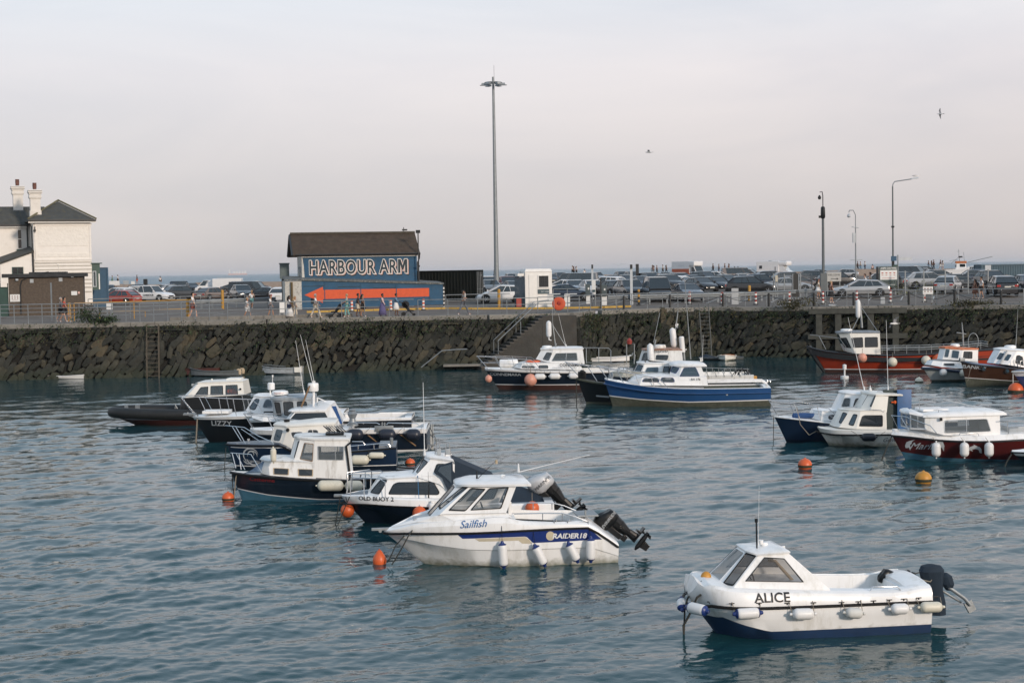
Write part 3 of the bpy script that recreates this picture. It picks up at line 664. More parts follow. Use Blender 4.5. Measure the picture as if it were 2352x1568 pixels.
def outboard(b, p, rz, tilt, sc_=1.0, cowl=None, mark=None, markm=None, coverm=None):
    """p: clamp point on the transom; the leg is tilted up by `tilt` degrees"""
    T_ = Matrix.Translation(p) @ Matrix.Rotation(rz, 4, 'Z') @ Matrix.Rotation(R(tilt), 4, 'Y') @ Matrix.Scale(sc_, 4)
    def X(m_b): m_b.v = [tuple(T_ @ V(v)) for v in m_b.v]; return m_b
    lg = MB()
    for z0_, z1_, rx0, ry0, rx1, ry1, xo in ((.16, -.02, .20, .15, .17, .12, -.26), (-.02, -.30, .17, .12, .10, .07, -.27), (-.30, -.56, .10, .06, .12, .045, -.29)):
        n = 10; vs = []
        for z_, rx, ry in ((z0_, rx0, ry0), (z1_, rx1, ry1)):
            for k in range(n): a = 2 * PI * k / n; vs.append((xo + rx * math.cos(a), ry * math.sin(a), z_))
        lg.add(vs, [(k, (k + 1) % n, n + (k + 1) % n, n + k) for k in range(n)] + [tuple(range(n)), tuple(range(n, 2 * n))])
    lg.box((-.40, 0, -.55), (.46, .24, .03)); lg.box((-.46, 0, -.50), (.06, .20, .12)); lg.box((-.27, 0, -.86), (.16, .035, .22), taper=1.4)
    lg.lathe([(.02, -.26), (.06, -.16), (.07, .10), (.055, .2)], (-.30, 0, -.72), 10, 0, (-1, 0, 0)); lg.box((-.06, 0, .0), (.14, .28, .40)); lg.box((-.12, 0, .1), (.22, .2, .12)); lg.box((-.10, 0, -.30), (.16, .16, .12))
    part = X(lg).build('outboard_motor', plast, b.root, bevel=.006)
    pr = MB()
    for k in range(3):
        a = 2 * PI * k / 3; pr.add([(-.50, .04 * math.cos(a), -.72 + .04 * math.sin(a)), (-.54, .15 * math.cos(a - .5), -.72 + .15 * math.sin(a - .5)), (-.48, .16 * math.cos(a + .45), -.72 + .16 * math.sin(a + .45)), (-.57, .15 * math.cos(a), -.72 + .15 * math.sin(a))], [(0, 1, 3), (0, 3, 2)])
    pr.lathe([(.055, 0), (.045, .1)], (-.49, 0, -.72), 8, 0, (-1, 0, 0)); X(pr).build('propeller', plast, part, solid=.012, fix=False)
    cw = MB(); rows_ = [(0, .17, .13), (.04, .24, .17), (.16, .27, .19), (.30, .27, .19), (.40, .24, .17), (.45, .16, .12), (.465, .08, .06)]; vs = []; n = 16
    for i_, (z, ax_, ay) in enumerate(rows_):
        for k in range(n): a = 2 * PI * k / n; c_, s2 = math.cos(a), math.sin(a); vs.append((-.24 + .02 * i_ + ax_ * math.copysign(abs(c_) ** .75, c_) * 1.05, ay * math.copysign(abs(s2) ** .75, s2), .14 + z - .10 * max(0, -c_) * (i_ > 3)))
    cw.add(vs, [(r_ * n + k, r_ * n + (k + 1) % n, (r_ + 1) * n + (k + 1) % n, (r_ + 1) * n + k) for r_ in range(len(rows_) - 1) for k in range(n)] + [tuple(range(n)), tuple(n * (len(rows_) - 1) + k for k in range(n))])
    X(cw).build('cowling', cowl or plast, part, smooth=True, ang=60)
    if mark: lettering(mark, .11, lambda u, v, w_=0: T_ @ V((-.22 - u, .196, .30 + v)), markm or greyl, part, shear=.25)
    return part

# ------------------------------------------------------------------ the boats
z1=zoom(380,1300,1.7552);z2=zoom(1250,1700,1.8092);z3=zoom(2550,1950,1.96);z4=zoom(1800,1200,1.96);z5=zoom(2880,1200,2.24)
z7=zoom(700,1330,3.6467);z8=zoom(1150,1460,4.2764);z9=zoom(2150,1180,2.94);z10=zoom(3400,1250,4.48)
def seat(b,x,y,z,c=None):return b.part('seat',MB().box((x,y,z),(.42,.45,.1)).box((x-.2,y,z+.28),(.08,.42,.5)).box((x,y,z-.2),(.2,.2,.35)),c or greyp,bevel=.02,smooth=False)
def wheel(b,x,y,z,r=.17):
 pts=[V((x+.05*math.sin(a),y+r*math.cos(a),z+r*math.sin(a)))for a in[2*PI*i/16 for i in range(17)]]
 m_=MB().tube(pts,.013,6);m_.tube([(x,y-r,z),(x,y+r,z)],.01);m_.tube([(x,y,z),(x+.2,y,z-.1)],.02);return b.part('steering_wheel',m_,plast)
 # --- white speedboat in front, middle of the picture
b=Boat('motor_boat','white cuddy speedboat with blue side stripe and black outboard, lettered Sailfish, front centre',z2,(650,794),7,2.0,stern=(1990,735),sf=.93,tm=.45,e=2.0,g=.72)
rub_z=b.tab((375,572),[(375,577),(520,579),(700,580),(1000,577),(1300,562),(1600,547),(1790,541),(1870,590),(2003,683)]);lc=[(0,-.05),(.5,.0),(.68,.07),(.85,.27),(.95,.5),(1,.66)]
top_z=b.tab((375,572),[(385,560),(600,520),(860,500),(1215,470),(1290,505),(1500,512),(1790,505),(1900,590),(2005,668)],.9)
rows=[(lambda t:-.45,lambda t:0,0),(lambda t:pw(lc,t),lambda t:pw([(0,.86),(.6,.82),(.9,.62),(1,.6)],t),0),(lambda t:lerp(pw(lc,t),pw(rub_z,t),.45),lambda t:pw([(0,.93),(.6,.92),(.9,.88),(1,.9)],t),0),(lambda t:lerp(pw(lc,t),pw(rub_z,t),.48),lambda t:pw([(0,.955),(.6,.95),(.9,.92),(1,.94)],t),0),(lambda t:pw(rub_z,t),lambda t:1.0,0),(lambda t:lerp(pw(rub_z,t),b.zs(t),.6),lambda t:.985,0),(lambda t:b.zs(t),lambda t:.90,0)]
b.hull((375,572),[('x',a*b.L,z)for a,z in top_z if a<.98],[white,white,white,white],rows=rows,rail=.045,rz=lambda t:b.zs(t)-pw(rub_z,t),tw=.90,tc=.44,tb=.15,deck=.0,cam=.05,sd=.10,sole=.28,dmats=[white,white],cap=.05)
b.decal([(875,588),(1200,578),(1500,566),(1780,553),(1825,585),(1873,626),(1640,640),(1400,651),(1360,612),(1345,607),(1130,615),(915,622)],bluestripe)
b.decal([(1000,623),(1200,616),(1345,610),(1375,630),(1392,655),(1325,655),(1300,634),(1030,641)],gold)
b.decal([(1519+30*math.cos(a),603+32*math.sin(a))for a in[2*PI*i/16 for i in range(16)]],gold,'emblem',eps=.010)
b.text('RAIDER18',1648,616,.175,wht,offset=.006,shear=.2,sx=1.05,k=0.02,eps=None)if False else lettering('RAIDER18',.165,(lambda q:b.onhull(q.x,q.z,eps=.016,k=-.03))(b.hp(1648,618)),wht,b.root,offset=.005,shear=.22,sx=1.12)
lettering('Sailfish',.235,(lambda q:b.onhull(q.x,q.z,eps=.012,k=.05))(b.hp(988,545)),bluel,b.root,shear=.35,sx=.98,offset=.001)
fdk=b.cab([(1255,475,.82),(860,500,.74),(600,510,.38),(430,545,.1)],[(1222,448,.74),(770,458,.62),(600,480,.28),(450,535,.06)],m_=white,name='foredeck',solid=0)
ck=b.cab([(1215,445,.78),(760,455,.66),V((4.42,.3,1.10))],[(1285,262,.66),(965,262,.56),V((3.72,.27,1.86))],{0:[([(820,427),(935,432),(1073,282),(974,275)],dict(frame=plast)),([(970,427),(1180,415),(1233,270),(1100,277)],dict(frame=plast))],1:[[(752,412),(765,425),(955,272),(935,270)]]},white,r=.04,name='cuddy',glass=glassc,roof=(.05,.09,.10,.02,.34),frs=.03,back=False,wins={'f':[rr(.06,.06,.94,.94,.1)]})
b.whip(b.l(1300,165,0),0.33,(-1.75,-.2),.012);b.whip(b.l(1015,215,.25),.42,(-.42,.1),.009,plast);b.part('light_pole_lamp',MB().lathe([(.03,0),(.03,.09)],b.l(1148,108,.35),8),woodp)
b.part('roof_rail',MB().tube([b.l(1210,190,.3),b.l(1275,178,.3),b.l(1310,182,.3)],.012).tube([b.l(1210,190,-.3),b.l(1310,182,-.3)],.012),steel)
b.part('roof_vent',MB().lathe([(.06,0),(.06,.05),(.03,.06)],b.l(1190,198,.15),10),white)
hr=MB();ptsr=[b.l(1255,452,.8),b.l(1465,447,.8),b.l(1600,448,.8),b.l(1690,470,.82),b.l(1775,505,.82)];hr.tube(ptsr,.014);hr.tube([V((p.x,-p.y,p.z))for p in ptsr],.014)
for q in(b.l(1465,447,.8),b.l(1600,448,.8)):hr.tube([q,q-V((0,0,.16))],.012);hr.tube([V((q.x,-q.y,q.z)),V((q.x,-q.y,q.z-.16))],.012)
for zx in(1545,1637):q=b.l(zx,540,.9);hr.tube([q,q+V((0,0,.14)),q+V((-.04,-.04,.17)),q+V((-.07,-.07,.13)),q+V((-.07,-.1,.02))],.014)
b.part('grab_rail',hr,steel);b.part('rod_rack',MB().tube([b.l(1280,490,.8),b.l(1780,510,.8)],.018),plast)
b.part('deck_hatch',MB().box((b.l(655,470,.1)),(.55,.42,.04),ry=.12),greyp,bevel=.01,smooth=False);b.part('bow_fitting',MB().box(b.l(385,560,0)+V((.12,0,.02)),(.4,.1,.05)).lathe([(.04,-.04),(.04,.04)],b.l(350,568,0),8,0,(0,1,0)),galv)
b.part('cleat',MB().tube([b.l(1165,525,.95),b.l(1205,523,.95)],.016).tube([b.l(1185,523,.95),b.l(1185,535,.95)],.016),plast)
b.part('bait_board',MB().box(b.l(1760,450,.1),(.5,.75,.04)).box(b.l(1760,470,.4),(.04,.04,.3)).box(b.l(1760,470,-.3),(.04,.04,.3)),galv,bevel=.01,smooth=False)
b.part('seat_lining',MB().box((3.3,.3,.95),(.5,.5,.28)),orm,bevel=.05,smooth=True);wheel(b,3.05,-.3,1.2);seat(b,2.7,-.3,.95,white);seat(b,2.7,.35,.95,white)
outboard(b,(-.02,0,.54),0,50,.95,plast,'EVINRUDE',greyl)
for k,(tx,ty,bx,by,zx,hw)in enumerate([(1184,655,1190,812,1184,535),(1412,672,1465,808,1393,520),(1642,655,1690,782,1637,505),(1790,622,1785,778,1775,500)]):
 a=b.hp(tx,ty);c=b.hp(bx,by-25 if k>0 else by-20);a.y+=.13;c.y=a.y+.01;m_=(a+c)/2
 fender(b.W(m_),(a-c).length*1.12,.105,b.W(a)-b.W(c),['first','second','third','fourth'][k]+' fender from the bow on the white speedboat, blue ends, hanging upright',fendw,fendb,plast,[b.W(b.hp(zx,hw))])
rope([b.W(b.l(595,520,.3)),b.W(b.l(545,600,.62)),b.W(b.l(430,800,.4))*1],'dark rope running from the white speedboat bow down into the water',.016,sag=.02)
rope([b.W(b.l(570,530,.3)),b.W(b.l(455,670,.3)),b.W(b.l(400,785,.2))],'second dark rope under the bow of the white speedboat',.014,sag=.02)
# --- grey-canvas cuddy behind it
b=Boat('motor_boat','white and navy cuddy boat with tall navy canvas canopy, lettered OLD BUOY 2',z2,(245,512),4,2.2,stern=(1545,440),sf=.94,tm=.5,e=2.4,g=.72)
lc2=[(0,-.05),(.45,.0),(.7,.14),(.88,.42),(1,.72)]
rows=[(lambda t:-.45,lambda t:0,1),(lambda t:pw(lc2,t)-.02,lambda t:pw([(0,.86),(.6,.8),(.9,.6),(1,.6)],t),1),(lambda t:lerp(pw(lc2,t),b.zs(t)-.22,.5),lambda t:pw([(0,.95),(.7,.93),(1,.9)],t),1),(lambda t:b.zs(t)-.24,lambda t:.99,1),(lambda t:b.zs(t)-.21,lambda t:1.02,0),(lambda t:b.zs(t)-.04,lambda t:1.0,0),(lambda t:b.zs(t),lambda t:.95,0)]
b.hull((75,325),[(250,330),(450,345),(700,350),(1230,385),(1560,375)],[white,navy,white,white],rows=rows,rail=.035,rz=.2,tw=.95,tc=.42,deck=.02,dmats=[white,greydeck],sole=.2)
b.text('OLD BUOY 2',322,362,.15,black,offset=.003,sx=1.1)
ck=b.cab([(840,345,.88),(330,345,.78),(262,318,.35)],[(720,195,.70),(405,215,.58),(345,200,.3)],{0:[[(405,318),(745,322),(757,305),(715,232),(470,232),(440,245)]],1:[[(282,305),(345,318),(400,222),(360,218)]]},white,r=.08,name='cabin',roof=(.03,.05,.03,.0,.02),glass=glassd)
b.part('roof_hatch',MB().box(b.l(480,185,.1),(.75,.7,.05)),greydeck,bevel=.015,smooth=False)
ck=b.cab([(850,330,.86),(760,250,.82),(590,195,.68),(560,190,.3)],[(855,110,.62),(850,95,.6),(700,75,.52),V(b.l(660,62,.28))],{1:[[(720,165),(745,185),(800,110),(740,110)]],2:[[(600,165),(690,180),(715,95),(650,82)]]},white,r=.05,name='wheelhouse',roof=(.05,.06,.03,.02,.02),glass=glassc,wins={'f':[rr(.06,.08,.94,.94,.1)]})
cv=b.cab([(1235,375,.95),(850,310,.90)],[(1130,200,.55),(848,80,.56)],m_=canvas,name='canopy',solid=0)
cv2=MB();A=[b.l(1235,375,.95),b.l(1550,372,.9),b.l(1540,350,.1),b.l(1300,262,.1),b.l(1130,195,.1)]
vs=A+[V((p.x,-p.y,p.z))for p in A];cv2.add(vs,[(0,1,2,3),(0,3,4),(5,8,7,6),(5,9,8),(2,7,8,3),(3,8,9,4)]);tp=MB();tp.add([b.l(728,170,.80),b.l(760,118,.75),b.l(848,92,.70),b.l(856,328,.95),b.l(812,285,.93),b.l(775,205,.86)],[(0,1,2,3,4,5)]);tp.add([V((x,-y,z))for x,y,z in tp.v],[(5,4,3,2,1,0)]);b.part('canopy_side',tp,canvas,smooth=False,solid=-.02,fix=False)
tp=MB().add([b.l(745,158,.83),b.l(765,128,.79),b.l(836,112,.76),b.l(840,240,.93),b.l(785,190,.88)],[(0,1,2,3,4)]);b.part('canopy_window',tp,glassc,smooth=False,fix=False)
b.part('cockpit_cover',cv2,canvas,smooth=True)
pl=b.cab([(842,300,.93),(765,170,.89)],[(842,105,.66),(770,115,.68)],m_=glassc,name='canopy_window',solid=0,back=False,front=False)if False else None
p_=MB();tb_=[b.l(120,322,.2),b.l(122,180,.2),b.l(270,182,.5),b.l(285,200,.55),b.l(285,290,.6)];tb2=[b.l(145,325,.55),b.l(150,202,.5),b.l(238,212,.72),b.l(240,330,.8)];tb3=[b.l(150,202,.5),b.l(345,210,.8),b.l(385,235,.85),b.l(385,340,.9)]
for q in(tb_,tb2,tb3):p_.tube(q,.014);p_.tube([V((v.x,-v.y,v.z))for v in q],.014)
b.part('bow_rail',p_,steel);b.part('bow_fitting',MB().box(b.l(85,325,0)+V((.06,0,0)),(.3,.12,.07)),galv,bevel=.01)
b.whip(b.l(655,52,.3),2.0,(-.0,-.15),.014);b.whip(b.l(683,345,.95),.72,(0,0),.008,plast)
sc2=MB()
for zx in(740,810):sc2.tube([b.l(zx-15,60,.3),b.l(zx-5,-30,.3),b.l(zx+15,-30,.3),b.l(zx+25,65,.3)],.013)
b.part('light_frame',sc2,steel);b.part('lamp_box',MB().box(b.l(752,25,.3),(.12,.1,.16)).box(b.l(815,25,.3),(.12,.1,.16)),greyp,bevel=.01)
outboard(b,(.16,0,.50),0,42,1.22,mat('silver cowling',(.50,.51,.52),.35,.3,var=.08),'MARINER',plast)
for(zx,zy),lab in(((126,425),'small orange buoy under the bow of the boat lettered OLD BUOY 2'),((620,445),'small orange buoy hanging amidships against the navy side of OLD BUOY 2')):
 q=b.hp(zx,zy);q.y+=.1;o=buoy(b.W(q),.19,orange,lab,1.05,None,'orange buoys',water=False);MB().tube([(0,0,.17),b.W(b.l(zx-12,190 if zx>300 else 335,.7))-b.W(q)],.009).build('rope',bluedeck if zx>300 else ropedk,o)
q=b.hp(703,415);q.y+=.1;fender(b.W(q),.34,.075,(0,0,1),'small white fender hanging beside the orange buoy on OLD BUOY 2',fendw,None,plast,[b.W(b.l(690,345,.95))])
q=b.hp(1392,408);q.y+=.12;o=buoy(b.W(q),.19,orange,'small orange buoy hanging below the cover at the stern of OLD BUOY 2',1.0,None,'orange buoys',water=False);MB().tube([(0,0,.15),(0,-.05,.42)],.009).build('rope',ropem,o)
rope([b.W(b.l(75,335,.1)),b.W(b.l(60,430,.1)),b.W(b.l(42,525,.1))],'mooring rope dropping from the bow fitting of OLD BUOY 2',.016)
rope([b.W(b.l(140,335,.5)),b.W(b.l(90,450,.4)),b.W(b.l(60,525,.4))],'second mooring rope hanging under the bow of OLD BUOY 2',.014)
# --- open dory, front right
b=Boat('motor_boat','white dory with small raked cabin and navy bottom, lettered ALICE, front right',z3,(322,878),8,1.9,stern=(1945,862),sf=.97,tm=.80,e=2.3,g=.55,bw=.12)
rb=b.tab((118,600),[(118,655),(300,672),(440,688),(700,690),(1000,680),(1300,668),(1600,655),(1985,640)])
top=b.tab((118,600),[(135,560),(160,520),(200,500),(350,540),(455,560),(700,566),(1190,572),(1500,575),(1750,565),(1800,542),(1820,536),(1940,530)],.88)
bl=b.tab((118,600),[(1950,793),(1200,830),(700,852),(500,810),(300,750),(210,745)],.95,-.07)
rows=[(lambda t:-.35,lambda t:.0,1),(lambda t:pw([(0,-.1),(.6,-.1),(.8,-.02),(1,.2)],t),lambda t:pw([(0,.86),(.6,.82),(.8,.62),(1,.5)],t),1),(lambda t:pw(bl,t),lambda t:pw([(0,.93),(.6,.93),(.85,.9),(1,.8)],t),1),(lambda t:lerp(pw(bl,t),pw(rb,t),.45),lambda t:.965,0),(lambda t:lerp(pw(bl,t),pw(rb,t),.5),lambda t:.975,0),(lambda t:pw(rb,t),lambda t:1.0,0),(lambda t:lerp(pw(rb,t),b.zs(t),.55),lambda t:.985,0),(lambda t:lerp(pw(rb,t),b.zs(t),.85),lambda t:.94,0),(lambda t:b.zs(t),lambda t:.86,0)]
b.hull((118,600),[('x',a*b.L,z)for a,z in top if a<.98],[white,mat('navy bottom paint',(.010,.032,.085),.5,var=.15,dirt=(.02,.03,.05),da=.5),white,white],rows=rows,rail=.05,rz=lambda t:b.zs(t)-pw(rb,t),tw=.86,tc=.46,tb=.1,deck=0,cam=.06,sd=.12,sole=.22,rk=5.0,dmats=[white,white,greyp],cap=.07)
b.text('ALICE',752,655,.235,black,offset=.004,sx=1.1,k=-.02)
ck=b.cab([(1180,560,.80),(455,555,.74),(350,520,.40)],[(868,290,.52),(645,310,.50),(560,283,.30)],{0:[([(548,500),(982,507),(838,332),(690,322)],dict(glass=glassb))],1:[([(384,518),(458,534),(628,316),(556,296)],dict(glass=glassb))]},white,r=.03,name='cabin',skirt=.3,roof=(.03,.05,.03,.03,.03),frs=.025,back=False,wins={'f':[(rr(.06,.04,.94,.96,.06),dict(frame=white,glass=glassc))]})
b.part('door_frame',MB().tube([b.l(905,500,.1),b.l(770,350,.1),b.l(720,345,.1)],.03).tube([b.l(905,500,-.3),b.l(770,350,-.3)],.03),woodp);b.part('bulkhead',MB().box((3.0,0,.75),(.9,1.2,.35)),inner);wheel(b,3.3,.25,1.12,.15)
b.part('visor',MB().box(b.l(770,262,-.38),(.40,.04,.07),ry=.12),white,bevel=.01,smooth=False)
b.part('mast',MB().tube([b.l(635,262,.25),b.l(630,60,.25)],.015).lathe([(.03,0),(.03,.07)],b.l(630,62,.25),8),plast);b.whip(b.l(645,235,.1),1.15,(.02,.15),.006,wht)
b.part('navigation_light',MB().lathe([(.05,0),(.08,.05),(.06,.1)],b.l(690,250,0),10).lathe([(.03,0),(.05,.08)],b.l(665,225,.05),10).box(b.l(585,258,0),(.2,.3,.03)),white)
gr=MB()
for pts,yy in([(1478,570),(1495,543),(1680,540),(1703,565)],.82),([(1205,485),(1220,455),(1420,458),(1435,485)],-.82):gr.tube([b.l(p[0],p[1],yy)for p in pts],.013)
b.part('grab_rail',gr,steel)
cl_=MB()
for zx,zy in((282,652),(447,665),(650,662),(860,662),(1055,659),(1264,657),(1388,651),(1502,645),(1620,638),(1727,631),(1838,623),(1966,615)):q=b.hp(zx,zy+4);cl_.tube([q+V((.05,.01,.01)),q+V((-.05,.01,.01))],.010);cl_.tube([q,q+V((0,.015,-.02))],.012)
b.part('cleat',cl_,plast)
b.part('aft_locker',MB().box((.25,0,.62),(.5,1.5,.4)),white,bevel=.05,smooth=True)
outboard(b,(.28,-.35,.70),0,75,.5,plast);
cv=MB();secs=[(-.13,.80,.12,.05),(-.20,.98,.26,.15),(-.28,1.10,.24,.14),(-.30,1.14,.12,.08)]
def blob(mb_,pts,n=12,jit=.02):
 pts=[(x*1.12-.17,z*1.04-.04,rx*1.12,ry*1.1)for x,z,rx,ry in pts]
 vs=[];
 for(x,z,rx,ry)in pts:
  for k in range(n):a=2*PI*k/n;j=1+random.uniform(-jit,jit)*4;vs.append((x+rx*math.cos(a)*j,ry*math.sin(a)*j,z))
 mb_.add(vs,[(r_*n+k,r_*n+(k+1)%n,(r_+1)*n+(k+1)%n,(r_+1)*n+k)for r_ in range(len(pts)-1)for k in range(n)]+[tuple(range(n)),tuple((len(pts)-1)*n+k for k in range(n))])
blob(cv,[(-.30,.15,.14,.10),(-.26,.38,.17,.12),(-.24,.62,.15,.12),(-.20,.82,.20,.14),(-.18,.98,.22,.17),(-.17,1.07,.17,.13),(-.16,1.10,.06,.05)]);blob(cv,[(-.50,.60,.06,.06),(-.48,.72,.12,.1),(-.44,.86,.11,.1),(-.42,.93,.04,.04)])
om=b.part('outboard_motor',cv,canvas,ang=25);MB().tube([(-.66,.05,.68),(-1.02,.05,.42),(-1.14,.05,.28)],.035).tube([(-.62,-.05,.56),(-1.0,-.05,.32)],.022).box((-1.15,0,.25),(.16,.07,.22),ry=.5).build('drive_leg',galv,om,smooth=True)
MB().tube([(-.03,.16,.86),(-.28,.17,.80),(-.36,.1,.86),(-.3,-.1,.95),(-.1,-.16,.9)],.012).build('rope',ropem,om)
for k,(x0_,x1_,zy,m_,tp,rd)in enumerate([(445,668,733,fendw,fendb,.10),(868,1058,735,fendw,None,.105),(1262,1418,722,ropewh,None,.10),(1598,1762,697,fendw,None,.10),(1815,2008,684,fendy,None,.10)]):
 a=b.hp(x0_+15,zy);c=b.hp(x1_-15,zy-(4 if k!=2 else-8));a.y+=.12;c.y=a.y;fender(b.W((a+c)/2),(a-c).length,rd,b.W(a)-b.W(c),'white fender lying level along the dory, '+['with blue ends, nearest the bow','just aft of the lettering','square edged and ribbed, amidships','fourth from the bow','furry and grey, at the stern corner'][k],m_,tp,ropem,[b.W(b.hp(x0_+4,655-k*8)),b.W(b.hp(x1_-10,655-k*9))])
for(a_,c_),lab in(((145,690),(285,722)),'white fender with navy end slung round the bow shoulder of the dory'),(((96,632),(104,708)),'white and navy fender at the very tip of the bow of the dory'):
 a=b.l(*a_,.62 if a_[0]>100 else-.1);c=b.l(*c_,.98 if a_[0]>100 else.1);a.x+=.06;c.x+=.06;fender(b.W((a+c)/2),(a-c).length,.105,b.W(a)-b.W(c),lab,fendw,fendb,ropem,[b.W(b.l(160,640,.3))])
o=buoy(b.W(b.l(256,482,.1)+V((0,0,.03))),.10,yellow,'small yellow float sitting on the foredeck of the dory',1.1,None,'small floats',water=False)
rope([b.W(b.l(318,530,.45)),b.W(b.l(190,620,.45)),b.W(b.l(128,760,.2)),b.W(b.l(88,830,.1)),b.W(b.l(92,895,.1))],'dark knotted mooring rope hanging from the foredeck of the dory',.022)
rope([b.W(b.l(225,500,.3)),b.W(b.l(120,625,.1)),b.W(b.l(98,700,.1)),b.W(b.l(92,880,.1))],'second mooring rope over the bow of the dory',.018)
rope([b.W(b.l(1120,522,-.7)),b.W(b.l(1420,500,-.7)),b.W(b.l(1680,450,-.6)),b.W(b.l(1720,440,-.5))],'thin brown rope stretched along the far gunwale of the dory',.012,ropem)
# --- weathered white and navy clinker cabin boat
b=Boat('cabin_boat','weathered clinker cabin boat, navy hull with tall white wheelhouse and dark red name',z1,(946,1046),4,2.15,Lw=5.0,sf=.86,tm=.42,e=2.3,g=.8)
clink=bands(mat('navy clinker planks',(.008,.016,.030),.4,var=.18,vs=1.5,dirt=(.04,.05,.065),da=.5,streak=True),1.15,.06)
b.hull((870,858),[(1100,890),(1300,905),(1500,913),(1650,916),(1860,905)],[antilb,clink,wline,clink],boot=lambda t:pw([(0,.02),(.5,.05),(.8,.18),(1,.34)],t),tc=.26,rail=.055,sub=5,deck=.06,cam=.08,p0=.22,p1=.8,dmats=[clink,worn],sole=.2,keel=-.45)
b.text('Catherine',1080,925,.17,redl,sx=1.15,k=-.04)
b.cab([(1430,910,.86),(1130,885,.72),(1065,870,.4)],[(1430,800,.74),(1120,790,.6),(1075,780,.3)],{0:[([(1155,835),(1258,840),(1255,882),(1157,878)],dict(frame=woodp)),([(1320,842),(1418,845),(1417,890),(1322,888)],dict(frame=woodp))]},worn,r=.02,name='foredeck_cabin',roof=(.02,.07,.03,.05,.02),rm=worn)
b.part('wood_strip',MB().tube([b.l(1135,803,.6),b.l(1325,806,.66)],.022).tube([b.l(1135,803,-.6),b.l(1325,806,-.66)],.022),wood)
b.part('windbreak',MB().add([b.l(960,870,.35),b.l(1120,862,.5),b.l(1125,800,.5),b.l(1085,792,.4),b.l(1010,850,.3)],[(0,1,2,3,4)]),bluet,solid=.02)
b.cab([(1668,912,.84),(1425,900,.82),(1290,790,.62),V(b.l(1262,775,.3))],[(1645,650,.70),(1432,650,.68),(1335,640,.5),V(b.l(1300,632,.25))],{0:[([(1450,690),(1625,692),(1622,783),(1452,780)],dict(frame=greyp,glass=glassc,split=.34))],1:[([(1332,775),(1415,790),(1422,675),(1358,668)],dict(frame=wood,glass=glassc))],2:[[(1293,768),(1322,772),(1350,662),(1322,660)]]},worn,r=.03,name='wheelhouse',roof=(.05,.05,.05,.04,.10),glass=glassc,wins={'f':[rr(.06,.25,.94,.92,.1)]},rm=worn)
b.part('corner_post',MB().tube([b.l(1672,665,.76),b.l(1640,690,.76),b.l(1668,915,.86)],.035),plast)
rk_=MB()
for yy in(.5,-.5):rk_.tube([b.l(1340,628,yy),b.l(1640,622,yy)],.022)
for zx in(1360,1500,1620):rk_.tube([b.l(zx,627,.5),b.l(zx,627,-.5)],.018)
b.part('roof_rack',rk_,galv);jk=MB()
for i in range(7):a=b.l(1510+i*18,600,random.uniform(-.4,.4));jk.tube([a,a+V((random.uniform(-.2,.2),.2,.12)),a+V((.1,-.1,.2)),a+V((-.1,0,.02))],.014)
jk.box(b.l(1565,605,0),(.55,.5,.07));b.part('roof_clutter',jk,plast)
p_=MB()
for yy in(1,-1):
 Lp=[b.l(870,735,.05*yy),b.l(1005,745,.45*yy),b.l(1080,870,.62*yy)];p_.tube(Lp,.015)
 for a,c in(((905,835),(880,737)),((940,845),(925,740)),((965,845),(905,737))):p_.tube([b.l(*a,.3*yy),b.l(*c,.15*yy)],.013)
b.part('bow_rail',p_,steel)
for k,(a_,c_,rd)in enumerate((((1450,948),(1625,948),.165),((1632,950),(1755,950),.165))):
 a,c=b.hp(*a_),b.hp(*c_);a.y=c.y=max(a.y,c.y)+.15;fender(b.W((a+c)/2),(a-c).length,rd,b.W(a)-b.W(c),['large cream fender lying level below the wheelhouse of the clinker boat','large cream fender lying level at the stern end of the clinker boat'][k],fendy,None,ropem,[b.W(b.hp(a_[0]+20,915)),b.W(b.hp(c_[0]-20,915))])
q=b.hp(1155,755);q=b.l(1155,750,.9);fender(b.W(q),.42,.09,(0,0,1),'small cream fender standing up beside the foredeck of the clinker boat',fendy,None)
b.part('aft_platform',MB().tube([b.l(1670,875,.7),b.l(1975,862,.7),b.l(1975,862,-.7)],.03).box(b.l(1850,885,0),(1.0,1.4,.05)),worn)
b.part('stern_gear',MB().tube([b.l(1975,830,.5),b.l(2095,838,.5),b.l(2095,838,-.4)],.025).tube([b.l(1975,850,.5),b.l(2095,850,.5)],.02).box(b.l(2040,845,0),(.5,.8,.04)),plast)
rope([b.W(b.l(880,870,0)),b.W(b.l(884,960,0)),b.W(b.l(900,1080,0))],'mooring chain falling straight down the stem of the clinker boat',.016)
rope([b.W(b.l(915,870,.2)),b.W(b.l(905,900,.2)),b.W(b.l(890,1060,.2))],'brown rope falling from the bow of the clinker boat',.018,ropem)
# --- navy cabin boat with wave emblem
b=Boat('cabin_boat','navy cabin boat with white wave emblem and a white cabin, behind the clinker boat',z1,(905,850),3,2.3,stern=(1975,852),sf=.92,tm=.42,e=2.3,g=.8)
b.hull((842,672),[(1000,680),(1250,680),(1275,730),(1310,742),(1650,725),(1998,695)],[navy,navy2,wline,navy],boot=lambda t:.16,tc=.30,rail=.05,sub=5,deck=.03,cam=.08,dmats=[navy2,greydeck],sole=.25,keel=-.45)
b.decal([(870,698),(1100,704),(1255,702),(1256,698),(1100,699),(870,693)],wline)
b.cab([(1590,735,.92),(1310,735,.84),(1215,680,.66),V(b.l(1135,665,.28))],[(1560,545,.78),(1250,565,.68),(1235,560,.58),V(b.l(1160,552,.25))],{0:[([(1245,640),(1350,642),(1355,592),(1250,595)],dict(frame=worn)),([(1378,612),(1458,615),(1455,580),(1382,578)],dict(frame=worn,split=.5))],2:[([(1150,655),(1200,662),(1225,580),(1175,572)],dict(frame=worn,glass=glassbl))]},cream,r=.09,name='cabin',roof=(.04,.10,.03,.03,.05),glass=glassd)
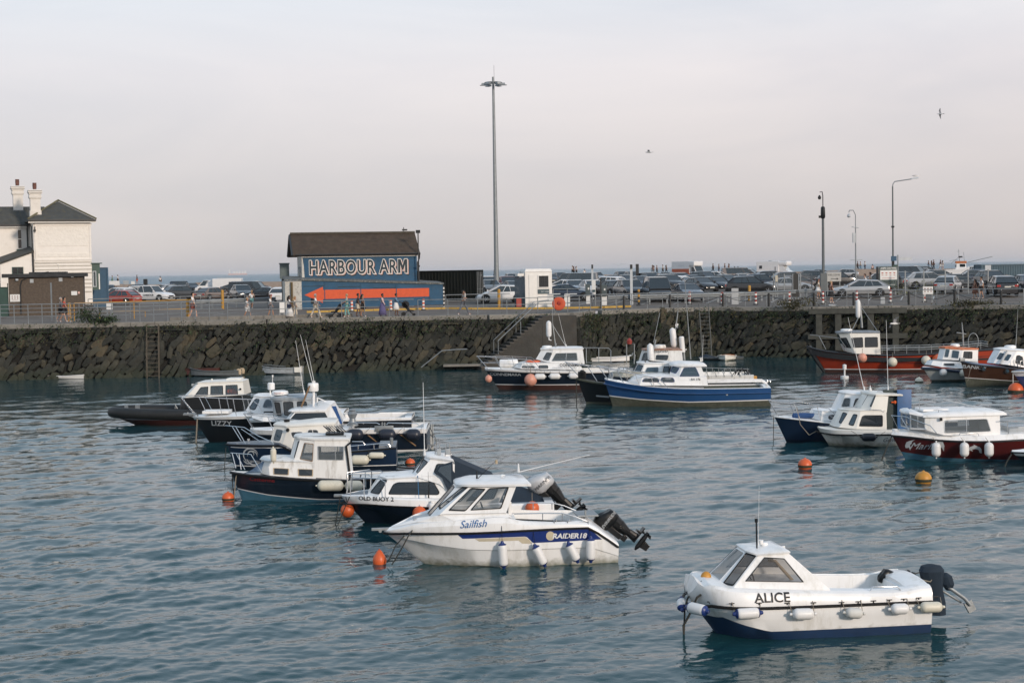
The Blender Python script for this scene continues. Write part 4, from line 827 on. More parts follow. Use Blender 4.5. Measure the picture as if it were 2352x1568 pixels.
b.part('roof_panel',MB().box(b.l(1400,537,0),(.95,.8,.05)),greyp,bevel=.01,smooth=False);b.part('vent_pipe',MB().lathe([(.1,0),(.1,.18),(.13,.22)],b.l(1245,552,.2),10),plast);b.part('mooring_bitts',MB().lathe([(.05,0),(.05,.1)],b.l(990,660,0),8).box(b.l(990,668,0),(.25,.25,.03)),steel)
b.part('horn',MB().lathe([(.07,0),(.05,.07)],b.l(1250,583,.74),10,0,(0,1,0)),plast)
p_=MB()
for yy in(1,-1):
 p_.tube([b.l(835,553,.04*yy),b.l(960,565,.35*yy),b.l(1050,620,.7*yy),b.l(1150,665,.9*yy),b.l(1155,682,.92*yy)],.017)
 for a,c in(((940,655),(882,562)),((970,675),(905,562)),((1075,665),(940,575))):p_.tube([b.l(*a,.5*yy),b.l(*c,.25*yy)],.014)
b.part('bow_rail',p_,steel)
ar=MB()
for yy in(1,-1):
 ar.tube([b.l(1655,692,.95*yy),b.l(1900,670,.98*yy),b.l(1928,680,.98*yy),b.l(1935,700,.98*yy)],.02)
 for zx in(1720,1825):ar.tube([b.l(zx,712,.97*yy),b.l(zx,682,.97*yy)],.015)
ar.tube([b.l(1680,660,.0),b.l(1750,660,.0),b.l(1765,680,0)],.02);b.part('aft_rail',ar,steel)
b.part('exhaust',MB().lathe([(.06,0),(.06,.3)],b.l(1943,690,.5),10),galv);b.part('transom_box',MB().box((.3,0,b.zs(.05)+.0),(.6,1.6,.1)),greydeck)
for k,(a_,c_,rd)in enumerate((((1668,778),(1795,778),.17),((1790,748),(1895,748),.11))):
 a,c=b.hp(*a_),b.hp(*c_);a.y=c.y=max(a.y,c.y)+.12;fender(b.W((a+c)/2),(a-c).length,rd,b.W(a)-b.W(c),['large cream fender on the side of the navy boat with wave emblem','slim cream fender near the stern of the navy boat with wave emblem'][k],fendy,None,ropedk,[b.W(b.hp(c_[0]-5 if k==0 else a_[0],715))])
def curl(c,k,pts,w_):
 mbq=MB();q0=b.hp(*c)
 pl_=[(x/k,y/k)for x,y in pts];L1=[];L2=[]
 for i,p in enumerate(pl_):
  a=pl_[max(0,i-1)];d_=pl_[min(len(pl_)-1,i+1)];tx,ty=d_[0]-a[0],d_[1]-a[1];l_=math.hypot(tx,ty)or 1;ww=w_*math.sin(PI*(i+.6)/(len(pl_)+.2));L1.append((p[0]-ty/l_*ww,p[1]+tx/l_*ww));L2.append((p[0]+ty/l_*ww,p[1]-tx/l_*ww))
 f=b.onhull(q0.x,q0.z,eps=.014);n=len(L1);mbq.add([f(x,y)for x,y in L1+L2],[(i,i+1,n+i+1,n+i)for i in range(n-1)]);return mbq
em=MB()
for(cx,cy,r0,a0,a1,w_)in((0,0,.26,.2,4.3,.028),(.05,.0,.17,-.3,3.4,.022),(.02,.06,.09,-1,3.2,.018),(.1,-.1,.24,3.4,5.6,.03),(-.12,-.14,.16,3.3,5.9,.02)):
 n=14;m_=curl((1005,752),1,[(cx+r0*math.cos(lerp(a0,a1,i/n))*1.05,cy+r0*math.sin(lerp(a0,a1,i/n)))for i in range(n+1)],w_);em.add(m_.v,m_.f)
b.part('emblem',em,greyl,smooth=False,fix=False)
b.text('Ocean',1000,797,.16,greyl,shear=.35);b.text('Blue',1060,806,.16,greyl,shear=.35)
rope([b.W(b.l(838,700,0)),b.W(b.l(832,790,0)),b.W(b.l(828,885,0))],'thin mooring line dropping from the bow of the navy boat with wave emblem',.014)

# --- inflatable workboat with black tubes
b=Boat('rib_boat','black inflatable workboat with white framed wheelhouse windows, leftmost of the boats',z1,(225,543),-2,2.4,Lw=5.9,sf=.95,tm=.6,e=2.2,g=.62)
b.hull((120,500),[(235,515),(640,520),(955,515)],[antired,mat('dark red hull',(.045,.011,.009),.5,dirt=(.03,.02,.02),da=.6),antired,antired],rail=0,deck=.02,line=0,boot=.05,sole=.3,tc=.5,dmats=[plast,greydeck])
tube_m=mat('black rubber tube',(.008,.009,.009),.6,var=.15,dirt=(.04,.04,.04),da=.4);tb=MB();r0=.25
pts=[b.l(980,475,1.15),b.l(620,482,1.2),b.l(400,480,1.15),b.l(250,476,1.0),b.l(150,470,.75),b.l(95,465,.35)];pts=[V((p.x,p.y,p.z))for p in pts]+[V((b.l(82,464,0).x,0,b.l(82,464,0).z))]
full=pts+[V((p.x,-p.y,p.z))for p in reversed(pts[:-1])];fine_=[]
for a,c in zip(full,full[1:]):fine_+=[a.lerp(c,i/3)for i in range(3)]
fine_.append(full[-1]);sm_=[fine_[0]]+[(fine_[i-1]+fine_[i]*2+fine_[i+1])/4 for i in range(1,len(fine_)-1)]+[fine_[-1]]
tb.tube(sm_,[.05]+[r0]*(len(sm_)-2)+[.05],16);b.part('tube',tb,tube_m)
b.cab([(950,500,.85),(560,485,.85),(528,470,.4)],[(955,352,.82),(565,368,.82),(540,372,.4)],m_=plast,name='console',solid=0)
b.cab([(955,350,.80),(568,368,.80),V(b.l(545,370,.35))],[(948,262,.62),(655,272,.62),V(b.l(640,275,.3))],{0:[[(628,358),(718,355),(720,295),(672,298)],[(738,352),(820,350),(818,288),(738,290)],[(838,345),(918,345),(915,282),(838,285)]]},cream,r=.04,name='wheelhouse',roof=(.04,.06,.03,.03,.03),glass=glassc,wins={'f':[rr(.06,.08,.94,.9,.1)]})
b.part('roof_pod',MB().box(b.l(900,250,0),(.75,.9,.22),taper=.85),cream,bevel=.03);b.part('roof_light',MB().lathe([(.04,0),(.04,.12)],b.l(745,258,0),8).lathe([(.09,0),(.09,.1)],b.l(622,290,0),10),cream)
b.part('crew_gear',MB().ball(b.l(885,325,.1),.16).ball(b.l(860,325,.0),.12).ball(b.l(905,335,.3),.12),orm);b.part('porthole',MB().lathe([(.06,0),(.06,.02)],b.l(903,257,.46),12,0,(0,1,0)).lathe([(.05,0),(.05,.02)],b.l(935,310,.8),12,0,(0,1,0)),plast)
b.part('deck_fitting',MB().box(b.l(175,430,.3),(.15,.1,.14)).box(b.l(250,428,.5),(.2,.1,.16)).tube([b.l(500,440,.9),b.l(502,415,.9),b.l(515,440,.9)],.03),galv)
b.part('seat',MB().box(b.l(760,430,.2),(.5,.4,.4)).box(b.l(900,420,.2),(.5,.4,.4)),bluecv,bevel=.03)
# --- black and white cabin boat LIZZY
b=Boat('cabin_boat','black cabin boat with white deck and long bow rail, lettered LIZZY',z7,(340,1262),0,2.5,Lw=5.7,sf=.9,tm=.42,e=2.3,g=.8)
b.hull((110,910),[(560,915),(850,905),(1250,890)],[blackh,blackh,blackh,white],topband=.12,boot=.1,line=0,tc=.4,rail=.03,rz=.0,railm=white,deck=.0,cam=.06,dmats=[white,white],keel=-.5)
b.text('LIZZY',515,1042,.30,greyl,offset=.003,sx=1.15);bf=MB().box(b.l(75,880,0),(.5,.25,.07)).tube([b.l(40,860,.05),b.l(80,905,.05),b.l(110,900,.05)],.04);b.part('anchor_roller',bf,galv)
b.part('deck_hatch',MB().box(b.l(455,845,.2),(1.1,.8,.12)),white,bevel=.03,smooth=False)
b.cab([(1350,885,.98),(1010,880,.90),(850,830,.5)],[(1330,640,.74),(1060,645,.70),(965,630,.42)],{0:[([(1075,795),(1225,800),(1210,680),(1125,672)],dict(frame=greyl))],1:[[(890,800),(975,828),(1045,675),(975,665)]]},white,r=.12,name='wheelhouse',roof=(.03,.05,.05,.02,.05),glass=glassbl,wins={'f':[rr(.08,.15,.92,.9,.1)]})
MB().box(b.l(1195,862,.96)+V((0,.03,0)),(.55,.02,.12)).build('name_board',plast,b.root);q=b.l(1195,868,1.0);lettering('SARK',.11,lambda u,v,w_=0:V((q.x-u,.995,q.z+v)),wht,b.root);lettering('SSR 1',.12,lambda u,v,w_=0:V((q.x-u,.95,q.z+.2+v)),greyl,b.root)
b.pulpit(.50,.62,.85,n=5,r=.016,over=.25)
b.part('roof_rail',MB().tube([b.l(980,625,.5),b.l(1180,612,.5),b.l(1190,640,.5)],.014).tube([b.l(990,618,-.4),b.l(1180,606,-.4)],.014),steel)
b.part('light_pole',MB().tube([b.l(1190,620,0),b.l(1188,545,0)],.03).lathe([(.11,0),(.15,.03),(.15,.26),(.11,.30)],b.l(1203,545,0),12).tube([b.l(1220,540,0),b.l(1222,370,0)],.012).lathe([(.035,0),(.035,.09)],b.l(1222,370,0)),white)
rope([b.W(b.l(185,890,.2)),b.W(b.l(175,1000,.2)),b.W(b.l(160,1290,.2))],'thick brown mooring ropes hanging from the LIZZY bow roller',.03,ropem)
# --- grey wheelhouse boat
b=Boat('cabin_boat','grey wheelhouse boat with white radar dome, tucked between LIZZY and the boat with black windows',z7,(1000,1322),0,2.4,Lw=6.3,sf=.9,tm=.42,e=2.3,g=.8)
b.hull((895,955),[(1100,960),(1400,950)],[blackh,blackh,blackh,white],topband=.1,boot=.1,line=0,tc=.42,rail=.03,railm=white,deck=.03,cam=.08,dmats=[white,greyp])
b.cab([(1400,990,.85),(1080,980,.8),(930,930,.3)],[(1390,925,.75),(1100,900,.6),(950,880,.2)],m_=white,name='trunk_cabin',solid=0)
b.cab([(1780,940,.95),(1380,965,.92),(1270,960,.65),V(b.l(1245,955,.3))],[(1740,680,.82),(1350,690,.80),(1240,690,.6),V(b.l(1215,690,.28))],{0:[([(1385,895),(1515,895),(1505,712),(1370,714)],dict(frame=plast)),([(1575,890),(1700,880),(1690,705),(1560,710)],dict(frame=plast))],1:[([(1288,895),(1345,905),(1325,725),(1255,715)],dict(frame=plast))]},greyp,r=.06,name='wheelhouse',roof=(.10,.06,.05,.08,.05),wins={'f':[rr(.08,.25,.92,.92,.1)]})
rd=b.radar(b.l(1325,618,0),.34);lettering('Raymarine',.09,lambda u,v,w_=0:b.l(1325,612,0)+V((-u,.345,.06+v)),redl,b.root,shear=.2)
b.part('roof_rail',MB().tube([b.l(1400,645,.6),b.l(1430,625,.6),b.l(1590,628,.6),b.l(1640,650,.6)],.014).tube([b.l(1400,635,-.5),b.l(1600,618,-.5)],.014),galv)
b.whip(b.l(1660,620,.2),2.2,(.28,.1),.014)
ar=MB();
for zy in(0,40):ar.tube([b.l(2190,880+zy,-1.0),b.l(2400,868+zy,-1.0),b.l(2700,860+zy,-1.0)],.016)
for k in range(4):ar.tube([b.l(2250+k*140,870,-1.0),b.l(2250+k*140,960,-1.0)],.014)
b.part('aft_rail',ar,steel);b.part('searchlight',MB().lathe([(.09,0),(.12,.04),(.12,.2),(.08,.24)],b.l(1690,760,.3),12),white)
# --- long white-decked boat with black wraparound windows
b=Boat('cabin_boat','long navy boat with white deck, black wraparound cabin windows and three navy fenders',z7,(1030,1387),0,2.6,stern=(3355,1361),sf=.95,tm=.42,e=2.3,g=.8)
b.zf=z7;b.hull((905,1092),[(1200,1108),(1500,1115),(2200,1100),(2680,1092),(3385,1085)],[antif,navy,wline,white],topband=.17,boot=.0,line=.07,tc=.42,tb=.02,rail=.045,railm=navy,rz=.16,deck=.0,cam=.07,dmats=[white,white,greyp],sole=.45,sd=.42,keel=-.5)
b.cab([(2155,1090,1.0),(1460,1110,.9),(1280,1060,.4)],[(2130,1020,.92),(1480,1040,.75),(1300,1020,.3)],m_=white,name='coachroof',solid=0,roof=(.01,.04,.05,0,0))
b.cab([(2160,1020,.92),(2040,1022,.92),(1400,1020,.85),V(b.l(1360,1000,.3))],[(2020,770,.72),(1950,845,.74),(1530,850,.66),V(b.l(1490,845,.25))],{1:[([(1405,1012),(2030,1015),(1945,860),(1540,866)],dict(frame=plast))]},white,r=.02,name='cabin',glass=glassd,roof=(.04,.10,.05,.15,.03),wins={'f':[(rr(.03,.03,.97,.97,.02),dict(frame=plast))]})
b.part('aft_canvas',MB().add([b.l(2040,770,.7),b.l(2100,770,.7),b.l(2190,1010,.95),b.l(2160,1015,.95),b.l(2040,770,-.7),b.l(2100,770,-.7),b.l(2190,1010,-.95)],[(0,1,2,3),(1,5,6,2),(0,4,5,1)]),bluecv)
b.part('mast',MB().tube([b.l(1790,790,0),b.l(1790,560,0)],.05).tube([b.l(1840,780,0),b.l(1842,650,0)],.03).tube([b.l(1842,655,0),b.l(2000,725,.1)],.025).lathe([(.19,0),(.21,.05),(.21,.28),(.19,.32)],b.l(1785,565,0),14),white)
b.whip(b.l(1785,490,.1),2.0,(.46,0),.013);b.whip(b.l(1808,490,-.1),1.8,(.32,0),.012);b.part('boathook',MB().tube([b.l(1620,780,.3),b.l(1735,490,.3)],.035),wood)
b.part('winch',MB().lathe([(.20,0),(.20,.07),(.12,.12),(.10,.26),(.19,.42),(.2,.46),(.12,.56),(.14,.60),(.10,.66)],(lambda a:(b.l(*a,.8)))((2208,1088)),14),galv)if False else None
wz=Boat.__new__(Boat);wz.__dict__.update(b.__dict__);wz.zf=z8
q=wz.l(808,665,.85);b.part('capstan',MB().lathe([(.22,0),(.22,.06),(.14,.12),(.11,.28),(.18,.42),(.19,.46),(.12,.56),(.14,.60),(.09,.66)],q,14),galv)
ar=MB()
for yy,L_ in((.98,[[(725,645),(745,612),(1200,618),(1250,645)],[(1360,648),(1385,618),(1850,628),(1890,660)]]),(-.98,[[(640,560),(760,555),(1130,560),(1165,585)],[(1290,585),(1310,560),(1760,568),(1800,595)]])):
 for pl in L_:ar.tube([wz.l(*p,yy)for p in pl],.017)
 for zx in((980,1625)if yy>0 else(910,1470)):ar.tube([wz.l(zx,640 if yy>0 else 582,yy),wz.l(zx,616 if yy>0 else 560,yy)],.014)
b.part('grab_rail',ar,steel)
b.part('plate',MB().box(wz.l(1318,712,1.30),(.72,.04,.22)),galv,bevel=.01);b.part('ladder',MB().tube([wz.l(1285,680,1.2),wz.l(1285,610,1.2)],.018).tube([wz.l(1328,680,1.2),wz.l(1328,610,1.2)],.018).tube([wz.l(1280,635,1.2),wz.l(1345,635,1.2)],.014),galv)
sp=MB()
for a,c in(((1030,795),(1215,940)),((1560,790),(1835,992))):sp.tube([wz.hp(*a)+V((0,.03,0)),wz.hp(*c)+V((0,.03,0))],.028)
b.part('timber_strip',sp,wood)
for k,(x0_,x1_)in enumerate(((705,1000),(1225,1525),(1660,1930))):
 a,c=wz.hp(x0_+10,802),wz.hp(x1_-10,802);a.y=c.y=max(a.y,c.y)+.16;fender(b.W((a+c)/2),(a-c).length,.22,b.W(a)-b.W(c),'big dark navy fender on the long white-decked boat, '+['nearest its cabin','middle of three','nearest its stern'][k],fendk,None,ropem,[b.W(wz.hp(x0_+60 if k==0 else x0_-20,680)),b.W(wz.hp(x1_+110 if k<2 else x1_,680))])
sg=MB()
for zx,a,c in((2085,640,1090),(2110,640,1060),(2095,800,1080),(2070,700,980)):sg.tube([wz.l(zx,a,0.2),wz.l(zx+6,c,.3)],.022)
sg.tube([wz.l(2060,690,.6),wz.l(2150,860,.3),wz.l(2180,980,.3)],.02);sg.box(wz.l(2090,960,0),(.3,1.0,.05));b.part('stern_ladder',sg,galv)
b.pulpit(.62,.35,.62,n=3,r=.016,over=.15)
# --- Connemara, by the steps
b=Boat('cabin_boat','navy and white cabin boat by the harbour steps, lettered CONNEMARA',z4,(185,545),-1,2.7,Lw=7.3,sf=.92,tm=.42,e=2.3,g=.8)
b.hull((78,390),[(250,398),(450,407),(650,410),(790,410)],[antired,navy,wline,white],topband=.13,boot=.28,line=.05,tc=.42,rail=.06,rz=.10,railm=blackh,deck=.0,cam=.08,dmats=[white,white,greyp],keel=-.5)
b.text('CONNEMARA',232,443,.26,greyl,offset=.003,sx=1.1)
b.cab([(800,400,1.1),(345,390,1.0),(300,380,.5)],[(790,350,1.02),(360,352,.85),(325,352,.4)],{0:[[(350,384),(452,386),(445,368),(355,368)],[(480,388),(552,388),(548,364),(482,364)]]},white,r=.08,name='trunk_cabin',roof=(.02,.05,.02,.02,.0),glass=glassc)
b.cab([(820,360,1.0),(560,345,.92),(460,320,.45)],[(805,245,.84),(590,248,.76),(500,250,.4)],{0:[([(575,335),(772,330),(765,272),(608,275)],dict(frame=greyl,split=.46))],1:[[(512,322),(555,330),(585,275),(540,270)]]},white,r=.07,name='wheelhouse',roof=(.05,.08,.05,.05,.08),glass=glassc,wins={'f':[rr(.06,.15,.48,.9,.1),rr(.52,.15,.94,.9,.1)]})
q=b.l(705,386,1.12);lettering('CONNEMARA',.24,lambda u,v,w_=0:V((b.l(735,372,1.1).x-u,1.085,b.l(735,373,1.1).z+v)),black,b.root,offset=.004);lettering('ON:9206 43N.T.6.42',.16,lambda u,v,w_=0:V((b.l(672,390,1.1).x-u,1.13,b.l(672,390,1.1).z+v)),greyp,b.root)
b.radar(b.l(543,243,0),.30);b.part('liferaft',MB().lathe([(.05,-.55),(.22,-.52),(.25,-.45),(.25,-.03),(.26,-.02),(.26,.02),(.25,.03),(.25,.45),(.22,.52),(.05,.55)],b.l(258,352,0),14,0,(1,0,0)),white)
b.part('lifebuoy',MB().tube([b.l(440,340,.3)+V((.36*math.cos(a),.36*math.sin(a),0))for a in[2*PI*i/14 for i in range(15)]],.09),orange)
b.part('mast',MB().tube([b.l(608,235,0),b.l(585,60,0)],.03).tube([b.l(585,60,0),b.l(582,-60,0)],.012).tube([b.l(590,75,0),b.l(690,235,.1)],.018).lathe([(.05,0),(.05,.18),(.07,.25)],b.l(608,235,0)),galv);b.whip(b.l(686,235,.3),1.95,(.42,0),.012)
b.part('mast_fender',MB().lathe([(.03,-.48),(.12,-.42),(.155,-.3),(.155,.3),(.12,.42),(.03,.48)],b.l(556,96,.1),12).tube([b.l(556,150,.1),b.l(558,175,.1),b.l(575,180,.1)],.03),fendw)
b.pulpit(.60,.60,.72,n=4,r=.016,over=.25,mid=True)
ar=MB()
for yy in(1.05,-1.05):
 ar.tube([b.l(760,235,yy*.7),b.l(900,235,yy*.7),b.l(1000,238,yy*.7),b.l(1018,255,yy*.7),b.l(1018,345,yy)],.022);ar.tube([b.l(835,240,yy*.7),b.l(835,350,yy)],.02);ar.tube([b.l(928,240,yy*.7),b.l(928,345,yy)],.02);ar.tube([b.l(835,345,yy),b.l(1060,350,yy)],.016)
b.part('gantry',ar,galv)
for k,(a_,c_)in enumerate((((448,448),(532,448)),((558,446),(642,446)),((702,444),(785,444)))):
 a,c=b.hp(*a_),b.hp(*c_);a.y=c.y=max(a.y,c.y)+.14;fender(b.W((a+c)/2),(a-c).length,.17,b.W(a)-b.W(c),'white fender lying level on the navy side of CONNEMARA, '+['nearest the bow','middle one','nearest the stern'][k],fendw,None,ropedk,[b.W(b.hp(a_[0]+10,408)),b.W(b.hp(c_[0]-8,408))])
q=b.hp(421,472);q.y+=.28;o=buoy(b.W(q),.36,pink,'faded orange buoy hanging on the navy side of CONNEMARA',1.0,None,'faded buoys',water=False);MB().tube([(0,0,.3),(0,-.2,.75)],.014).build('rope',ropem,o)
o=buoy(b.W(b.l(108,466,.9)),.2,pink,'small faded orange buoy hanging ahead of the CONNEMARA bow',1.1,'eye','faded buoys',water=False)
# --- long white wheelhouse boat behind the blue one
b=Boat('fishing_boat','weathered white wheelhouse boat with long railed aft deck, behind the blue boat',z9,(560,860),0,2.9,stern=(2095,842),sf=.95,tm=.42,e=2.3,g=.8)
b.hull((420,640),[(700,655),(1100,705),(1500,722),(2110,715)],[antif2,plast,wline,worn],topband=.45,boot=.15,line=.04,tc=.55,tb=.02,rail=.07,rz=.42,railm=rub,deck=.3,sd=.05,sole=.5,dmats=[worn,worn,greyp],keel=-.5)
b.cab([(1300,600,1.15),(900,600,1.1),(820,590,.6)],[(1285,440,1.0),(940,442,.92),(865,440,.5)],{0:[([(990,548),(1130,556),(1148,500),(1130,488),(1000,488)],dict(frame=worn))],1:[[(840,560),(900,565),(920,470),(868,470)]]},worn,r=.08,name='wheelhouse',roof=(.05,.06,.03,.05,.05),rm=mat('rusty roof',(.30,.15,.09),.8,var=.3,dirt=(.5,.48,.44),da=.8))
lettering('PHILLIPSHIA',.17,lambda u,v,w_=0:V((b.l(1050,460,1.05).x-u,1.08,b.l(1050,462,1.05).z+v)),black,b.root,offset=.002)
b.part('dinghy_on_roof',MB().lathe([(.1,-.35),(.34,-.2),(.38,0),(.34,.12),(.1,.14)],b.l(1040,402,.1),14),worn);ms=MB().tube([b.l(1190,415,0),b.l(1240,60,0),b.l(1250,-20,0)],[.05,.03,.015]).tube([b.l(1320,550,.3),b.l(1310,420,.3)],.06);b.part('mast',ms,galv)
b.part('mast_fender',MB().lathe([(.03,-.58),(.14,-.50),(.18,-.4),(.18,.4),(.14,.50),(.03,.58)],b.l(1195,300,.2),12,0,(.1,0,1)),fendw);b.part('radar_reflector',MB().lathe([(.15,0),(.15,.85),(.1,.9)],b.l(1300,460,.5),12,0,(.08,0,1)).lathe([(.03,0),(.05,.08)],b.l(1335,440,.5)),fendw)
b.part('flag',MB().add([b.l(1225,130,0),b.l(1255,150,.1),b.l(1235,185,0),b.l(1215,165,.1)],[(0,1,2,3)]).add([b.l(1235,155,0),b.l(1250,175,.1),b.l(1240,200,0)],[(0,1,2)]),fendw)
b.whip(b.l(1390,540,.2),4.6,(.30,0),.035,galv,'derrick',base=False)
ar=MB()
for yy in(1.3,-1.3):
 ar.tube([b.l(1490,632,yy),b.l(2040,650,yy)],.018);ar.tube([b.l(640,570,yy*.8),b.l(480,590,yy*.6)],.018)
 for k in range(9):ar.tube([b.l(1500+k*65,636,yy),b.l(1500+k*65+10,700,yy)],.014)
for k in range(5):ar.tube([b.l(1560+k*90,668,1.42),b.l(1590+k*90,735,1.45)],.02)
b.part('rail',ar,galv);b.part('fish_box',MB().box(b.l(2080,760,.9),(.45,.4,.35)),mat('ochre box',(.45,.22,.03),.6,dirt=(.2,.12,.05)),bevel=.02)
hp_=MB()
for k in range(7):a0=random.uniform(0,6);c=b.l(1950+random.randint(-40,40),740,1.2);hp_.tube([c+V((.35*math.cos(a0+t)*(1-.3*math.sin(t*2)),.1*math.sin(t),.5*math.sin(a0+t)))for t in[i*2*PI/10 for i in range(11)]],.025)
b.part('hose',hp_,plast);b.part('deck_gear',MB().box(b.l(1690,770,.9),(1.7,.7,.14)).box(b.l(2020,765,.8),(.5,.5,.35)),worn,bevel=.02)
fr_=MB();fr_.tube([b.l(674,590,.3),b.l(674,370,.3),b.l(760,370,.3),b.l(757,590,.3)],.03);fr_.tube([b.l(730,500,.3),b.l(745,470,.3),b.l(765,490,.3),b.l(760,560,.3)],.04);b.part('frame',fr_,galv);b.part('lantern',MB().lathe([(.14,0),(.16,.2),(.03,.35)],b.l(705,370,.3),8),mat('red lamp',(.25,.03,.02),.5))
# --- dark old boat beside the blue one
b=Boat('cabin_boat','grubby dark hulled boat with small mouldy white cabin, jammed against the blue boat',z9,(225,1040),-1,2.6,Lw=8.6,sf=.9,tm=.42,e=2.3,g=.8)
b.hull((118,745),[(300,785),(450,805),(900,830),(1500,840)],[antif2,blackh,antif2,blackh],boot=.12,line=0,tc=.42,rail=.10,railm=antif2,deck=.12,dmats=[blackh,mat('mossy deck',(.16,.15,.11),.9,var=.3,dirt=(.05,.06,.03),da=.8)],keel=-.5)
b.decal([(332,940),(480,950),(480,968),(335,955)],greyl,'rubbing_strip')
b.cab([(1110,760,.9),(620,740,.85),(500,730,.4)],[(1100,690,.85),(640,690,.7),(520,690,.3)],m_=mat('mouldy white',(.38,.37,.32),.8,var=.2,vs=3,dirt=(.12,.13,.08),da=.85),name='coachroof',solid=0,roof=(.02,.05,.02,0,0))
b.cab([(1180,700,.85),(840,705,.8),(745,690,.4)],[(1180,590,.72),(875,592,.66),(800,585,.35)],{0:[([(870,690),(1030,685),(1030,625),(900,630)],dict(frame=greyl)),[(1080,680),(1150,680),(1150,620),(1090,620)]],1:[[(758,685),(820,698),(860,610),(800,600)]]},worn,r=.06,name='wheelhouse',roof=(.04,.05,.04,.04,.04),glass=glassbl,wins={'f':[rr(.08,.15,.92,.9,.1)]})
b.part('porthole_cover',MB().lathe([(.25,0),(.25,.03)],b.l(500,735,.45),14,0,(.9,.4,.2)),greyp)
b.pulpit(.55,.62,.8,n=5,r=.02,over=.3);b.part('mast',MB().tube([b.l(940,580,0),b.l(1000,320,0)],.04).tube([b.l(975,350,0),b.l(1045,20,0)],.016),galv)
b.part('mast_fender',MB().lathe([(.03,-.56),(.13,-.48),(.165,-.4),(.165,.4),(.13,.48),(.03,.56)],b.l(942,485,.2),12,0,(.05,0,1)),fendw);b.part('roof_hoop',MB().tube([b.l(890,590,.5),b.l(880,560,.5),b.l(900,540,.5),b.l(930,560,.5),b.l(1090,575,.5)],.03),plast)
b.part('windlass',MB().box(b.l(175,715,0),(.4,.4,.35)).lathe([(.16,-.2),(.16,.2)],b.l(180,690,0),10,0,(0,1,0)),plast,bevel=.03)
rope([b.W(b.l(112,760,0)),b.W(b.l(114,950,0)),b.W(b.l(116,1045,0))],'weedy mooring rope off the bow of the grubby dark boat',.03)
# --- blue boat
b=Boat('cabin_boat','bright blue boat with white cabin and peaked wheelhouse roof, right of centre',z9,(518,1062),-2,2.7,stern=(2288,1058),sf=.92,tm=.42,e=2.2,g=.8)
b.hull((424,762),[(600,800),(900,845),(1200,868),(1600,872),(2000,866),(2322,858)],[antif2,blueh,wline,blueh],boot=lambda t:pw([(0,.28),(.5,.22),(.8,.35),(1,.5)],t),line=.05,tc=.40,tb=.04,rail=.07,railm=blueh,rz=.18,deck=.0,cam=.08,sd=.28,sole=.35,dmats=[white,white,greyp],cap=.03,keel=-.5)
b.cab([(1575,835,1.05),(820,830,.95),(690,790,.4)],[(1560,735,.98),(850,735,.8),(760,730,.35)],{0:[([(845,790),(1040,795),(1030,745),(865,750)],dict(frame=bluestripe)),([(1055,793),(1215,797),(1195,742),(1060,740)],dict(frame=bluestripe))]},white,r=.14,name='trunk_cabin',roof=(.0,.12,.0,.0,.0),glass=glassc)
b.cab([(1560,800,1.0),(1250,765,.95),(1145,735,.45)],[(1500,622,.84),(1290,622,.78),(1180,612,.4)],{0:[([(1262,732),(1490,728),(1445,630),(1315,632)],dict(frame=bluestripe))],1:[([(1165,680),(1225,700),(1265,640),(1195,620)],dict(frame=bluestripe))]},white,r=.07,name='wheelhouse',roof=(.06,.16,.08,.10,.30),glass=glassbl,wins={'f':[rr(.06,.15,.48,.9,.1),rr(.52,.15,.94,.9,.1)]})
lettering('RX 176',.15,lambda u,v,w_=0:V((b.l(1445,772,1.03).x-u,1.045,b.l(1445,774,1.03).z+v)),black,b.root,offset=.003);b.part('roof_horn',MB().lathe([(.05,0),(.03,.1),(.08,.18)],b.l(1502,562,0)),cream);b.whip(b.l(1520,560,.2),1.3,(-.05,0),.01)
b.part('coaming',MB().tube([b.l(1575,795,1.0),b.l(2180,786,1.0),b.l(2235,810,.95),b.l(2235,835,0)],.05).tube([b.l(1575,775,-1.0),b.l(2180,770,-1.0),b.l(2235,800,-.95)],.05),white)
b.part('stern_rail',MB().tube([b.l(2215,800,.4),b.l(2225,775,.4),b.l(2245,775,.4),b.l(2250,800,.4)],.02).tube([b.l(2245,800,.0),b.l(2255,775,.0),b.l(2275,778,.0),b.l(2280,800,.0)],.02),steel)
b.part('scupper_stain',MB().lathe([(.06,0),(.02,.03)],b.hp(1793,930),8,0,(0,1,0)),fendw);b.pulpit(.62,.42,.66,n=4,r=.02,over=.2)
# --- red workboat
b=Boat('fishing_boat','red fishing boat with cream wheelhouse against the harbour wall',z5,(568,478),-3,3.3,Lw=11.2,sf=.9,tm=.45,e=2.2,g=.8)
b.hull((412,250),[(520,288),(700,308),(900,325),(1100,330),(1400,322),(1700,305),(1950,280)],[antired,redh,wline,blackh],topband=.03,boot=.2,line=.05,tc=.55,rail=.08,railm=blackh,deck=.45,cam=.1,dmats=[blackh,greydeck],sole=.75,sd=.02,keel=-.6,tb=.02)
b.part('stem_plate',MB().tube([b.l(428,262,0),b.l(500,380,0),b.l(560,470,0)],[.18,.16,.12],6),blackh)
b.decal([(1040,382),(1200,392),(1390,395),(1390,408),(1200,404),(1045,394)],mat('dark red strake',(.16,.016,.008),.5),'strake')
b.cab([(1035,325,1.15),(820,320,1.1),(745,300,.6)],[(1028,145,1.0),(775,145,.96),(680,145,.5)],{0:[([(808,268),(890,265),(885,180),(785,185)],dict(frame=plast)),([(905,265),(1015,262),(1012,178),(905,180)],dict(frame=plast))],1:[([(715,260),(790,270),(752,182),(688,180)],dict(frame=plast))]},cream,r=.06,name='wheelhouse',roof=(.06,.08,.03,.06,.05),rm=greydeck,wins={'f':[rr(.06,.4,.94,.92,.08)]})
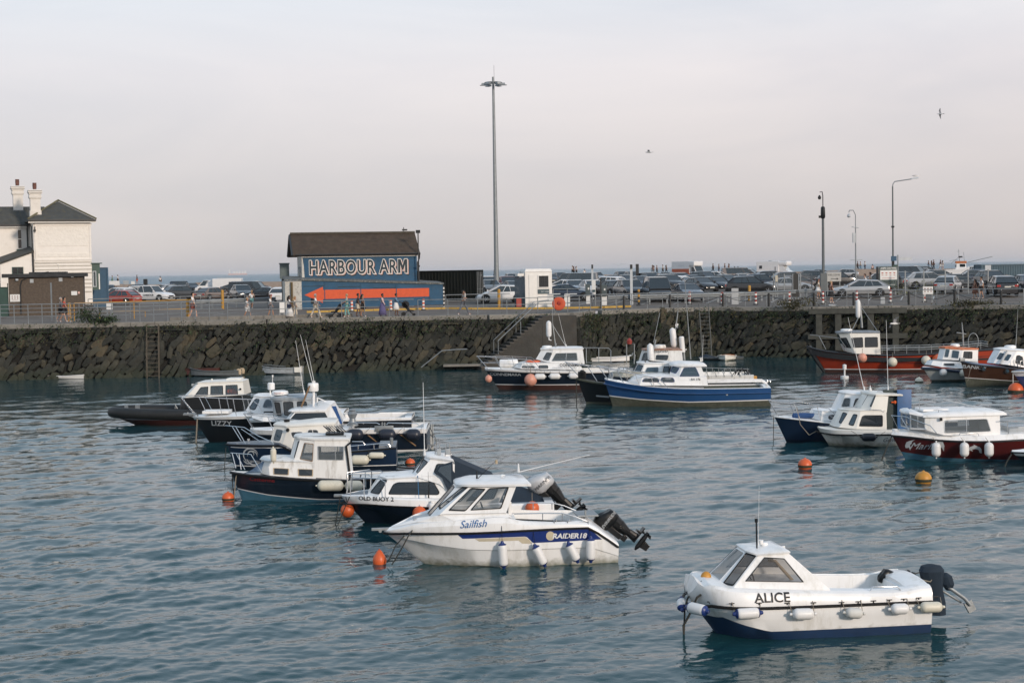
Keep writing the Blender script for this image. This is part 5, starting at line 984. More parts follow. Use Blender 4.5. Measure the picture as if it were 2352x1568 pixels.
b.radar(b.l(748,132,0),.38);b.part('roof_rail',MB().tube([b.l(690,138,.8),b.l(1030,132,.8)],.025).tube([b.l(690,130,-.8),b.l(1030,126,-.8)],.025),galv)
b.part('mast',MB().tube([b.l(880,98,0),b.l(872,0,0),b.l(868,-110,0)],[.07,.07,.03]).tube([b.l(866,-20,0),b.l(800,110,.7)],.02).tube([b.l(872,-80,0),b.l(1010,125,.7)],.02).tube([b.l(860,-60,0),b.l(885,-60,0)],.03),galv);b.part('mast_fender',MB().lathe([(.03,-.6),(.12,-.52),(.15,-.4),(.15,.4),(.12,.52),(.03,.6)],b.l(847,-62,.1),12),fendw)
ar=MB()
for yy,dy in((1.5,0),(-1.5,-20)):
 for off in(0,16):ar.tube([b.l(1040,272+dy+off,yy),b.l(1400,268+dy+off,yy),b.l(1700,250+dy+off,yy),b.l(1900,230+dy+off,yy*.8),b.l(1950,240+dy+off,yy*.3)],.022)
 for k in range(9):zx=1050+k*105;ar.tube([b.l(zx,272+dy-max(0,(zx-1400))*.07,yy),b.l(zx,320+dy-max(0,(zx-1400))*.08,yy)],.018)
b.part('rail',ar,galv);fr2=MB()
for yy in(.6,-.6):fr2.tube([b.l(440,158,yy*.3),b.l(690,188,yy),b.l(740,260,yy*1.4),b.l(755,305,yy*1.6)],.02);fr2.tube([b.l(515,170,yy*.6),b.l(572,280,yy)],.025)
b.part('bow_rail',fr2,galv);b.part('hoop',MB().tube([b.l(1826,218,.5)+V((.32*math.cos(a),0,.55*math.sin(a)))for a in[2*PI*i/16 for i in range(17)]],.025),galv)
b.part('winch',MB().box(b.l(1120,310,.3),(.5,.5,.35)).lathe([(.2,-.3),(.2,.3)],b.l(1120,300,.3),10,0,(0,1,0)),plast)
for k,(zx,zy,m_)in enumerate(((876,353,pink),(1132,388,fendy),(1417,374,fendy))):
 q=b.hp(zx,zy);q.y+=.25;o=buoy(b.W(q),.3,m_,['pinkish round fender below the wheelhouse of the red boat','pale round fender amidships on the red boat','pale round fender toward the stern of the red boat'][k],1.0,None,'round fenders on the red boat',name='round_fender',water=False);MB().tube([(0,0,.25),(0,-.1,.6)],.014).build('rope',ropem,o)
q=b.hp(1530,362);q.y+=.15;o=buoy(b.W(q),.42,orange,'large orange round fender near the stern of the red boat',.75,None,'round fenders on the red boat',name='round_fender',water=False)
# --- small boat with rust-orange roof
b=Boat('cabin_boat','small white boat with blue gunwale and rusty orange wheelhouse roof',z10,(622,888),22,2.3,Lw=5.2,sf=.9,tm=.4,e=2.3,g=.8)
b.hull((455,640),[(600,640),(800,668),(1000,690),(1180,705)],[antif2,mat('pale grey hull',(.45,.47,.46),.4,var=.08,dirt=(.2,.22,.2),da=.5),wline,wline],topband=.12,boot=.1,line=0,tc=.4,rail=.12,railm=navy2,rz=.0,deck=.02,dmats=[white,white])
b.cab([(1400,680,.95),(780,640,.8),(605,605,.3)],[(1400,560,.85),(800,545,.6),(640,530,.25)],{0:[([(825,612),(1010,618),(1015,572),(830,565)],dict(frame=greyp))]},white,r=.08,name='trunk_cabin',roof=(.0,.05,.0,.0,.0),rm=greydeck)
b.cab([(1395,560,.9),(1110,530,.85),(800,510,.25)],[(1400,345,.8),(1145,350,.75),(850,325,.25)],{0:[([(1150,492),(1305,498),(1308,380),(1165,375)],dict(split=.4))],1:[([(825,475),(895,480),(925,345),(850,335)],dict(frame=greyl,glass=glassbl)),([(945,485),(1068,500),(1090,370),(965,355)],dict(frame=greyl,glass=glassbl))]},white,r=.06,name='wheelhouse',roof=(.08,.05,.04,.06,.04),rm=mat('rusty orange roof',(.50,.15,.06),.7,var=.25,dirt=(.45,.35,.28),da=.6))
b.radar(b.l(1015,300,0),.27)
for k,(zx,zy,m_)in enumerate(((772,728,fendw),(1115,742,fendy))):
 q=b.hp(zx,zy);q.y+=.2;o=buoy(b.W(q),.22,m_,['round white fender on the pale hull with the blue gunwale','round buff fender beside the wooden boat bow'][k],1.0,None,'round fenders on the pale boat',name='round_fender',water=False)
b.part('mast',MB().tube([b.l(1155,280,0),b.l(1145,60,0),b.l(1130,-120,0)],[.05,.05,.02]).tube([b.l(1040,55,0),b.l(1200,80,0)],.03),galv)
# --- wooden BANKSY
b=Boat('cabin_boat','dark varnished wooden boat with blue deck and white wheelhouse, lettered BANKSY',z10,(1212,975),18,2.9,Lw=8.5,sf=.9,tm=.42,e=2.2,g=.8)
plank=bands(woodh,1.3,.03)
b.hull((1112,535),[(1300,590),(1600,620),(1900,645),(2190,680)],[antif2,plank,wline,plank],topband=.0,boot=lambda t:pw([(0,.15),(.6,.2),(1,.5)],t),line=.03,tc=.3,rail=.06,railm=navy,deck=.02,cam=.10,dmats=[plank,bluedeck],keel=-.5)
b.text('BANKSY',1345,672,.27,greyl,offset=.004,sx=1.1,k=-.1)
for k in range(2):q=b.hp((1500,1900)[k],(662,702)[k]);b.part('porthole',MB().lathe([(.17,0),(.17,.03),(.11,.03)],q,16,0,(0,1,0)),plast);b.part('porthole_glass',MB().lathe([(.10,0),(.10,.04)],q,16,0,(0,1,0)),glassbl)
b.cab([(2500,700,1.0),(1920,605,.9),(1665,575,.3)],[(2500,385,.85),(2070,370,.75),(1790,345,.3)],{0:[([(2040,570),(2180,620),(2165,470),(2110,438),(2065,445)],dict())],1:[([(1700,515),(1790,530),(1860,420),(1775,405)],dict(frame=white,glass=glassbl)),([(1830,530),(1915,545),(1985,435),(1905,425)],dict(frame=white,glass=glassbl))]},white,r=.05,name='wheelhouse',roof=(.04,.08,.04,.05,.05))
b.radar(b.l(1950,325,0),.32);b.whip(b.l(2045,320,.2),2.2,(-.15,0),.02,galv);b.part('post',MB().tube([b.l(1895,370,.55),b.l(1780,590,.7)],.05),greyp);b.part('bow_bitt',MB().box(b.l(1130,515,0),(.3,.15,.2)),galv,bevel=.02)
b.part('side_rail',MB().tube([b.l(2015,640,1.1),b.l(2015,520,1.1),b.l(2070,530,1.1),b.l(2085,640,1.1)],.02).tube([b.l(2120,650,1.1),b.l(2125,540,1.1),b.l(2190,530,1.1)],.02),steel)
rope([b.W(b.l(1280,640,.5)),b.W(b.l(1230,880,.3))],'thin rope down the wooden bow of BANKSY',.015,ropem,name='mooring_rope')
# --- blue bow at the right edge
b=Boat('cabin_boat','blue hulled boat with white gunwale, only its bow in the picture at the right edge',z10,(2215,1060),8,2.4,Lw=5.5,sf=.9,tm=.42,e=2.2,g=.8)
b.hull((1985,710),[(2186,705),(2400,715)],[antif,blueh,wline,white],topband=.28,boot=.1,line=0,tc=.4,rail=.06,railm=cream,deck=.02)
q=b.l(2000,720,0);rope([b.W(q),b.W(V((q.x+.0,0,.3)))],'pale mooring rope from the bow at the right edge to its orange buoy',.022,ropewh)
buoy(b.W(V((q.x-.1,.1,.10))),.40,orange,'orange mooring buoy at the right edge below the blue bow',1.0,None,'orange buoys')
# --- navy boat behind the white one (right group)
b=Boat('cabin_boat','navy boat with white cabin, furthest left of the right hand group',z5,(236,1068),0,2.3,Lw=6.4,sf=.9,tm=.42,e=2.2,g=.8)
b.hull((132,848),[(300,868),(450,885),(640,905)],[navy,navy2,wline,white],topband=.06,boot=.1,line=0,tc=.4,rail=.04,railm=white,deck=.02,dmats=[white,white])
b.cab([(1000,900,.95),(530,890,.8),(440,865,.3)],[(1000,810,.85),(540,810,.65),(470,800,.25)],{0:[[(595,875),(680,880),(680,840),(600,838)]]},white,r=.1,name='trunk_cabin',roof=(.02,.05,.02,.0,.0),rm=white)
b.cab([(960,810,.85),(790,800,.8),(690,795,.6),V(b.l(640,790,.25))],[(960,668,.75),(830,668,.7),(740,660,.5),V(b.l(705,655,.22))],{0:[[(800,790),(905,795),(905,700),(825,700)]],1:[([(695,775),(775,785),(785,695),(720,690)],dict(frame=greyl,glass=glassc))]},white,r=.08,name='wheelhouse',roof=(.04,.06,.04,.03,.03))
b.part('rolled_cover',MB().lathe([(.02,-.55),(.11,-.5),(.11,.5),(.02,.55)],b.l(405,845,.3),10,0,(1,0,0)),bluecv);b.whip(b.l(900,640,.1),2.9,(.62,0),.014);b.pulpit(.66,.5,.62,n=3,over=.15,mid=True)
rope([b.W(b.l(325,770,.7)),b.W(b.l(355,920,1.0)),b.W(b.l(430,1010,1.1)),b.W(b.l(495,975,1.1))],'looped rope sagging between the navy boat and the white boat beside it',.014,ropem);rope([b.W(b.l(128,850,0)),b.W(b.l(127,1000,0)),b.W(b.l(128,1105,0))],'taut mooring line under the bow of the navy boat in the right group',.014)
# --- white twin-hulled cabin boat with blue door
b=Boat('cabin_boat','white stepped cabin boat with tall wheelhouse and open blue door in the right hand group',z5,(598,1095),5,2.2,stern=(1250,1100),sf=.95,tm=.5,e=2.6,g=.7)
lc3=[(0,-.05),(.35,.0),(.6,.14),(.85,.5),(1,.72)]
rows=[(lambda t:-.4,lambda t:0,0),(lambda t:pw(lc3,t),lambda t:pw([(0,.86),(.6,.82),(1,.7)],t),0),(lambda t:lerp(pw(lc3,t),b.zs(t)-.2,.6),lambda t:.94,0),(lambda t:b.zs(t)-.18,lambda t:1.0,0),(lambda t:b.zs(t),lambda t:.96,0)]
b.hull((500,945),[(600,965),(800,972),(1000,972),(1250,968)],[cream,cream,cream,cream],rows=rows,rail=.05,rz=.14,tw=.96,tc=.35,deck=.0,dmats=[cream,cream])
b.text('Gemma',1135,1065,.22,navy2,shear=.4,sx=1.1)
b.cab([(1085,965,.92),(830,960,.86),(685,945,.6),V(b.l(635,935,.25))],[(1080,805,.85),(870,805,.75),(775,800,.5),V(b.l(705,798,.22))],{0:[([(855,935),(1055,938),(1055,842),(905,842),(885,850)],dict())],1:[([(765,920),(808,932),(842,838),(805,830)],dict(frame=plast,glass=glassbl))],2:[([(685,905),(725,915),(765,828),(725,822)],dict(frame=plast,glass=glassbl))]},cream,r=.06,name='cabin',roof=(.02,.05,.02,.02,.0))
b.cab([(1090,820,.85),(950,800,.8),(860,795,.4)],[(1105,680,.78),(1000,675,.72),(935,665,.38)],{1:[([(948,765),(1028,775),(1070,675),(990,668)],dict(frame=plast,glass=glassbl))],'f':[([(885,755),(925,765),(975,668),(935,662)],dict(frame=plast,glass=glassbl))]},cream,r=.05,name='wheelhouse',roof=(.05,.07,.04,.05,.55),back=False)
b.part('door',MB().box((b.l(1240,820,.72).x,.72,b.l(1240,820,.72).z),(.55,.05,1.75)),mat('blue door',(.025,.10,.25),.5,dirt=(.03,.07,.15)),bevel=.01)
b.part('dark_doorway',MB().box((b.l(1140,820,.5).x,.55,b.l(1140,820,.6).z),(.75,.04,1.72)),mat('green canvas',(.018,.035,.035),.6));q=b.l(1158,730,.60);b.part('sticker',MB().ball(q+V((0,.03,0)),.07).tube([q+V((.14,.03,0)),q+V((-.14,.03,0))],.03),orm)
b.whip(b.l(1102,635,.1),2.7,(.06,0),.014);b.whip(b.l(950,650,.1),.28,(0,0),.03);b.part('roof_rail',MB().tube([b.l(1010,640,.5),b.l(1080,632,.5)],.02).tube([b.l(1120,665,.6),b.l(1290,662,.6)],.015),steel)
b.part('deck_rail',MB().tube([b.l(870,800,.7),b.l(960,795,.8),b.l(1040,798,.85),b.l(1065,815,.85)],.015).tube([b.l(740,778,.1),b.l(800,770,.1),b.l(840,772,.1)],.015),steel)
a,c=b.hp(865,1025),b.hp(990,1025);a.y=c.y=max(a.y,c.y)+.13;fender(b.W((a+c)/2),(a-c).length,.15,b.W(a)-b.W(c),'black fender slung level on the side of the white stepped cabin boat',fendk,None,ropem,[b.W(b.hp(785,972)),b.W(b.hp(1080,980))])
# --- maroon boat with dolphins
b=Boat('cabin_boat','maroon and white cabin boat with three white fenders and leaping fish decals, right side',z5,(1250,1222),4,2.5,Lw=6.6,sf=.92,tm=.42,e=2.2,g=.8)
b.hull((1132,1008),[(1300,1022),(1500,1048),(1800,1062),(2000,1060),(2250,1045)],[antilb,maroon,wline,maroon],boot=lambda t:pw([(0,.02),(.4,.03),(.8,.12),(1,.3)],t),line=0,tc=.25,rail=.05,railm=blackh,rz=.0,deck=-.16,cam=.06,dmats=[white,white],cap=.14,keel=-.5)
bw_=MB()
for sg in(1,-1):
 vs=[];
 for t in b.ts:z=b.zs(t);vs+=[(b.xat(t,z)+.02,sg*(b.plan(t)+.01),z+.01),(b.xat(t,z)-.03-.04*(t>.9),sg*max(0.0,b.plan(t)-.10),z+.19)]
 n=len(b.ts);bw_.add(vs,[(2*i,2*i+1,2*i+3,2*i+2)for i in range(n-1)])
b.part('gunwale',bw_,white)
b.text('Marlin',1400,1130,.34,greyl,shear=.4);
def blobmark(pts,k=1.0,nm='emblem'):b.decal(pts,greyl,nm,eps=.012)
blobmark([(1748,1158),(1775,1128),(1800,1110),(1830,1100),(1828,1090),(1852,1102),(1880,1112),(1895,1130),(1898,1165),(1880,1160),(1870,1135),(1845,1128),(1815,1132),(1822,1150),(1800,1140),(1780,1142)])
for sx_,x0_ in((1,1245),(-1,1580)):blobmark([(x0_+sx_*u,v)for u,v in((0,1100),(12,1070),(35,1060),(85,1048),(60,1066),(55,1085),(42,1095),(48,1120),(44,1140),(32,1115),(20,1120),(5,1150 if sx_<0 else 1120))])
b.cab([(2050,1030,.98),(1570,1010,.95),(1420,965,.80)],[(2045,840,.92),(1570,858,.88),(1420,860,.72)],{0:[([(1580,995),(1978,978),(1945,872),(1580,885)],dict(frame=greyl,split=.52))]},white,r=.06,name='cabin',glass=glassc,roof=(.05,.17,.06,.10,.25),front=False)
b.cab([(1420,965,.80),(1290,960,.5),(1255,950,.2)],[(1420,860,.72),(1290,830,.5),(1258,830,.2)],{},white,wins={0:[(rr(.03,.10,.97,.97,.05),dict(frame=greyl,glass=glassc,split=.5))],1:[(rr(.05,.1,.95,.97,.05),dict(frame=greyl,glass=glassc))],'f':[(rr(.03,.1,.97,.97,.05),dict(frame=greyl,glass=glassc))]},name='windscreen',roof=(.03,.12,.03,.05,.0),back=False)
b.part('roof_hatch',MB().box(b.l(1470,790,.0),(.9,.9,.08)),white,bevel=.02,smooth=False);b.part('roof_rail',MB().tube([b.l(1490,800,.7),b.l(1520,795,.7),b.l(1700,822,.75),b.l(1955,808,.75)],.013).tube([b.l(1530,795,.7),b.l(1530,828,.7)],.012).tube([b.l(1752,820,.75),b.l(1752,842,.75)],.012).tube([b.l(1950,808,.75),b.l(1950,832,.75)],.012),steel)
b.part('mast',MB().tube([b.l(1870,778,.1),b.l(1565,705,.1)],.018).tube([b.l(1370,790,.3),b.l(1368,710,.3)],.012).box(b.l(1830,775,0),(.6,.3,.06)),greyp);b.part('lamp',MB().box(b.l(1552,877,.94),(.08,.05,.10)),plast)
wh=MB();pr_=[]
for yy in(1,-1):wh.tube([b.l(1130,845,.15*yy),b.l(1250,855,.5*yy),b.l(1460,930,1.0*yy),b.l(1515,995,1.08*yy)],.016);wh.tube([b.l(1135,850,.15*yy),b.l(1190,965,.2*yy)],.014);wh.tube([b.l(1210,855,.3*yy),b.l(1280,970,.6*yy)],.014)
b.part('bow_rail',wh,steel)
ar=MB()
for yy in(1.05,-1.05):ar.tube([b.l(2050,890,yy),b.l(2115,885,yy),b.l(2125,1000,yy)],.018);ar.tube([b.l(2120,942,yy),b.l(2300,920,yy)],.018)
ar.tube([b.l(1705,1012,1.2),b.l(1715,992,1.2),b.l(1865,995,1.2),b.l(1875,1018,1.2)],.013);b.part('aft_rail',ar,steel);seat(b,1.6,.2,.75,greyp)
b.part('seat_bench',MB().box(b.l(2200,970,.3),(.9,.8,.35)),greyp,bevel=.03)
for k,zx in enumerate((1476,1714,1924)):
 a,c=b.hp(zx,1062),b.hp(zx,1190);a.y=max(a.y,c.y)+.16;c.y=a.y;a.x=c.x;fender(b.W((a+c)/2),(a-c).length*.92,.155,(0,0,1),'upright white fender on the maroon hull, '+['beside the leaping fish nearest the bow','middle of three','nearest the stern'][k],fendw,None,ropem,[b.W(b.hp(zx,1040)+V((0,.05,.05)))])
rope([b.W(b.l(1165,960,0)),b.W(b.l(1100,1090,0)),b.W(b.l(1042,1240,0))],'dark rope slanting from the maroon boat bow into the water',.025)
# --- bow at the right edge, lower
b=Boat('cabin_boat','navy boat with white rail, just its bow tip in the picture below the maroon boat',z5,(2285,1275),2,2.3,Lw=5.2,sf=.9,tm=.42,e=2.2,g=.8)
b.hull((2150,1150),[(2300,1155),(2450,1160)],[navy,navy,wline,white],topband=.14,boot=.1,line=0,rail=.04,railm=blackh,deck=.0,dmats=[white,white])
rope([b.W(b.l(2165,1150,0)),b.W(b.l(2110,1240,0)),b.W(b.l(2060,1365,0))],'dark rope slanting from the bow tip at the right edge into the water',.025)
# --- dinghies
def dinghy(label,zf,bowwl,tip,stern,sheer,B,dl,m_hull,m_in,hdg=0,L=None,thw=True):
 b=Boat('dinghy',label,zf,bowwl,dl,B,stern=stern,Lw=L,sf=.8,tm=.45,e=2.1,g=.8,group='small rowing dinghies')
 b.hull(tip,sheer,[m_hull,m_hull,m_hull,m_hull],boot=.02,line=0,rail=.035,railm=m_hull,deck=.01,sd=.0,tc=.97,tb=.01,sole=.1,cap=.05,keel=-.12,nt=18,dmats=[m_hull,m_in])
 if thw:
  for t in(.28,.58):b.part('thwart',MB().box((t*b.L,0,b.zs(t)-.1),(.22,b.plan(t)*1.8,.03)),woodp)
 return b
gfl=mat('grey dinghy',(.30,.33,.35),.6,var=.12,vs=3,dirt=(.12,.12,.10),da=.7);gfd=mat('dull dinghy',(.10,.115,.12),.7,var=.15,vs=3,dirt=(.05,.05,.04),da=.7);rdd=mat('dull red dinghy',(.07,.022,.018),.7,var=.2)
zd=zoom(0,1300,2.352)
dinghy('small white dinghy alone at the left under the wall',lambda a,c:(a,c),(108,870),(103,861),(191,871),[(150,863),(192,860)],1.3,-3,fendw,gfl)
d1=dinghy('dull grey dinghy with two pale seats at its stern, left of centre under the wall',z7,(140,358),(72,240),(750,360),[(250,278),(450,286),(720,278)],1.5,-4,gfd,gfd)
for yy in(.45,-.45):d1.part('stern_seat',MB().lathe([(.05,0),(.16,.03),(.20,.25),(.14,.40),(.02,.44)],(.02,yy,.08),12,0,(0,-.05,1),1,.5),woodp)
dinghy('dull red dinghy mostly hidden behind the grey one',z7,(-60,352),(-95,245),None,[(40,250)],1.5,-2,rdd,rdd,L=2.8)
d3=dinghy('pale grey dinghy with a white patch at its stern, under the blue hut',z7,(1075,328),(1020,200),(1600,330),[(1200,235),(1400,243),(1600,232)],1.5,-6,gfl,gfd)
d3.part('oars',MB().tube([d3.l(1040,190,.2),d3.l(1400,225,.5)],.05),gfd);d3.part('stern_patch',MB().box((.10,.72,.32),(.5,.03,.35)).box((-.02,.35,.35),(.03,.7,.4)),cream)
dinghy('white dinghy with pale blue inside, behind CONNEMARA',z9,(520,572),(725,495),None,[(500,512),(600,505)],1.5,176,fendw,mat('pale blue inside',(.12,.22,.34),.6),L=3.0)
dinghy('old buff dinghy behind the gantry of CONNEMARA',z9,(300,565),(250,520),None,[(350,530)],1.5,0,mat('buff dinghy',(.32,.29,.23),.7,dirt=(.15,.13,.1)),gfl,L=2.6)
d5=dinghy('tiny white dinghy with orange rim seen end on by the ladder',z9,(1775,560),(1775,492),None,[(1790,500)],1.35,75,cream,mat('orange inside',(.42,.16,.06),.7),L=2.0)
dc=dinghy('low boat under a dark grey cover beside the orange rimmed dinghy',z9,(1480,548),(1468,520),None,[(1600,520)],1.7,0,gfd,canvas,L=3.2,thw=False)
dc.part('cover',MB().add([dc.l(1470,515,0),dc.l(1560,480,0),dc.l(1680,518,0),dc.l(1600,535,.8),dc.l(1560,500,-.8)],[(0,1,3),(1,2,3),(0,4,1),(1,4,2)]),canvas)
# --- buoys afloat
idt=lambda a,c:(a,c)
for(x,y,r_,m_,lab,sz)in((524,1150,.19,orange,'orange mooring buoy at the bow of the clinker boat',1.0),(1849,1075,.24,orange,'orange mooring buoy ahead of the right hand group, bow side',.95),(2121,1108,.26,yellow,'yellow buoy in open water below the maroon boat',.95),(942,1068,.18,orange,'little orange buoy behind the canopy boat',.9),(2111,880,.24,fendy,'grey white buoy near the small boat with rusty roof',1)):
 q=P(x,y,0);s_=FP/q.length;q2=P(x,y-2,0);buoy((q.x,q.y,r_*.45),r_,m_,lab,sz)
q=P(872,1297,0);o=MB().lathe([(.05,-.12),(.15,-.05),(.165,.04),(.14,.13),(.09,.2),(.06,.25),(.04,.27)],n=16).build('buoy',orange,None,smooth=True,loc=(q.x,q.y,.08));tag(o,'pear shaped orange buoy ahead of the white speedboat','buoy','orange buoys');MB().tube([(-.03,0,.24),(0,-.02,.31),(.03,0,.24)],.012).build('eye',orange,o)
q=P(1940,868,0);o=MB().lathe([(.25,-.1),(.25,.12),(.05,.16),(.05,.5),(.12,.52),(.12,.8),(.03,.84)],n=12).build('channel_marker',fendw,None,smooth=True,loc=(q.x,q.y,0));tag(o,'little white floating marker with a post in front of the red boat','marker buoy')

# ------------------------------------------------------------------ quay furniture and buildings
zA=zoom(0,620,2.352);zB=zoom(900,820,2.352);zC=zoom(1700,820,2.352);zD=zoom(2600,620,1.826);zE=zoom(400,1020,3.459);zF=zoom(2050,980,3.36);zG=zoom(2700,980,3.92);zH=zoom(3250,980,3.687)
def q3(zf,a,c,Y):return Q(*zf(a,c),Y)
def gp(zf,a,c,Y):p=q3(zf,a,c,Y);return V((p.x,Y,gz(p.x,Y)))
class Face:
 def __init__(s,p,rz):s.p=V(p);s.rz=rz;s.d=V((math.cos(rz),math.sin(rz),0));s.n=V((math.sin(rz),-math.cos(rz),0))
 def at(s,zf,a,c,off=0):
  r=ray(*zf(a,c));C=V((0,0,CAMH));k=(s.p+s.n*off-C).dot(s.n)/r.dot(s.n);h=C+r*k;return((h-s.p).dot(s.d),h.z-s.p.z)
cream_w=bands(mat('painted brick',(.74,.71,.66),.8,var=.04,vs=1.5,dirt=(.58,.54,.48),da=.4),1.5,.006);tile=bands(mat('roof tiles',(.055,.058,.055),.85,var=.25,vs=2,dirt=(.10,.085,.04),da=.8),1.4,.05)
tile2=bands(mat('brown roof tiles',(.055,.038,.026),.9,var=.3,vs=2,dirt=(.03,.035,.02),da=.7),1.5,.05);green=mat('dark green paint',(.012,.05,.04),.5,var=.15)
brick=mat('brown brick',(.085,.066,.05),.9,var=.3,vs=6,bump=.3,bs=14,dirt=(.05,.042,.035),da=.6);terra=mat('chimney pot',(.13,.055,.04),.8,var=.25)
wallblue=bands(mat('blue painted wall',(.022,.082,.155),.75,var=.18,vs=1.6,dirt=(.05,.085,.11),da=.8),2.2,.02);whitewash=mat('peeling whitewash',(.50,.49,.45),.9,var=.1,vs=3,bump=.4,bs=7,dirt=(.12,.11,.09),da=.95)
orangep=mat('orange paint',(.58,.085,.025),.7,var=.10,vs=4,dirt=(.42,.07,.03),da=.5);pinkp=mat('pink paint',(.58,.37,.32),.7);whp=mat('white paint',(.70,.69,.66),.7,var=.06);dkp=mat('dark paint',(.016,.030,.038),.7);tar=mat('roof felt',(.03,.032,.034),.9,var=.3,vs=2)
yel=mat('yellow paint',(.42,.225,.035),.6,var=.12,vs=3,dirt=(.3,.2,.08),da=.5);redp=mat('red paint',(.30,.025,.015),.5,var=.1);zinc=mat('galvanised rail',(.23,.25,.26),.55,.5,var=.15,vs=4);blk=mat('black paint',(.012,.013,.013),.5,var=.2)
contb=mat('black container',(.004,.006,.005),.75,var=.2,vs=1,spec=.15);contbl=mat('blue container paint',(.02,.075,.14),.6,var=.15);sign_w=mat('sign white',(.62,.63,.62),.5,var=.04)
def boxpart(root,name,m_,*boxes,bevel=0):
 mb=MB()
 for c,d in boxes:mb.box(c,d)
 return mb.build(name,m_,root,bevel=bevel)
def sash(root,f,zf,x0,y0,x1,y1,m_=whp,gl=glassd,nv=1,nh=1,off=.03,name='window',sill=None):
 u0,z1_=f.at(zf,x0,y0);u1,z0_=f.at(zf,x1,y1);w_,h_=u1-u0,z1_-z0_;c=((u0+u1)/2,0,(z0_+z1_)/2);mb=MB();t=.06
 mb.box((u0+t/2,-off,c[2]),(t,.08,h_)).box((u1-t/2,-off,c[2]),(t,.08,h_)).box((c[0],-off,z0_+t/2),(w_-2*t,.08,t)).box((c[0],-off,z1_-t/2),(w_-2*t,.08,t))
 for i in range(nv):mb.box((lerp(u0,u1,(i+1)/(nv+1)),-off,c[2]),(.04,.06,h_-2*t))
 for i in range(nh):mb.box((c[0],-off-.002,lerp(z0_,z1_,(i+1)/(nh+1))),(w_-2*t,.055,.05))
 w0=mb.build(name,m_,root);boxpart(w0,'pane',gl,((c[0],-off+.02,c[2]),(w_-.05,.02,h_-.05)))
 if sill:boxpart(w0,'sill',sill,((c[0],-off-.05,z0_-.09),(w_+.16,.16,.16)))
 return w0
p0=q3(zA,306,870,134);f=Face((p0.x,134,3.9),R(22));hs=empty('house',f.p,f.rz,'white painted house with tall white chimneys and hipped slate roof at the left edge','house')
U=lambda a,c=870:f.at(zA,a,c)[0];Zz=lambda c,a=560:f.at(zA,a,c)[1]
wM=U(818);eH=Zz(522);boxpart(hs,'wall',cream_w,((wM/2,2.75,eH/2),(wM,5.5,eH)));boxpart(hs,'wing_wall',cream_w,((-6.0,3.6+2,Zz(545,100)/2),(12,4,Zz(545,100))))
def panel(x0,y0,x1,y1,d=.05,m_=cream_w,nm='plaster_panel'):a=f.at(zA,x0,y0);b_=f.at(zA,x1,y1);return boxpart(hs,nm,m_,(((a[0]+b_[0])/2,-d/2-.001,(a[1]+b_[1])/2),(b_[0]-a[0],d,a[1]-b_[1])))
rough=mat('rough plaster',(.72,.69,.635),.9,var=.06,bump=.8,bs=5);panel(335,562,787,737,.03,rough);panel(340,806,788,832,.03,rough);panel(308,856,820,863,.07,cream_w,'string_course');panel(308,538,330,856,.06,cream_w,'pilaster');panel(793,538,818,856,.06,cream_w,'pilaster');panel(308,538,818,556,.055,cream_w,'frieze')
for y in(885,915,948,980,1040,1075,1110,1150):panel(310,y,820,y+2,.012,mat('mortar line',(.40,.37,.32),.9),'groove')
ed=Zz(508);mb=MB();pk=(wM*.5,2.9,Zz(352,520)+.25);o_=.45
mb.add([(-o_,-o_,ed),(wM+o_,-o_,ed),(wM+o_,6,ed),(-o_,6,ed),pk,(pk[0],6,pk[2])],[(0,1,4),(1,2,5,4),(0,4,5,3),(3,5,2)]);mb.build('roof',tile,hs,solid=.12)
mb=MB();wz_=Zz(540,100);rz_=Zz(372,200)+.1;mb.add([(-12.5,3.3,wz_),(-.2,3.3,wz_),(1.5,5.6,rz_),(-12.5,5.6,rz_),(1.5,8,wz_),(-12.5,8,wz_)],[(0,1,2,3),(3,2,4,5)]);mb.build('wing_roof',tile,hs,solid=.12)
MB().tube([(-o_,-o_,ed+.12),(pk[0],pk[1],pk[2]+.12),(wM+o_,-o_,ed+.12)],.09,6).tube([(pk[0],pk[1],pk[2]+.1),(pk[0],6,pk[2]+.1)],.09,6).build('ridge_tiles',mat('lichened ridge',(.13,.12,.07),.9,var=.3,vs=5),hs)
boxpart(hs,'gutter',blk,((wM/2,-o_-.05,ed-.02),(wM+2*o_,.12,.13)),((-6.3,3.25,wz_-.04),(12.2,.12,.13)));boxpart(hs,'fascia',whp,((wM/2,-o_+.12,ed-.16),(wM+1.9*o_,.1,.16)),((-6.3,3.4,wz_-.17),(12,.1,.14)))
MB().tube([(-.25,3.4,wz_-.1),(-.25,3.45,3.2)],.07).tube([(-.55,-o_,ed-.1),(-.3,-.1,ed-.3),(-.15,-.1,ed-.6),(-.12,-.1,3.4)],.06).build('downpipe',blk,hs)
for a,c,top,yy in((311,490,230,1.0),(158,370,197,5.6)):
 u=f.at(zA,a,300,-yy)[0];zt=f.at(zA,a,top,-yy)[1];z0_=ed-.2;mb=MB();mb.box((u,yy,(zt+z0_)/2-.4),(.86,.86,zt-z0_-.8)).box((u,yy,lerp(z0_,zt,.18)),(.98,.98,(zt-z0_)*.36))
 for k,(w_,h_)in enumerate(((.98,.10),(1.06,.2),(.98,.14),(1.10,.1),(1.22,.12),(1.18,.08))):mb.box((u,yy,zt-.82+k*.135),(w_,w_,h_))
 ch=mb.build('chimney',mat('chimney white',(.66,.63,.58),.8,var=.05,dirt=(.5,.46,.4),da=.4),hs,bevel=.01);MB().lathe([(.16,0),(.18,.3),(.17,.5),(.19,.56)],(u,yy,zt-.02),12).build('chimney_pot',terra,ch,smooth=True)
fw_=Face(f.p-f.n*3.6,f.rz);hw=empty('wing_front',f.p,0);bpy.data.objects.remove(hw)
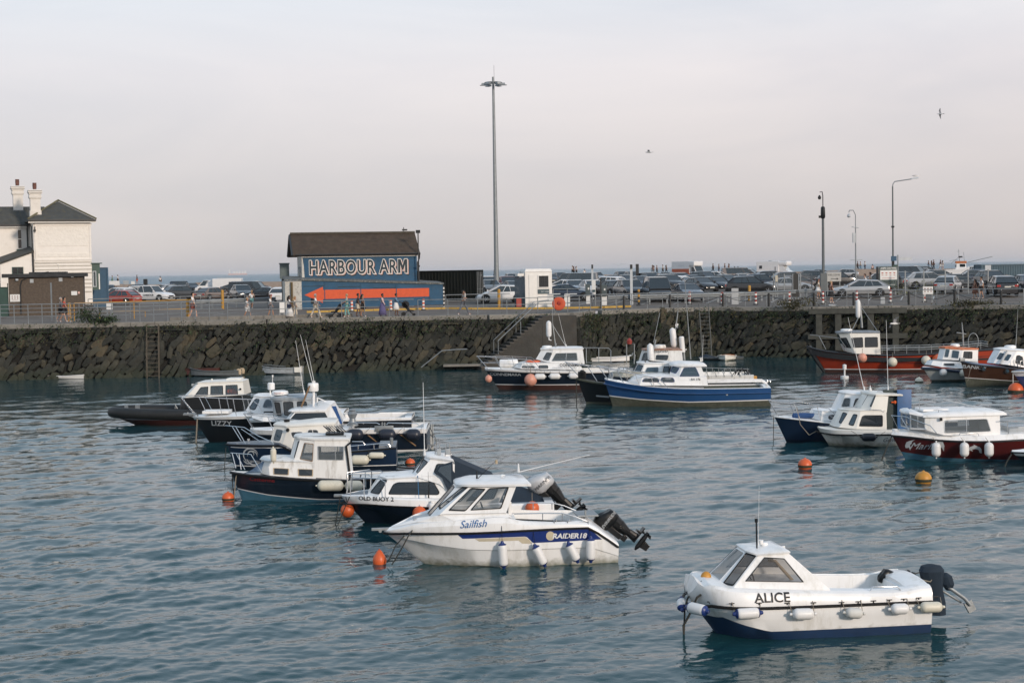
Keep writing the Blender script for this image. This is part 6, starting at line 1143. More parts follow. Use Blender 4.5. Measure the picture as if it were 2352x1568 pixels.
w0=sash(hs,fw_,zA,152,588,200,765,whp,glassd,0,1,sill=green)
for o in[w0]+list(w0.children):pass
w0.location=(0,3.6,0)
mb=MB();a=f.at(zA,298,797);b_=f.at(zA,0,905);mb.add([(a[0],0,0),(a[0],0,a[1]),(b_[0],0,b_[1]),(b_[0],0,0),(a[0],3.6,a[1]+.3),(b_[0],3.6,b_[1]+.3)],[(0,1,2,3)]);mb.build('lean_to_wall',cream_w,hs,solid=.1)
MB().add([(a[0]+.05,-.15,a[1]+.06),(b_[0],-.15,b_[1]+.06),(b_[0],3.6,b_[1]+.5),(a[0]+.05,3.6,a[1]+.5)],[(0,1,2,3)]).build('lean_to_roof',tile,hs,solid=.14)
sash(hs,f,zA,106,926,210,990,green,glassd,1,0);boxpart(hs,'plinth',blk,((wM/2,-.03,.25),(wM+.06,.06,.5)))
u0=U(822,1000);z1_,z0_=Zz(897,850),Zz(1130,850);boxpart(hs,'bay',green,((u0+.35,1.0,(z0_+z1_)/2),(.7,2.0,z1_-z0_)),((u0+.42,1.0,z1_+.04),(.95,2.3,.09)));sash(hs,f,zA,826,962,862,1103,greyl,glassc,0,0)
boxpart(hs,'white_board',whp,((U(886,1050),-.03,(Zz(985,886)+Zz(1125,886))/2),(.1,.06,1.4)))
MB().box((U(320),-.12,Zz(590)),(.06,.1,.5)).box((U(318),-.16,Zz(598)),(.2,.12,.12)).build('wall_lamp',plast,hs);MB().tube([(U(315),-.04,Zz(893)),(U(500),-.04,Zz(893)),(U(524),-.04,Zz(910)),(U(524),-.04,Zz(980))],.02).build('wall_cable',whp,hs)
def container(p,rz,L_,W_,H_,m_,label,doors=True):
 r_=empty('shipping_container',p,rz,label,'shipping container');mb=MB();n=int(L_/.28)
 for yy,sg in((0,-1),(W_,1)):
  pr=[]
  for i in range(n):x=L_*i/n;d=L_/n;pr+=[(x,0),(x+d*.3,0),(x+d*.5,.04),(x+d*.8,.04)]
  pr.append((L_,0));vs=[(x,yy+sg*-1*q,.15)for x,q in pr]+[(x,yy+sg*-1*q,H_-.12)for x,q in pr];k=len(pr);mb.add(vs,[(i,i+1,k+i+1,k+i)for i in range(k-1)])
 mb.box((L_/2,W_/2,H_-.05),(L_,W_,.1));mb.box((0.02,W_/2,H_/2),(.04,W_-.1,H_));mb.box((L_-.02,W_/2,H_/2),(.04,W_-.1,H_));mb.build('walls',m_,r_)
 fr_=MB()
 for x in(0,L_):
  for y in(0,W_):fr_.box((x,y,H_/2),(.14,.14,H_))
 for y in(0,W_):fr_.box((L_/2,y,.08),(L_-.14,.1,.16));fr_.box((L_/2,y,H_-.06),(L_-.14,.1,.12))
 fr_.build('frame',m_,r_)
 if doors:
  d_=MB()
  for k in range(4):d_.tube([(L_+.05,W_*(.15+.233*k),.15),(L_+.05,W_*(.15+.233*k),H_-.15)],.025);d_.box((L_+.06,W_*(.15+.233*k)+.1,H_*.42),(.03,.3,.05))
  d_.build('lock_bars',zinc,r_);lettering('OCU 185',.2,lambda u,v,w_=0:V((L_+.012,W_*.75+u,H_*.82+v)),greyl,r_,fine=False)
 return r_
p=q3(zA,960,1000,139);container(V((p.x,139,4.0)),R(106),6.0,1.9,Q(*zA(925,930),139).z-4.0,contbl,'blue shipping container standing behind the white house',False)
pr_=q3(zC,206,640,131);pl_=q3(zB,1600,600,133);d_=V((pr_.x-pl_.x+2.0,-2.4,0));container(V((pl_.x-2.0,133.4,4.0)),R(-13),(d_.length+.2),2.44,2.9,contb,'black shipping container to the right of the blue hut')
p0=q3(zA,82,1300,121);f=Face((p0.x,121,3.75),R(14));sh=empty('brick_shed',f.p,f.rz,'low brown brick shed with flat dark roof in front of the white house','shed');U=lambda a,c=1200:f.at(zA,a,c)[0];Zz=lambda c,a=400:f.at(zA,a,c)[1]
wS=U(747);hS=Zz(1016);boxpart(sh,'wall',brick,((wS/2,2,hS/2),(wS,4,hS)));boxpart(sh,'roof',tar,((wS/2-.1,2,hS+.15),(wS+.75,4.6,.3)),((wS*.52,2.2,hS+.36),(wS*.5,3.4,.12)),bevel=.02)
boxpart(sh,'side_gate',green,((-1.8,.3,hS*.43),(3.5,.12,hS*.86)));boxpart(sh,'gate_post',cream_w,((-.35,.1,Zz(1085,40)),(.5,.1,.35)))
sg=boxpart(sh,'notice',sign_w,(((U(90)+U(178))/2,-.03,(Zz(1165)+Zz(1230))/2),(U(178)-U(90),.03,Zz(1165)-Zz(1230))))
pic=MB()
for i in range(3):
 for j in range(2):pic.lathe([(.055,0),(.055,.005)],(U(110+i*24),-.05,Zz(1182+j*18)),8,0,(0,-1,0))
pic.box((U(134),-.05,Zz(1217)),(.5,.004,.03));pic.build('pictograms',mat('print',(.25,.16,.15),.6),sg)
boxpart(sh,'poster',sign_w,(((U(638)+U(690))/2,-.03,(Zz(1146)+Zz(1182))/2),(U(690)-U(638),.03,Zz(1146)-Zz(1182))));boxpart(sh,'small_sign',pinkp,((U(706),-.03,Zz(1160)),(.14,.03,.18)));boxpart(sh,'vent',greyp,((U(546),-.02,Zz(1040)),(.28,.04,.3)),((U(288),-.02,Zz(1048)),(.28,.04,.3)))
MB().tube([(U(440),.2,hS+.42),(U(300),-.08,hS+.2),(U(200),-.08,Zz(1045)),(U(186),-.08,Zz(1090)),(U(186),-.08,Zz(1340))],.045).build('conduit',blk,sh,smooth=True);MB().box((U(158),-.15,Zz(1035)),(.2,.2,.16)).box((U(652),-.15,Zz(1016)),(.2,.16,.1)).build('wall_lamp',greyp,sh)
p0=q3(zB,582,560,125.5);f=Face((p0.x,125.5,3.8),R(12));ht_=empty('painted_hut',f.p,f.rz,'blue hut with brown tiled roof, lettered HARBOUR ARM above a long orange arrow','hut');U=lambda a,c=450:f.at(zB,a,c)[0];Zz=lambda c,a=1100:f.at(zB,a,c)[1]
wH=U(1607);eH=Zz(345);D_=5.2;rzt=f.at(zB,1050,158,-D_/2)[1];boxpart(ht_,'wall',wallblue,((wH/2,D_/2,eH/2),(wH,D_,eH)))
mb=MB();mb.add([(-.012,-.01,0),(-.012,D_,0),(-.012,D_,eH),(-.012,D_/2,rzt-.1),(-.012,-.01,eH)],[(0,1,2,3,4)]);mb.add([(-.012,-.012,2),(.22,-.012,2),(.16,-.012,eH*.8),(.05,-.012,eH-.1),(-.012,-.012,eH-.1)],[(0,1,2,3,4)]);mb.add([(wH,0,eH-.1),(wH,D_,eH-.1),(wH,D_/2,rzt-.1)],[(0,1,2)]);mb.build('gable_end',whitewash,ht_,fix=False)
mb=MB();o_=.35;mb.add([(-.75,-o_,eH+.02),(wH+.25,-o_,eH+.02),(wH+.25,D_/2,rzt),(-.75,D_/2,rzt),(wH+.25,D_+o_,eH+.02),(-.75,D_+o_,eH+.02)],[(0,1,2,3),(3,2,4,5)]);mb.build('roof',tile2,ht_,solid=.14)
MB().tube([(-.75,D_/2,rzt+.06),(wH+.25,D_/2,rzt+.06)],.1,8).build('ridge_tiles',mat('ridge',(.07,.06,.045),.9,var=.3),ht_);MB().tube([(-.78,-o_,eH-.02),(-.78,D_/2,rzt-.06),(-.78,D_+o_,eH-.02)],.1,4).build('bargeboard',blk,ht_)
boxpart(ht_,'fascia',whp,((wH/2,-.1,eH-.10),(wH+.1,.14,.14)));MB().tube([(-.5,-o_-.04,eH+.03),(wH+.25,-o_-.04,eH+.03)],.07).build('gutter',blk,ht_);MB().tube([(wH+.2,-o_,eH),(wH+.2,-.1,eH-.4),(wH+.05,-.08,eH-.7),(wH+.05,-.08,1.9)],.05).build('downpipe',blk,ht_)
bx_=MB();bx_.box((U(1535,140),D_/2,rzt+.28),(.42,.3,.12)).tube([(U(1527,140),D_/2,rzt+.1),(U(1527,140),D_/2,rzt+.5)],.03);bx_.build('roof_vent',plast,ht_)
def letters(of,dx,dz,off):
 vs,fs=textmesh('HARBOUR AR',1.0,of,0,0,1,1.06);mb=MB().add([(uA+(x-x0_)*sx_+dx,-off,zb_+y*sy+dz)for x,y,z in vs],fs);o=of*.95;m0=wt+.10
 P_=[(-o,-o),(-o,cap_+o),(.17+o,cap_+o),(.33,cap_*.52+o),(.49-o,cap_+o),(.66+o,cap_+o),(.66+o,-o),(.52-o,-o),(.52-o,cap_*.62),(.37,cap_*.22-o),(.29,cap_*.22-o),(.14+o,cap_*.62),(.14+o,-o)]
 k=len(mb.v);mb.add([(uA+(m0+x)*sx_+dx,-off,zb_+y*sy+dz)for x,y in P_],[tuple(t)for t in tessellate_polygon([[V((x,y,0))for x,y in P_]])]);return mb
vs,fs=textmesh('HARBOUR AR',1.0,.0,0,0,1,1.06);x0_=min(v[0]for v in vs);wt=max(v[0]for v in vs)-x0_;uA,u1=U(648),U(1518);zb_,zt_=Zz(512),Zz(393);cap_=max(v[1]for v in vs);sy=(zt_-zb_)/cap_;sx_=(u1-uA)/(wt+.76)
for dx,dz,of,m_,off,nm in((.15,-.17,.035,dkp,.010,'letter_shadow'),(.03,-.023,.035,pinkp,.016,'letter_side'),(.06,-.046,.035,pinkp,.0155,'letter_side'),(.09,-.07,.035,pinkp,.015,'letter_side'),(0,0,.052,whp,.024,'letter_outline'),(0,0,.016,dkp,.032,'lettering')):letters(of,dx,dz,off).build(nm,m_,ht_,fix=False)
fa=Face(f.p+f.n*2.2,f.rz);A=lambda a,c=705:fa.at(zB,a,c);aL,aR=A(578)[0],A(1838)[0];tL,tR=A(578,578)[1],A(1838,612)[1]
mb=MB();mb.add([(aL,-2.2,-.2),(aR,-2.2,-.2),(aR,-2.2,tR),(aL,-2.2,tL),(aL,.0,-.2),(aR,1.2,-.2),(aR,1.2,tR),(aL,.0,tL)],[(0,1,2,3),(1,5,6,2)]);mb.build('annexe_wall',wallblue,ht_,fix=False)
a0=A(432)[0];mb=MB();mb.add([(a0,-1.9,-.2),(aL-.002,-2.2,-.2),(aL-.002,-2.2,tL),(a0,-1.9,tL),(a0,1.5,-.2),(a0,1.5,tL)],[(0,1,2,3),(4,0,3,5)]);mb.build('annexe_end',whitewash,ht_,fix=False)
mb=MB();mb.add([(a0-.05,-2.05,tL+.02),(aL,-2.32,tL+.02),(aR+.1,-2.32,tR+.02),(aR+.1,1.3,tR+.15),(wH,1.3,tR+.3),(a0-.05,1.5,tL+.3)],[(0,1,2,3,4,5)]);mb.build('annexe_roof',mat('peeling roof edge',(.10,.11,.11),.9,var=.4,vs=4,dirt=(.45,.44,.4),da=.8),ht_,solid=.12)
pp_=[A(*q)for q in((602,705),(766,632),(768,659),(1240,651),(1715,643),(1715,718),(1240,729),(768,742),(766,776))];MB().prism(pp_,.012,0,lambda a,b_,c:V((a,-2.204-c,b_))).build('arrow',orangep,ht_)
for x0,x1,y0 in((780,786,630),(1103,1108,635),(1420,1426,645)):a_,b2=A(x0,y0),A(x1,700);boxpart(ht_,'buttress_edge',wallblue,(((a_[0]+b2[0])/2,-2.22,(a_[1]+1.1)/2),(.06,.05,a_[1]-.2)))
for x0,x1,y0 in((590,780,628),(900,1103,633),(1215,1420,643)):a_,b2=A(x0,y0),A(x1,y0);boxpart(ht_,'ledge',dkp,(((a_[0]+b2[0])/2,-2.21,a_[1]),(b2[0]-a_[0],.03,.04)))
boxpart(ht_,'drain_cover',wallblue,((A(1735)[0],-2.23,A(1,770)[1]),(.3,.06,.35)));MB().tube([(A(490)[0],-2.15,0),(A(490)[0],-2.15,tL-.1)],.09).build('drainpipe',mat('rusty pipe',(.10,.07,.03),.8),ht_)
boxpart(ht_,'tank',mat('grey green tank',(.10,.13,.13),.7),((A(462)[0],2.8,Zz(480)),(.75,.8,Zz(415)-Zz(555))),((A(462)[0],2.8,Zz(413)),(.85,.9,.1)))
boxpart(ht_,'vent_hood',greyp,((-.1,1.2,Zz(470)),(.18,.4,.5)),((-.14,1.2,Zz(455)),(.25,.3,.2)))
p=q3(zB,1846,700,122.5);po=empty('striped_pole',(p.x,122.5,3.9),0,'thin black and white striped pole at the corner of the blue hut','pole')
for k in range(12):MB().lathe([(.06,0),(.06,.145)],(0,0,k*.15),8).build('stripe',blk if k%2 else whp,po)
p=q3(zB,1622,450,127);po=empty('flood_light_pole',(p.x,127,3.9),0,'slim floodlight pole behind the right gable of the blue hut','lamp post');zt=q3(zB,1622,150,127).z-3.9;MB().tube([(0,0,0),(0,0,zt)],.05).build('pole',blk,po);boxpart(po,'lamp_head',blk,((0,0,zt+.1),(.36,.2,.26)),((0,0,zt*.55),(.2,.15,.15)))
p0=q3(zC,692,760,119);f=Face((p0.x,119,gz(p0.x,119)),R(13));U=lambda a,c=620:f.at(zC,a,c)[0];Zz=lambda c,a=800:f.at(zC,a,c)[1];ki=empty('kiosk',f.p,f.rz,'small white hut like kiosk with one window beside the car park entrance','kiosk')
wK=U(933);hK=Zz(500);mb=MB();mb.box((wK/2,1.0,hK/2),(wK,2.0,hK));mb.build('wall',whp,ki,bevel=.06);mb=MB();mb.box((wK/2,1.0,hK+.13),(wK+.06,2.1,.26),taper=.9);mb.build('roof',whp,ki,bevel=.06);sash(ki,f,zC,805,528,905,640,whp,glassd,0,0,name='window')
panelk=lambda x0,y0,x1,y1,nm,m_,d=.025:boxpart(ki,nm,m_,(((U(x0)+U(x1))/2,-d,(Zz(y0)+Zz(y1))/2),(U(x1)-U(x0),d*2,Zz(y0)-Zz(y1))))
panelk(725,525,773,765,'door',whp);lb=panelk(803,655,905,695,'sign',mat('teal sign',(.02,.055,.07),.5));lettering('PAY HERE',.15,lambda u,v,w_=0:V((U(868)+u,-.055,Zz(682)+v)),greyl,lb,fine=False)
sd_=MB();sd_.add([(-.62,.95,.1),(0,0.02,.1),(0,0.02,hK*.86),(-.62,.95,hK*.86)],[(0,1,2,3)]).build('side_glass',glassbl,ki,solid=.04,fix=False);boxpart(ki,'side_top',whp,((-.3,.55,hK*.93),(.5,.9,.2)));boxpart(ki,'red_panel',redp,((-.35,.42,.45),(.55,.12,.7)));MB().tube([(wK*.7,1,hK+.2),(wK*.7,1,hK+1.2)],.012).build('aerial',whp,ki)
p=gp(zC,437,600,160);hm=empty('high_mast',p,0,'very tall grey lighting mast with a ring of floodlights','light mast');top_=Q(1131,188,160).z-p.z
MB().tube([(0,0,0),(0,0,top_*.33),(0,0,top_*.66),(0,0,top_+.5)],[.27,.22,.17,.12],14).build('pole',zinc,hm,smooth=True);rg=MB();rg.tube([(.9*math.cos(a),.9*math.sin(a),top_-.1)for a in[2*PI*i/12 for i in range(13)]],.04)
for i in range(3):a=2*PI*i/6;rg.tube([(.9*math.cos(a),.9*math.sin(a),top_-.1),(-.9*math.cos(a),-.9*math.sin(a),top_-.1)],.04)
rg.build('ring',zinc,hm);MB().tube([(.1,0,top_+.4),(.1,0,top_+1.7)],.015).build('aerial',blk,hm)
for i in range(6):a=2*PI*i/6;MB().box((1.0*math.cos(a),1.0*math.sin(a),top_-.25),(.55,.45,.22),rz=a,taper=.8).box((1.1*math.cos(a),1.1*math.sin(a),top_-.37),(.62,.5,.03),rz=a).build('floodlight',galv,hm)
def pole(name,label,zf,a,c,Y,ctop,r0,r1,m_,cat):p=gp(zf,a,c,Y);o=empty(name,p,0,label,cat);h=Q(*zf(a,ctop),Y).z-p.z;MB().tube([(0,0,0),(0,0,h)],[r0,r1],10).build('pole',m_,o,smooth=True);return o,h
o,h=pole('camera_pole','thick grey camera pole on a box base, tallest of the right hand poles but one',zD,961,800,127,300,.13,.10,mat('pole grey',(.10,.115,.12),.6),'camera pole');boxpart(o,'base_box',mat('pole grey',(0,0,0)),((0,0,1.0),(.55,.45,2.0)));MB().tube([(0,0,h),(0,0,h+.9),(-.06,0,h+1.25),(-.25,0,h+1.2)],.04).build('arm',plast,o);MB().lathe([(.05,.3),(.14,.15),(.14,.05),(.08,-.05)],(-.28,0,h+.65),10).lathe([(.14,0),(.2,.15),(.18,.9),(.12,1.0)],(0,0,h-1.0),8).box((-.25,0,h-.85),(.2,.2,.2)).build('camera',plast,o,smooth=True)
o,h=pole('camera_pole','thin pole with a hooked dome camera, between the thick camera pole and the street lamp',zD,1186,820,138,440,.08,.05,zinc,'camera pole');MB().tube([(0,0,h),(0,0,h+1.1),(-.2,0,h+1.5),(-.55,0,h+1.5),(-.6,0,h+1.3)],.04).build('arm',zinc,o);MB().lathe([(.06,.35),(.16,.2),(.16,.08),(.09,0)],(-.6,0,h+.85),10).box((-.15,0,h-1),(.25,.2,.9)).tube([(-.35,0,h),(.3,0,h-.1)],.04).tube([(-.5,0,h-3.0),(.6,0,h-3.0)],.04).build('camera',greyl,o,smooth=True)
o,h=pole('street_lamp','tall grey street lamp with a single arm reaching right, gull perched on its head',zD,1444,800,134,160,.09,.06,mat('pole grey',(0,0,0)),'street lamp');MB().tube([(0,0,h-.1),(.03,0,h+.2),(.2,0,h+.42),(1.7,0,h+.62)],.045).build('arm',zinc,o);MB().box((1.95,0,h+.68),(.75,.3,.12),ry=-.12,taper=.7).build('lamp_head',greyl,o,bevel=.02);boxpart(o,'blue_sign',contbl,((.05,-.1,3.0),(.5,.03,.42)));MB().box((-.02,-.05,h*.62),(.25,.2,.14)).box((0,0,h*.25),(.2,.2,1.6)).build('collar',plast,o)
lampP=o.location+V((1.95,0,h+.75))
o,h=pole('finger_post','slim finger post with one pale arm pointing right, under the street lamp',zD,1478,800,132,635,.06,.05,zinc,'signpost');boxpart(o,'finger',greyl,((.68,0,h-.35),(1.05,.04,.26)));boxpart(o,'green_sign',green,((-.2,-.02,h-.95),(.45,.04,.2)))
def board(name,label,zf,x0,y0,x1,y1,Y,m_,cat='sign',rz=0.0,legs=True,legm=None):
 a,c=Q(*zf(x0,y0),Y),Q(*zf(x1,y1),Y);g_=gz((a.x+c.x)/2,Y);o=empty(name,((a.x+c.x)/2,Y,g_),rz,label,cat);w_,h_=c.x-a.x,a.z-c.z;z0_=c.z-g_
 boxpart(o,'board',m_,((0,0,z0_+h_/2),(w_,.06,h_)))
 if legs and z0_>.1:
  for sx in(-1,1):boxpart(o,'leg',legm or zinc,((sx*w_*.42,.06,(z0_+h_*.5)/2),(.07,.05,z0_+h_*.5)))
 return o,w_,h_,z0_
o,w_,h_,z0_=board('car_park_sign','large white and dark green car park notice board with small red pictures',zH,320,118,582,330,129,mat('sign green',(.02,.05,.05),.5),rz=R(6));boxpart(o,'sheet',sign_w,((.02,-.04,z0_+h_*.45),(w_*.94,.02,h_*.62)));boxpart(o,'side_panel',blk,((-w_/2-.08,.2,z0_+h_/2),(.05,.5,h_)));lettering('ANPR CAR PARK',.21,lambda u,v,w_=0:V((.02+u,-.045,z0_+h_*.83+v)),sign_w,o,offset=.006,fine=False,sx=.9)
pc=MB()
for i in range(4):
 for j in range(2):pc.box((-w_*.33+i*w_*.22,-.056,z0_+h_*(.58-j*.14)),(.16,.006,.10 if j==0 else.05),ry=.3 if i==3 else 0)
pc.box((0,-.056,z0_+h_*.25),(w_*.7,.006,.03));pc.build('pictograms',mat('red print',(.40,.12,.10),.6),o);boxpart(o,'lower_board',mat('sign green',(0,0,0)),((.1,-.02,z0_-.25),(w_*.8,.05,.42)));lettering('PAY & DISPLAY',.15,lambda u,v,w_=0:V((.1+u,-.05,z0_-.30+v)),sign_w,o,fine=False)
o,w_,h_,z0_=board('wooden_sign','pale wooden sign with an arrow, behind the thick camera pole',zG,1715,212,1935,345,131,mat('weathered sign',(.42,.42,.40),.8,var=.1,dirt=(.2,.2,.19),da=.5));lettering('WELCOME',.22,lambda u,v,w_=0:V((u,-.035,z0_+h_*.62+v)),plast,o,fine=False);MB().box((0,-.04,z0_+h_*.28),(w_*.4,.01,.04)).add([(w_*.2,-.04,z0_+h_*.28+.09),(w_*.2,-.04,z0_+h_*.28-.09),(w_*.32,-.04,z0_+h_*.28)],[(0,1,2)]).build('arrow',plast,o,fix=False)
o,w_,h_,z0_=board('information_totem','tall black information totem with a pale frame',zG,1200,225,1308,580,125,blk);MB().tube([(-w_*.38,-.05,h_*.3+z0_),(-w_*.38,-.05,h_*.97+z0_),(w_*.45,-.05,h_*.97+z0_),(w_*.45,-.05,h_*.3+z0_),(-w_*.38,-.05,h_*.3+z0_)],.025,4).build('pale_frame',greyl,o)
o,w_,h_,z0_=board('notice_board','small white notice with six pictograms fixed low by the right hand rail',zH,936,398,1078,502,117,sign_w);pc=MB()
for i in range(3):
 for j in range(2):pc.lathe([(.06,0),(.06,.01)],((i-1)*w_*.3,-.03,z0_+h_*(.72-j*.35)),8,0,(0,-1,0))
pc.build('pictograms',mat('print',(0,0,0)),o)
o,w_,h_,z0_=board('grey_cabinet','plain grey metal cabinet standing at the rail near the right ladder',zG,303,448,408,690,119,mat('cabinet grey',(.34,.36,.37),.5),'cabinet')
board('grey_cabinet','low grey cabinet by the rail, right of the red boat mast',zH,345,545,405,665,116,greyp,'cabinet');board('grey_cabinet','tall pale grey cabinet behind the two walkers at the right',zH,1808,98,1890,330,150,greyl,'cabinet')
board('notice_board','blank white notice on the left hand railing',zA,950,1247,1005,1305,107,sign_w);board('notice_board','pale notice tied to the mesh fence',zG,955,255,992,350,127.5,mat('buff notice',(.45,.42,.34),.6));board('notice_board','white sandwich board leaning near the walkers left of the blue hut',zB,378,768,425,862,112,sign_w,rz=R(20))
for x0,y0,x1,y1,lab in((975,1050,1068,1088,'white promenade board far left beside a seated walker'),(1098,1047,1150,1080,'blue grey promenade board, second from the left'),(1170,1053,1205,1080,'small cream promenade board under the man in red shorts')):board('promenade_board',lab,zA,x0,y0,x1,y1,270,sign_w if y0!=1047 else greyp)
for i,(x0,y0,x1,y1,lab)in enumerate(((590,370,645,580,'left grey and white car park ticket machine'),(790,380,855,598,'right grey and white car park ticket machine'))):
 o,w_,h_,z0_=board('ticket_machine',lab,zF,x0,y0+100,x1,y1,118.5,sign_w,'ticket machine',legs=False);boxpart(o,'head',mat('machine grey',(.05,.07,.075),.5),((-.03,0,z0_+h_+.42),(w_*1.15,.35,.9)),bevel=.02);boxpart(o,'body',sign_w,((0,.12,z0_+h_/2),(w_*.95,.2,h_)));boxpart(o,'screen',sign_w,((.02,-.19,z0_+h_+.5),(.12,.01,.16)))
for x0,x1,lab in((92,172,'white barrier cabinet left of the orange lifebuoy'),(310,385,'white barrier cabinet right of the orange lifebuoy')):o,w_,h_,z0_=board('barrier_cabinet',lab,zF,x0,455,x1,612,117,sign_w,'barrier',legs=False);boxpart(o,'body',sign_w,((0,.18,z0_+h_/2),(w_*.9,.3,h_*.98)));boxpart(o,'arm',greyl,((w_*.7,-.1,z0_+h_*.98),(.9,.05,.08)))
o,w_,h_,z0_=board('tariff_board','narrow white tariff sign between the two ticket machines',zF,662,278,712,468,120,sign_w);boxpart(o,'teal_patch',mat('teal sign',(0,0,0)),((0,-.035,z0_+h_*.27),(w_*.8,.01,h_*.16)))
def post(name,label,zf,a,y0,y1,Y,r,m_,cat='post',cap_=None):
 p=gp(zf,a,y1,Y);h=Q(*zf(a,y0),Y).z-p.z;o=empty(name,p,0,label,cat);boxpart(o,'shaft',m_,((0,0,h/2),(r,r,h)))
 if cap_:boxpart(o,'camera',cap_,((0,-.05,h-.15),(r*.9,r,.35)))
post('camera_post','slim grey plate camera post, leftmost of three',zF,673,85,520,130,.16,greyl,'camera post',blk);post('camera_post','paired grey plate camera post beside the grey van',zF,1170,85,600,121,.2,greyl,'camera post',blk);post('dark_post','dark post topped with a white strip beyond the parked cars',zF,1244,75,300,185,.35,blk);post('dark_post','short thick dark post by the promenade at the left',zE,528,135,200,262,.6,blk);post('dark_post','dark square post at the end of the container row, mid left',zE,2344,130,350,135,.3,blk);post('sign_post','bare grey post standing in front of the brick shed',zA,463,1065,1340,112,.09,zinc);post('dark_post','dark signpost standing between the two ticket machines',zF,780,250,615,116.5,.1,blk)
def railing(label,pts,h,nb,sp,m_,r=.03,name='railing',off=.0,lean=0):
 pts=[V(p)for p in pts];o=empty(name,pts[0],0,label,'railing');bar=MB();c0=pts[0]
 for k in range(nb):bar.tube([p-c0+V((0,0,h*(1-k/max(1,nb)*.82)))for p in pts],r*(1.0 if k==0 else.75),6)
 bar.build('bars',m_,o)
 for a,b_ in zip(pts,pts[1:]):
  n=max(1,round((b_-a).length/sp))
  for i in range(n):p=a.lerp(b_,i/n)-c0;MB().tube([p,p+V((0,0,h))],r,6).build('post',m_,o)
 return o
def epts(x0,x1,inset,n=8):return[(lambda e:e[0]-e[2]*inset+V((0,0,.05)))(edge(edge_at_px(lerp(x0,x1,i/n))))for i in range(n+1)]
railing('grey four-barred railing along the left quay edge',epts(-160,512,.15,7),1.32,4,1.0,zinc)
railing('grey two-barred railing behind the walkers in front of the blue hut',epts(520,950,.9,4),1.15,2,1.75,zinc);railing('thin dark posted rail in front of the black container, at the quay edge',epts(960,1235,.2,4),1.12,2,2.0,zinc,.028)
railing('grey railing boxed round the orange lifebuoy above the steps',epts(1236,1318,.15,2),1.15,2,1.3,zinc);railing('grey railing along the right quay edge, left of the right ladder',[p+V((0,.6,0))for p in epts(1320,1600,.5,4)],1.15,2,1.7,zinc);railing('grey railing along the right quay edge, from the ladder to the picture edge',[p+V((0,.2,0))for p in epts(1602,2500,1.3,9)],1.12,2,1.65,zinc)
g3=lambda L_:[gp(zf,a,0,Y)for zf,a,Y in L_]
railing('grey roadside rail between the blue hut and the kiosk',g3([(zB,1850,118.5),(zB,2352,119),(zC,545,119)]),1.15,2,1.7,zinc);railing('grey roadside rail right of the kiosk',g3([(zF,165,122),(zF,520,122)]),1.3,2,1.4,zinc)
railing('grey ramp rail in front of the white pickup',g3([(zA,750,125),(zA,1160,126),(zA,1390,127),(zA,1760,128)]),1.15,2,2.0,zinc,.03);railing('grey inner rail behind the yellow bar at the left',g3([(zA,525,111.5),(zA,950,112),(zA,1300,112.5)]),1.2,3,1.2,zinc);railing('yellow height barrier rail at the left',g3([(zA,622,109.5),(zA,1160,112),(zA,1690,115)]),1.28,1,6.0,yel,.035)
railing('second yellow rail running low across the left road',g3([(zA,850,113),(zA,1650,118)]),.5,1,5.0,yel,.03);railing('long grey tube rail in front of the cars left of the hut',g3([(zA,1760,128),(zA,2352,129)]),1.1,2,2.2,zinc)
for zf,a,y0,y1,Y,lab in((zA,622,1245,1390,109,'thick yellow post beside the person in red'),(zA,1988,1130,1235,128,'yellow post in front of the silver hatchback'),(zC,458,652,760,121,'short yellow post in front of the small white car'),(zG,570,405,570,124,'yellow post in front of the big black car'),(zE,1085,400,640,108.5,'yellow gate post behind the man in maroon shorts')):
 p=gp(zf,a,y1,Y);h=Q(*zf(a,y0),Y).z-p.z;MB().lathe([(.12,0),(.12,h-.04),(.08,h)],n=12).build('yellow_post',yel,None,smooth=True,loc=p);tag(bpy.data.objects[-1]if False else COL.objects[-1],lab,'post','yellow posts')
def armco(label,pts):
 c0=V(pts[0]);o=empty('crash_barrier',c0,0,label,'crash barrier');mb=MB();pr=[(-.02,.46),(.05,.5),(.05,.56),(-.02,.61),(.05,.66),(.05,.73),(-.02,.78)]
 vs=[];
 for p in pts:vs+=[(p[0]-c0.x,p[1]-c0.y-a,p[2]-c0.z+z)for a,z in pr]
 n=len(pr);mb.add(vs,[(i*n+k,i*n+k+1,(i+1)*n+k+1,(i+1)*n+k)for i in range(len(pts)-1)for k in range(n-1)]);mb.build('beam',zinc,o,fix=False,solid=.01)
 for a,b_ in zip(pts,pts[1:]):
  for i in range(3):p=V(a).lerp(V(b_),(i+.5)/3)-c0;boxpart(o,'post',zinc,((p.x,p.y+.1,p.z+.35),(.12,.12,.7)))
armco('grey steel crash barrier in front of the parked cars, centre right',g3([(zF,860,121),(zF,1500,121.5),(zF,2200,122),(zG,500,122.5),(zG,1000,124),(zG,1500,126)]));armco('grey steel crash barrier in front of the cars left of the blue hut',g3([(zE,1180,130),(zE,1600,131),(zE,2230,132)]))
BO='red and white marker posts'
def striped(zf,a,y1,Y,lab,h=.95,c1=redp,c2=whp,grp=BO):
 p=gp(zf,a,y1,Y);o=empty('marker_post',p,0,lab,'marker post',grp);n=6;MB().lathe([(.22,0),(.2,.08),(.1,.1)],n=10).build('base',blk,o)
 for k in range(n):MB().lathe([(.09,.1+k*h/n),(.09,.1+(k+1)*h/n-.002)],n=10).build('band',c1 if k%2==1 else c2,o,smooth=False)
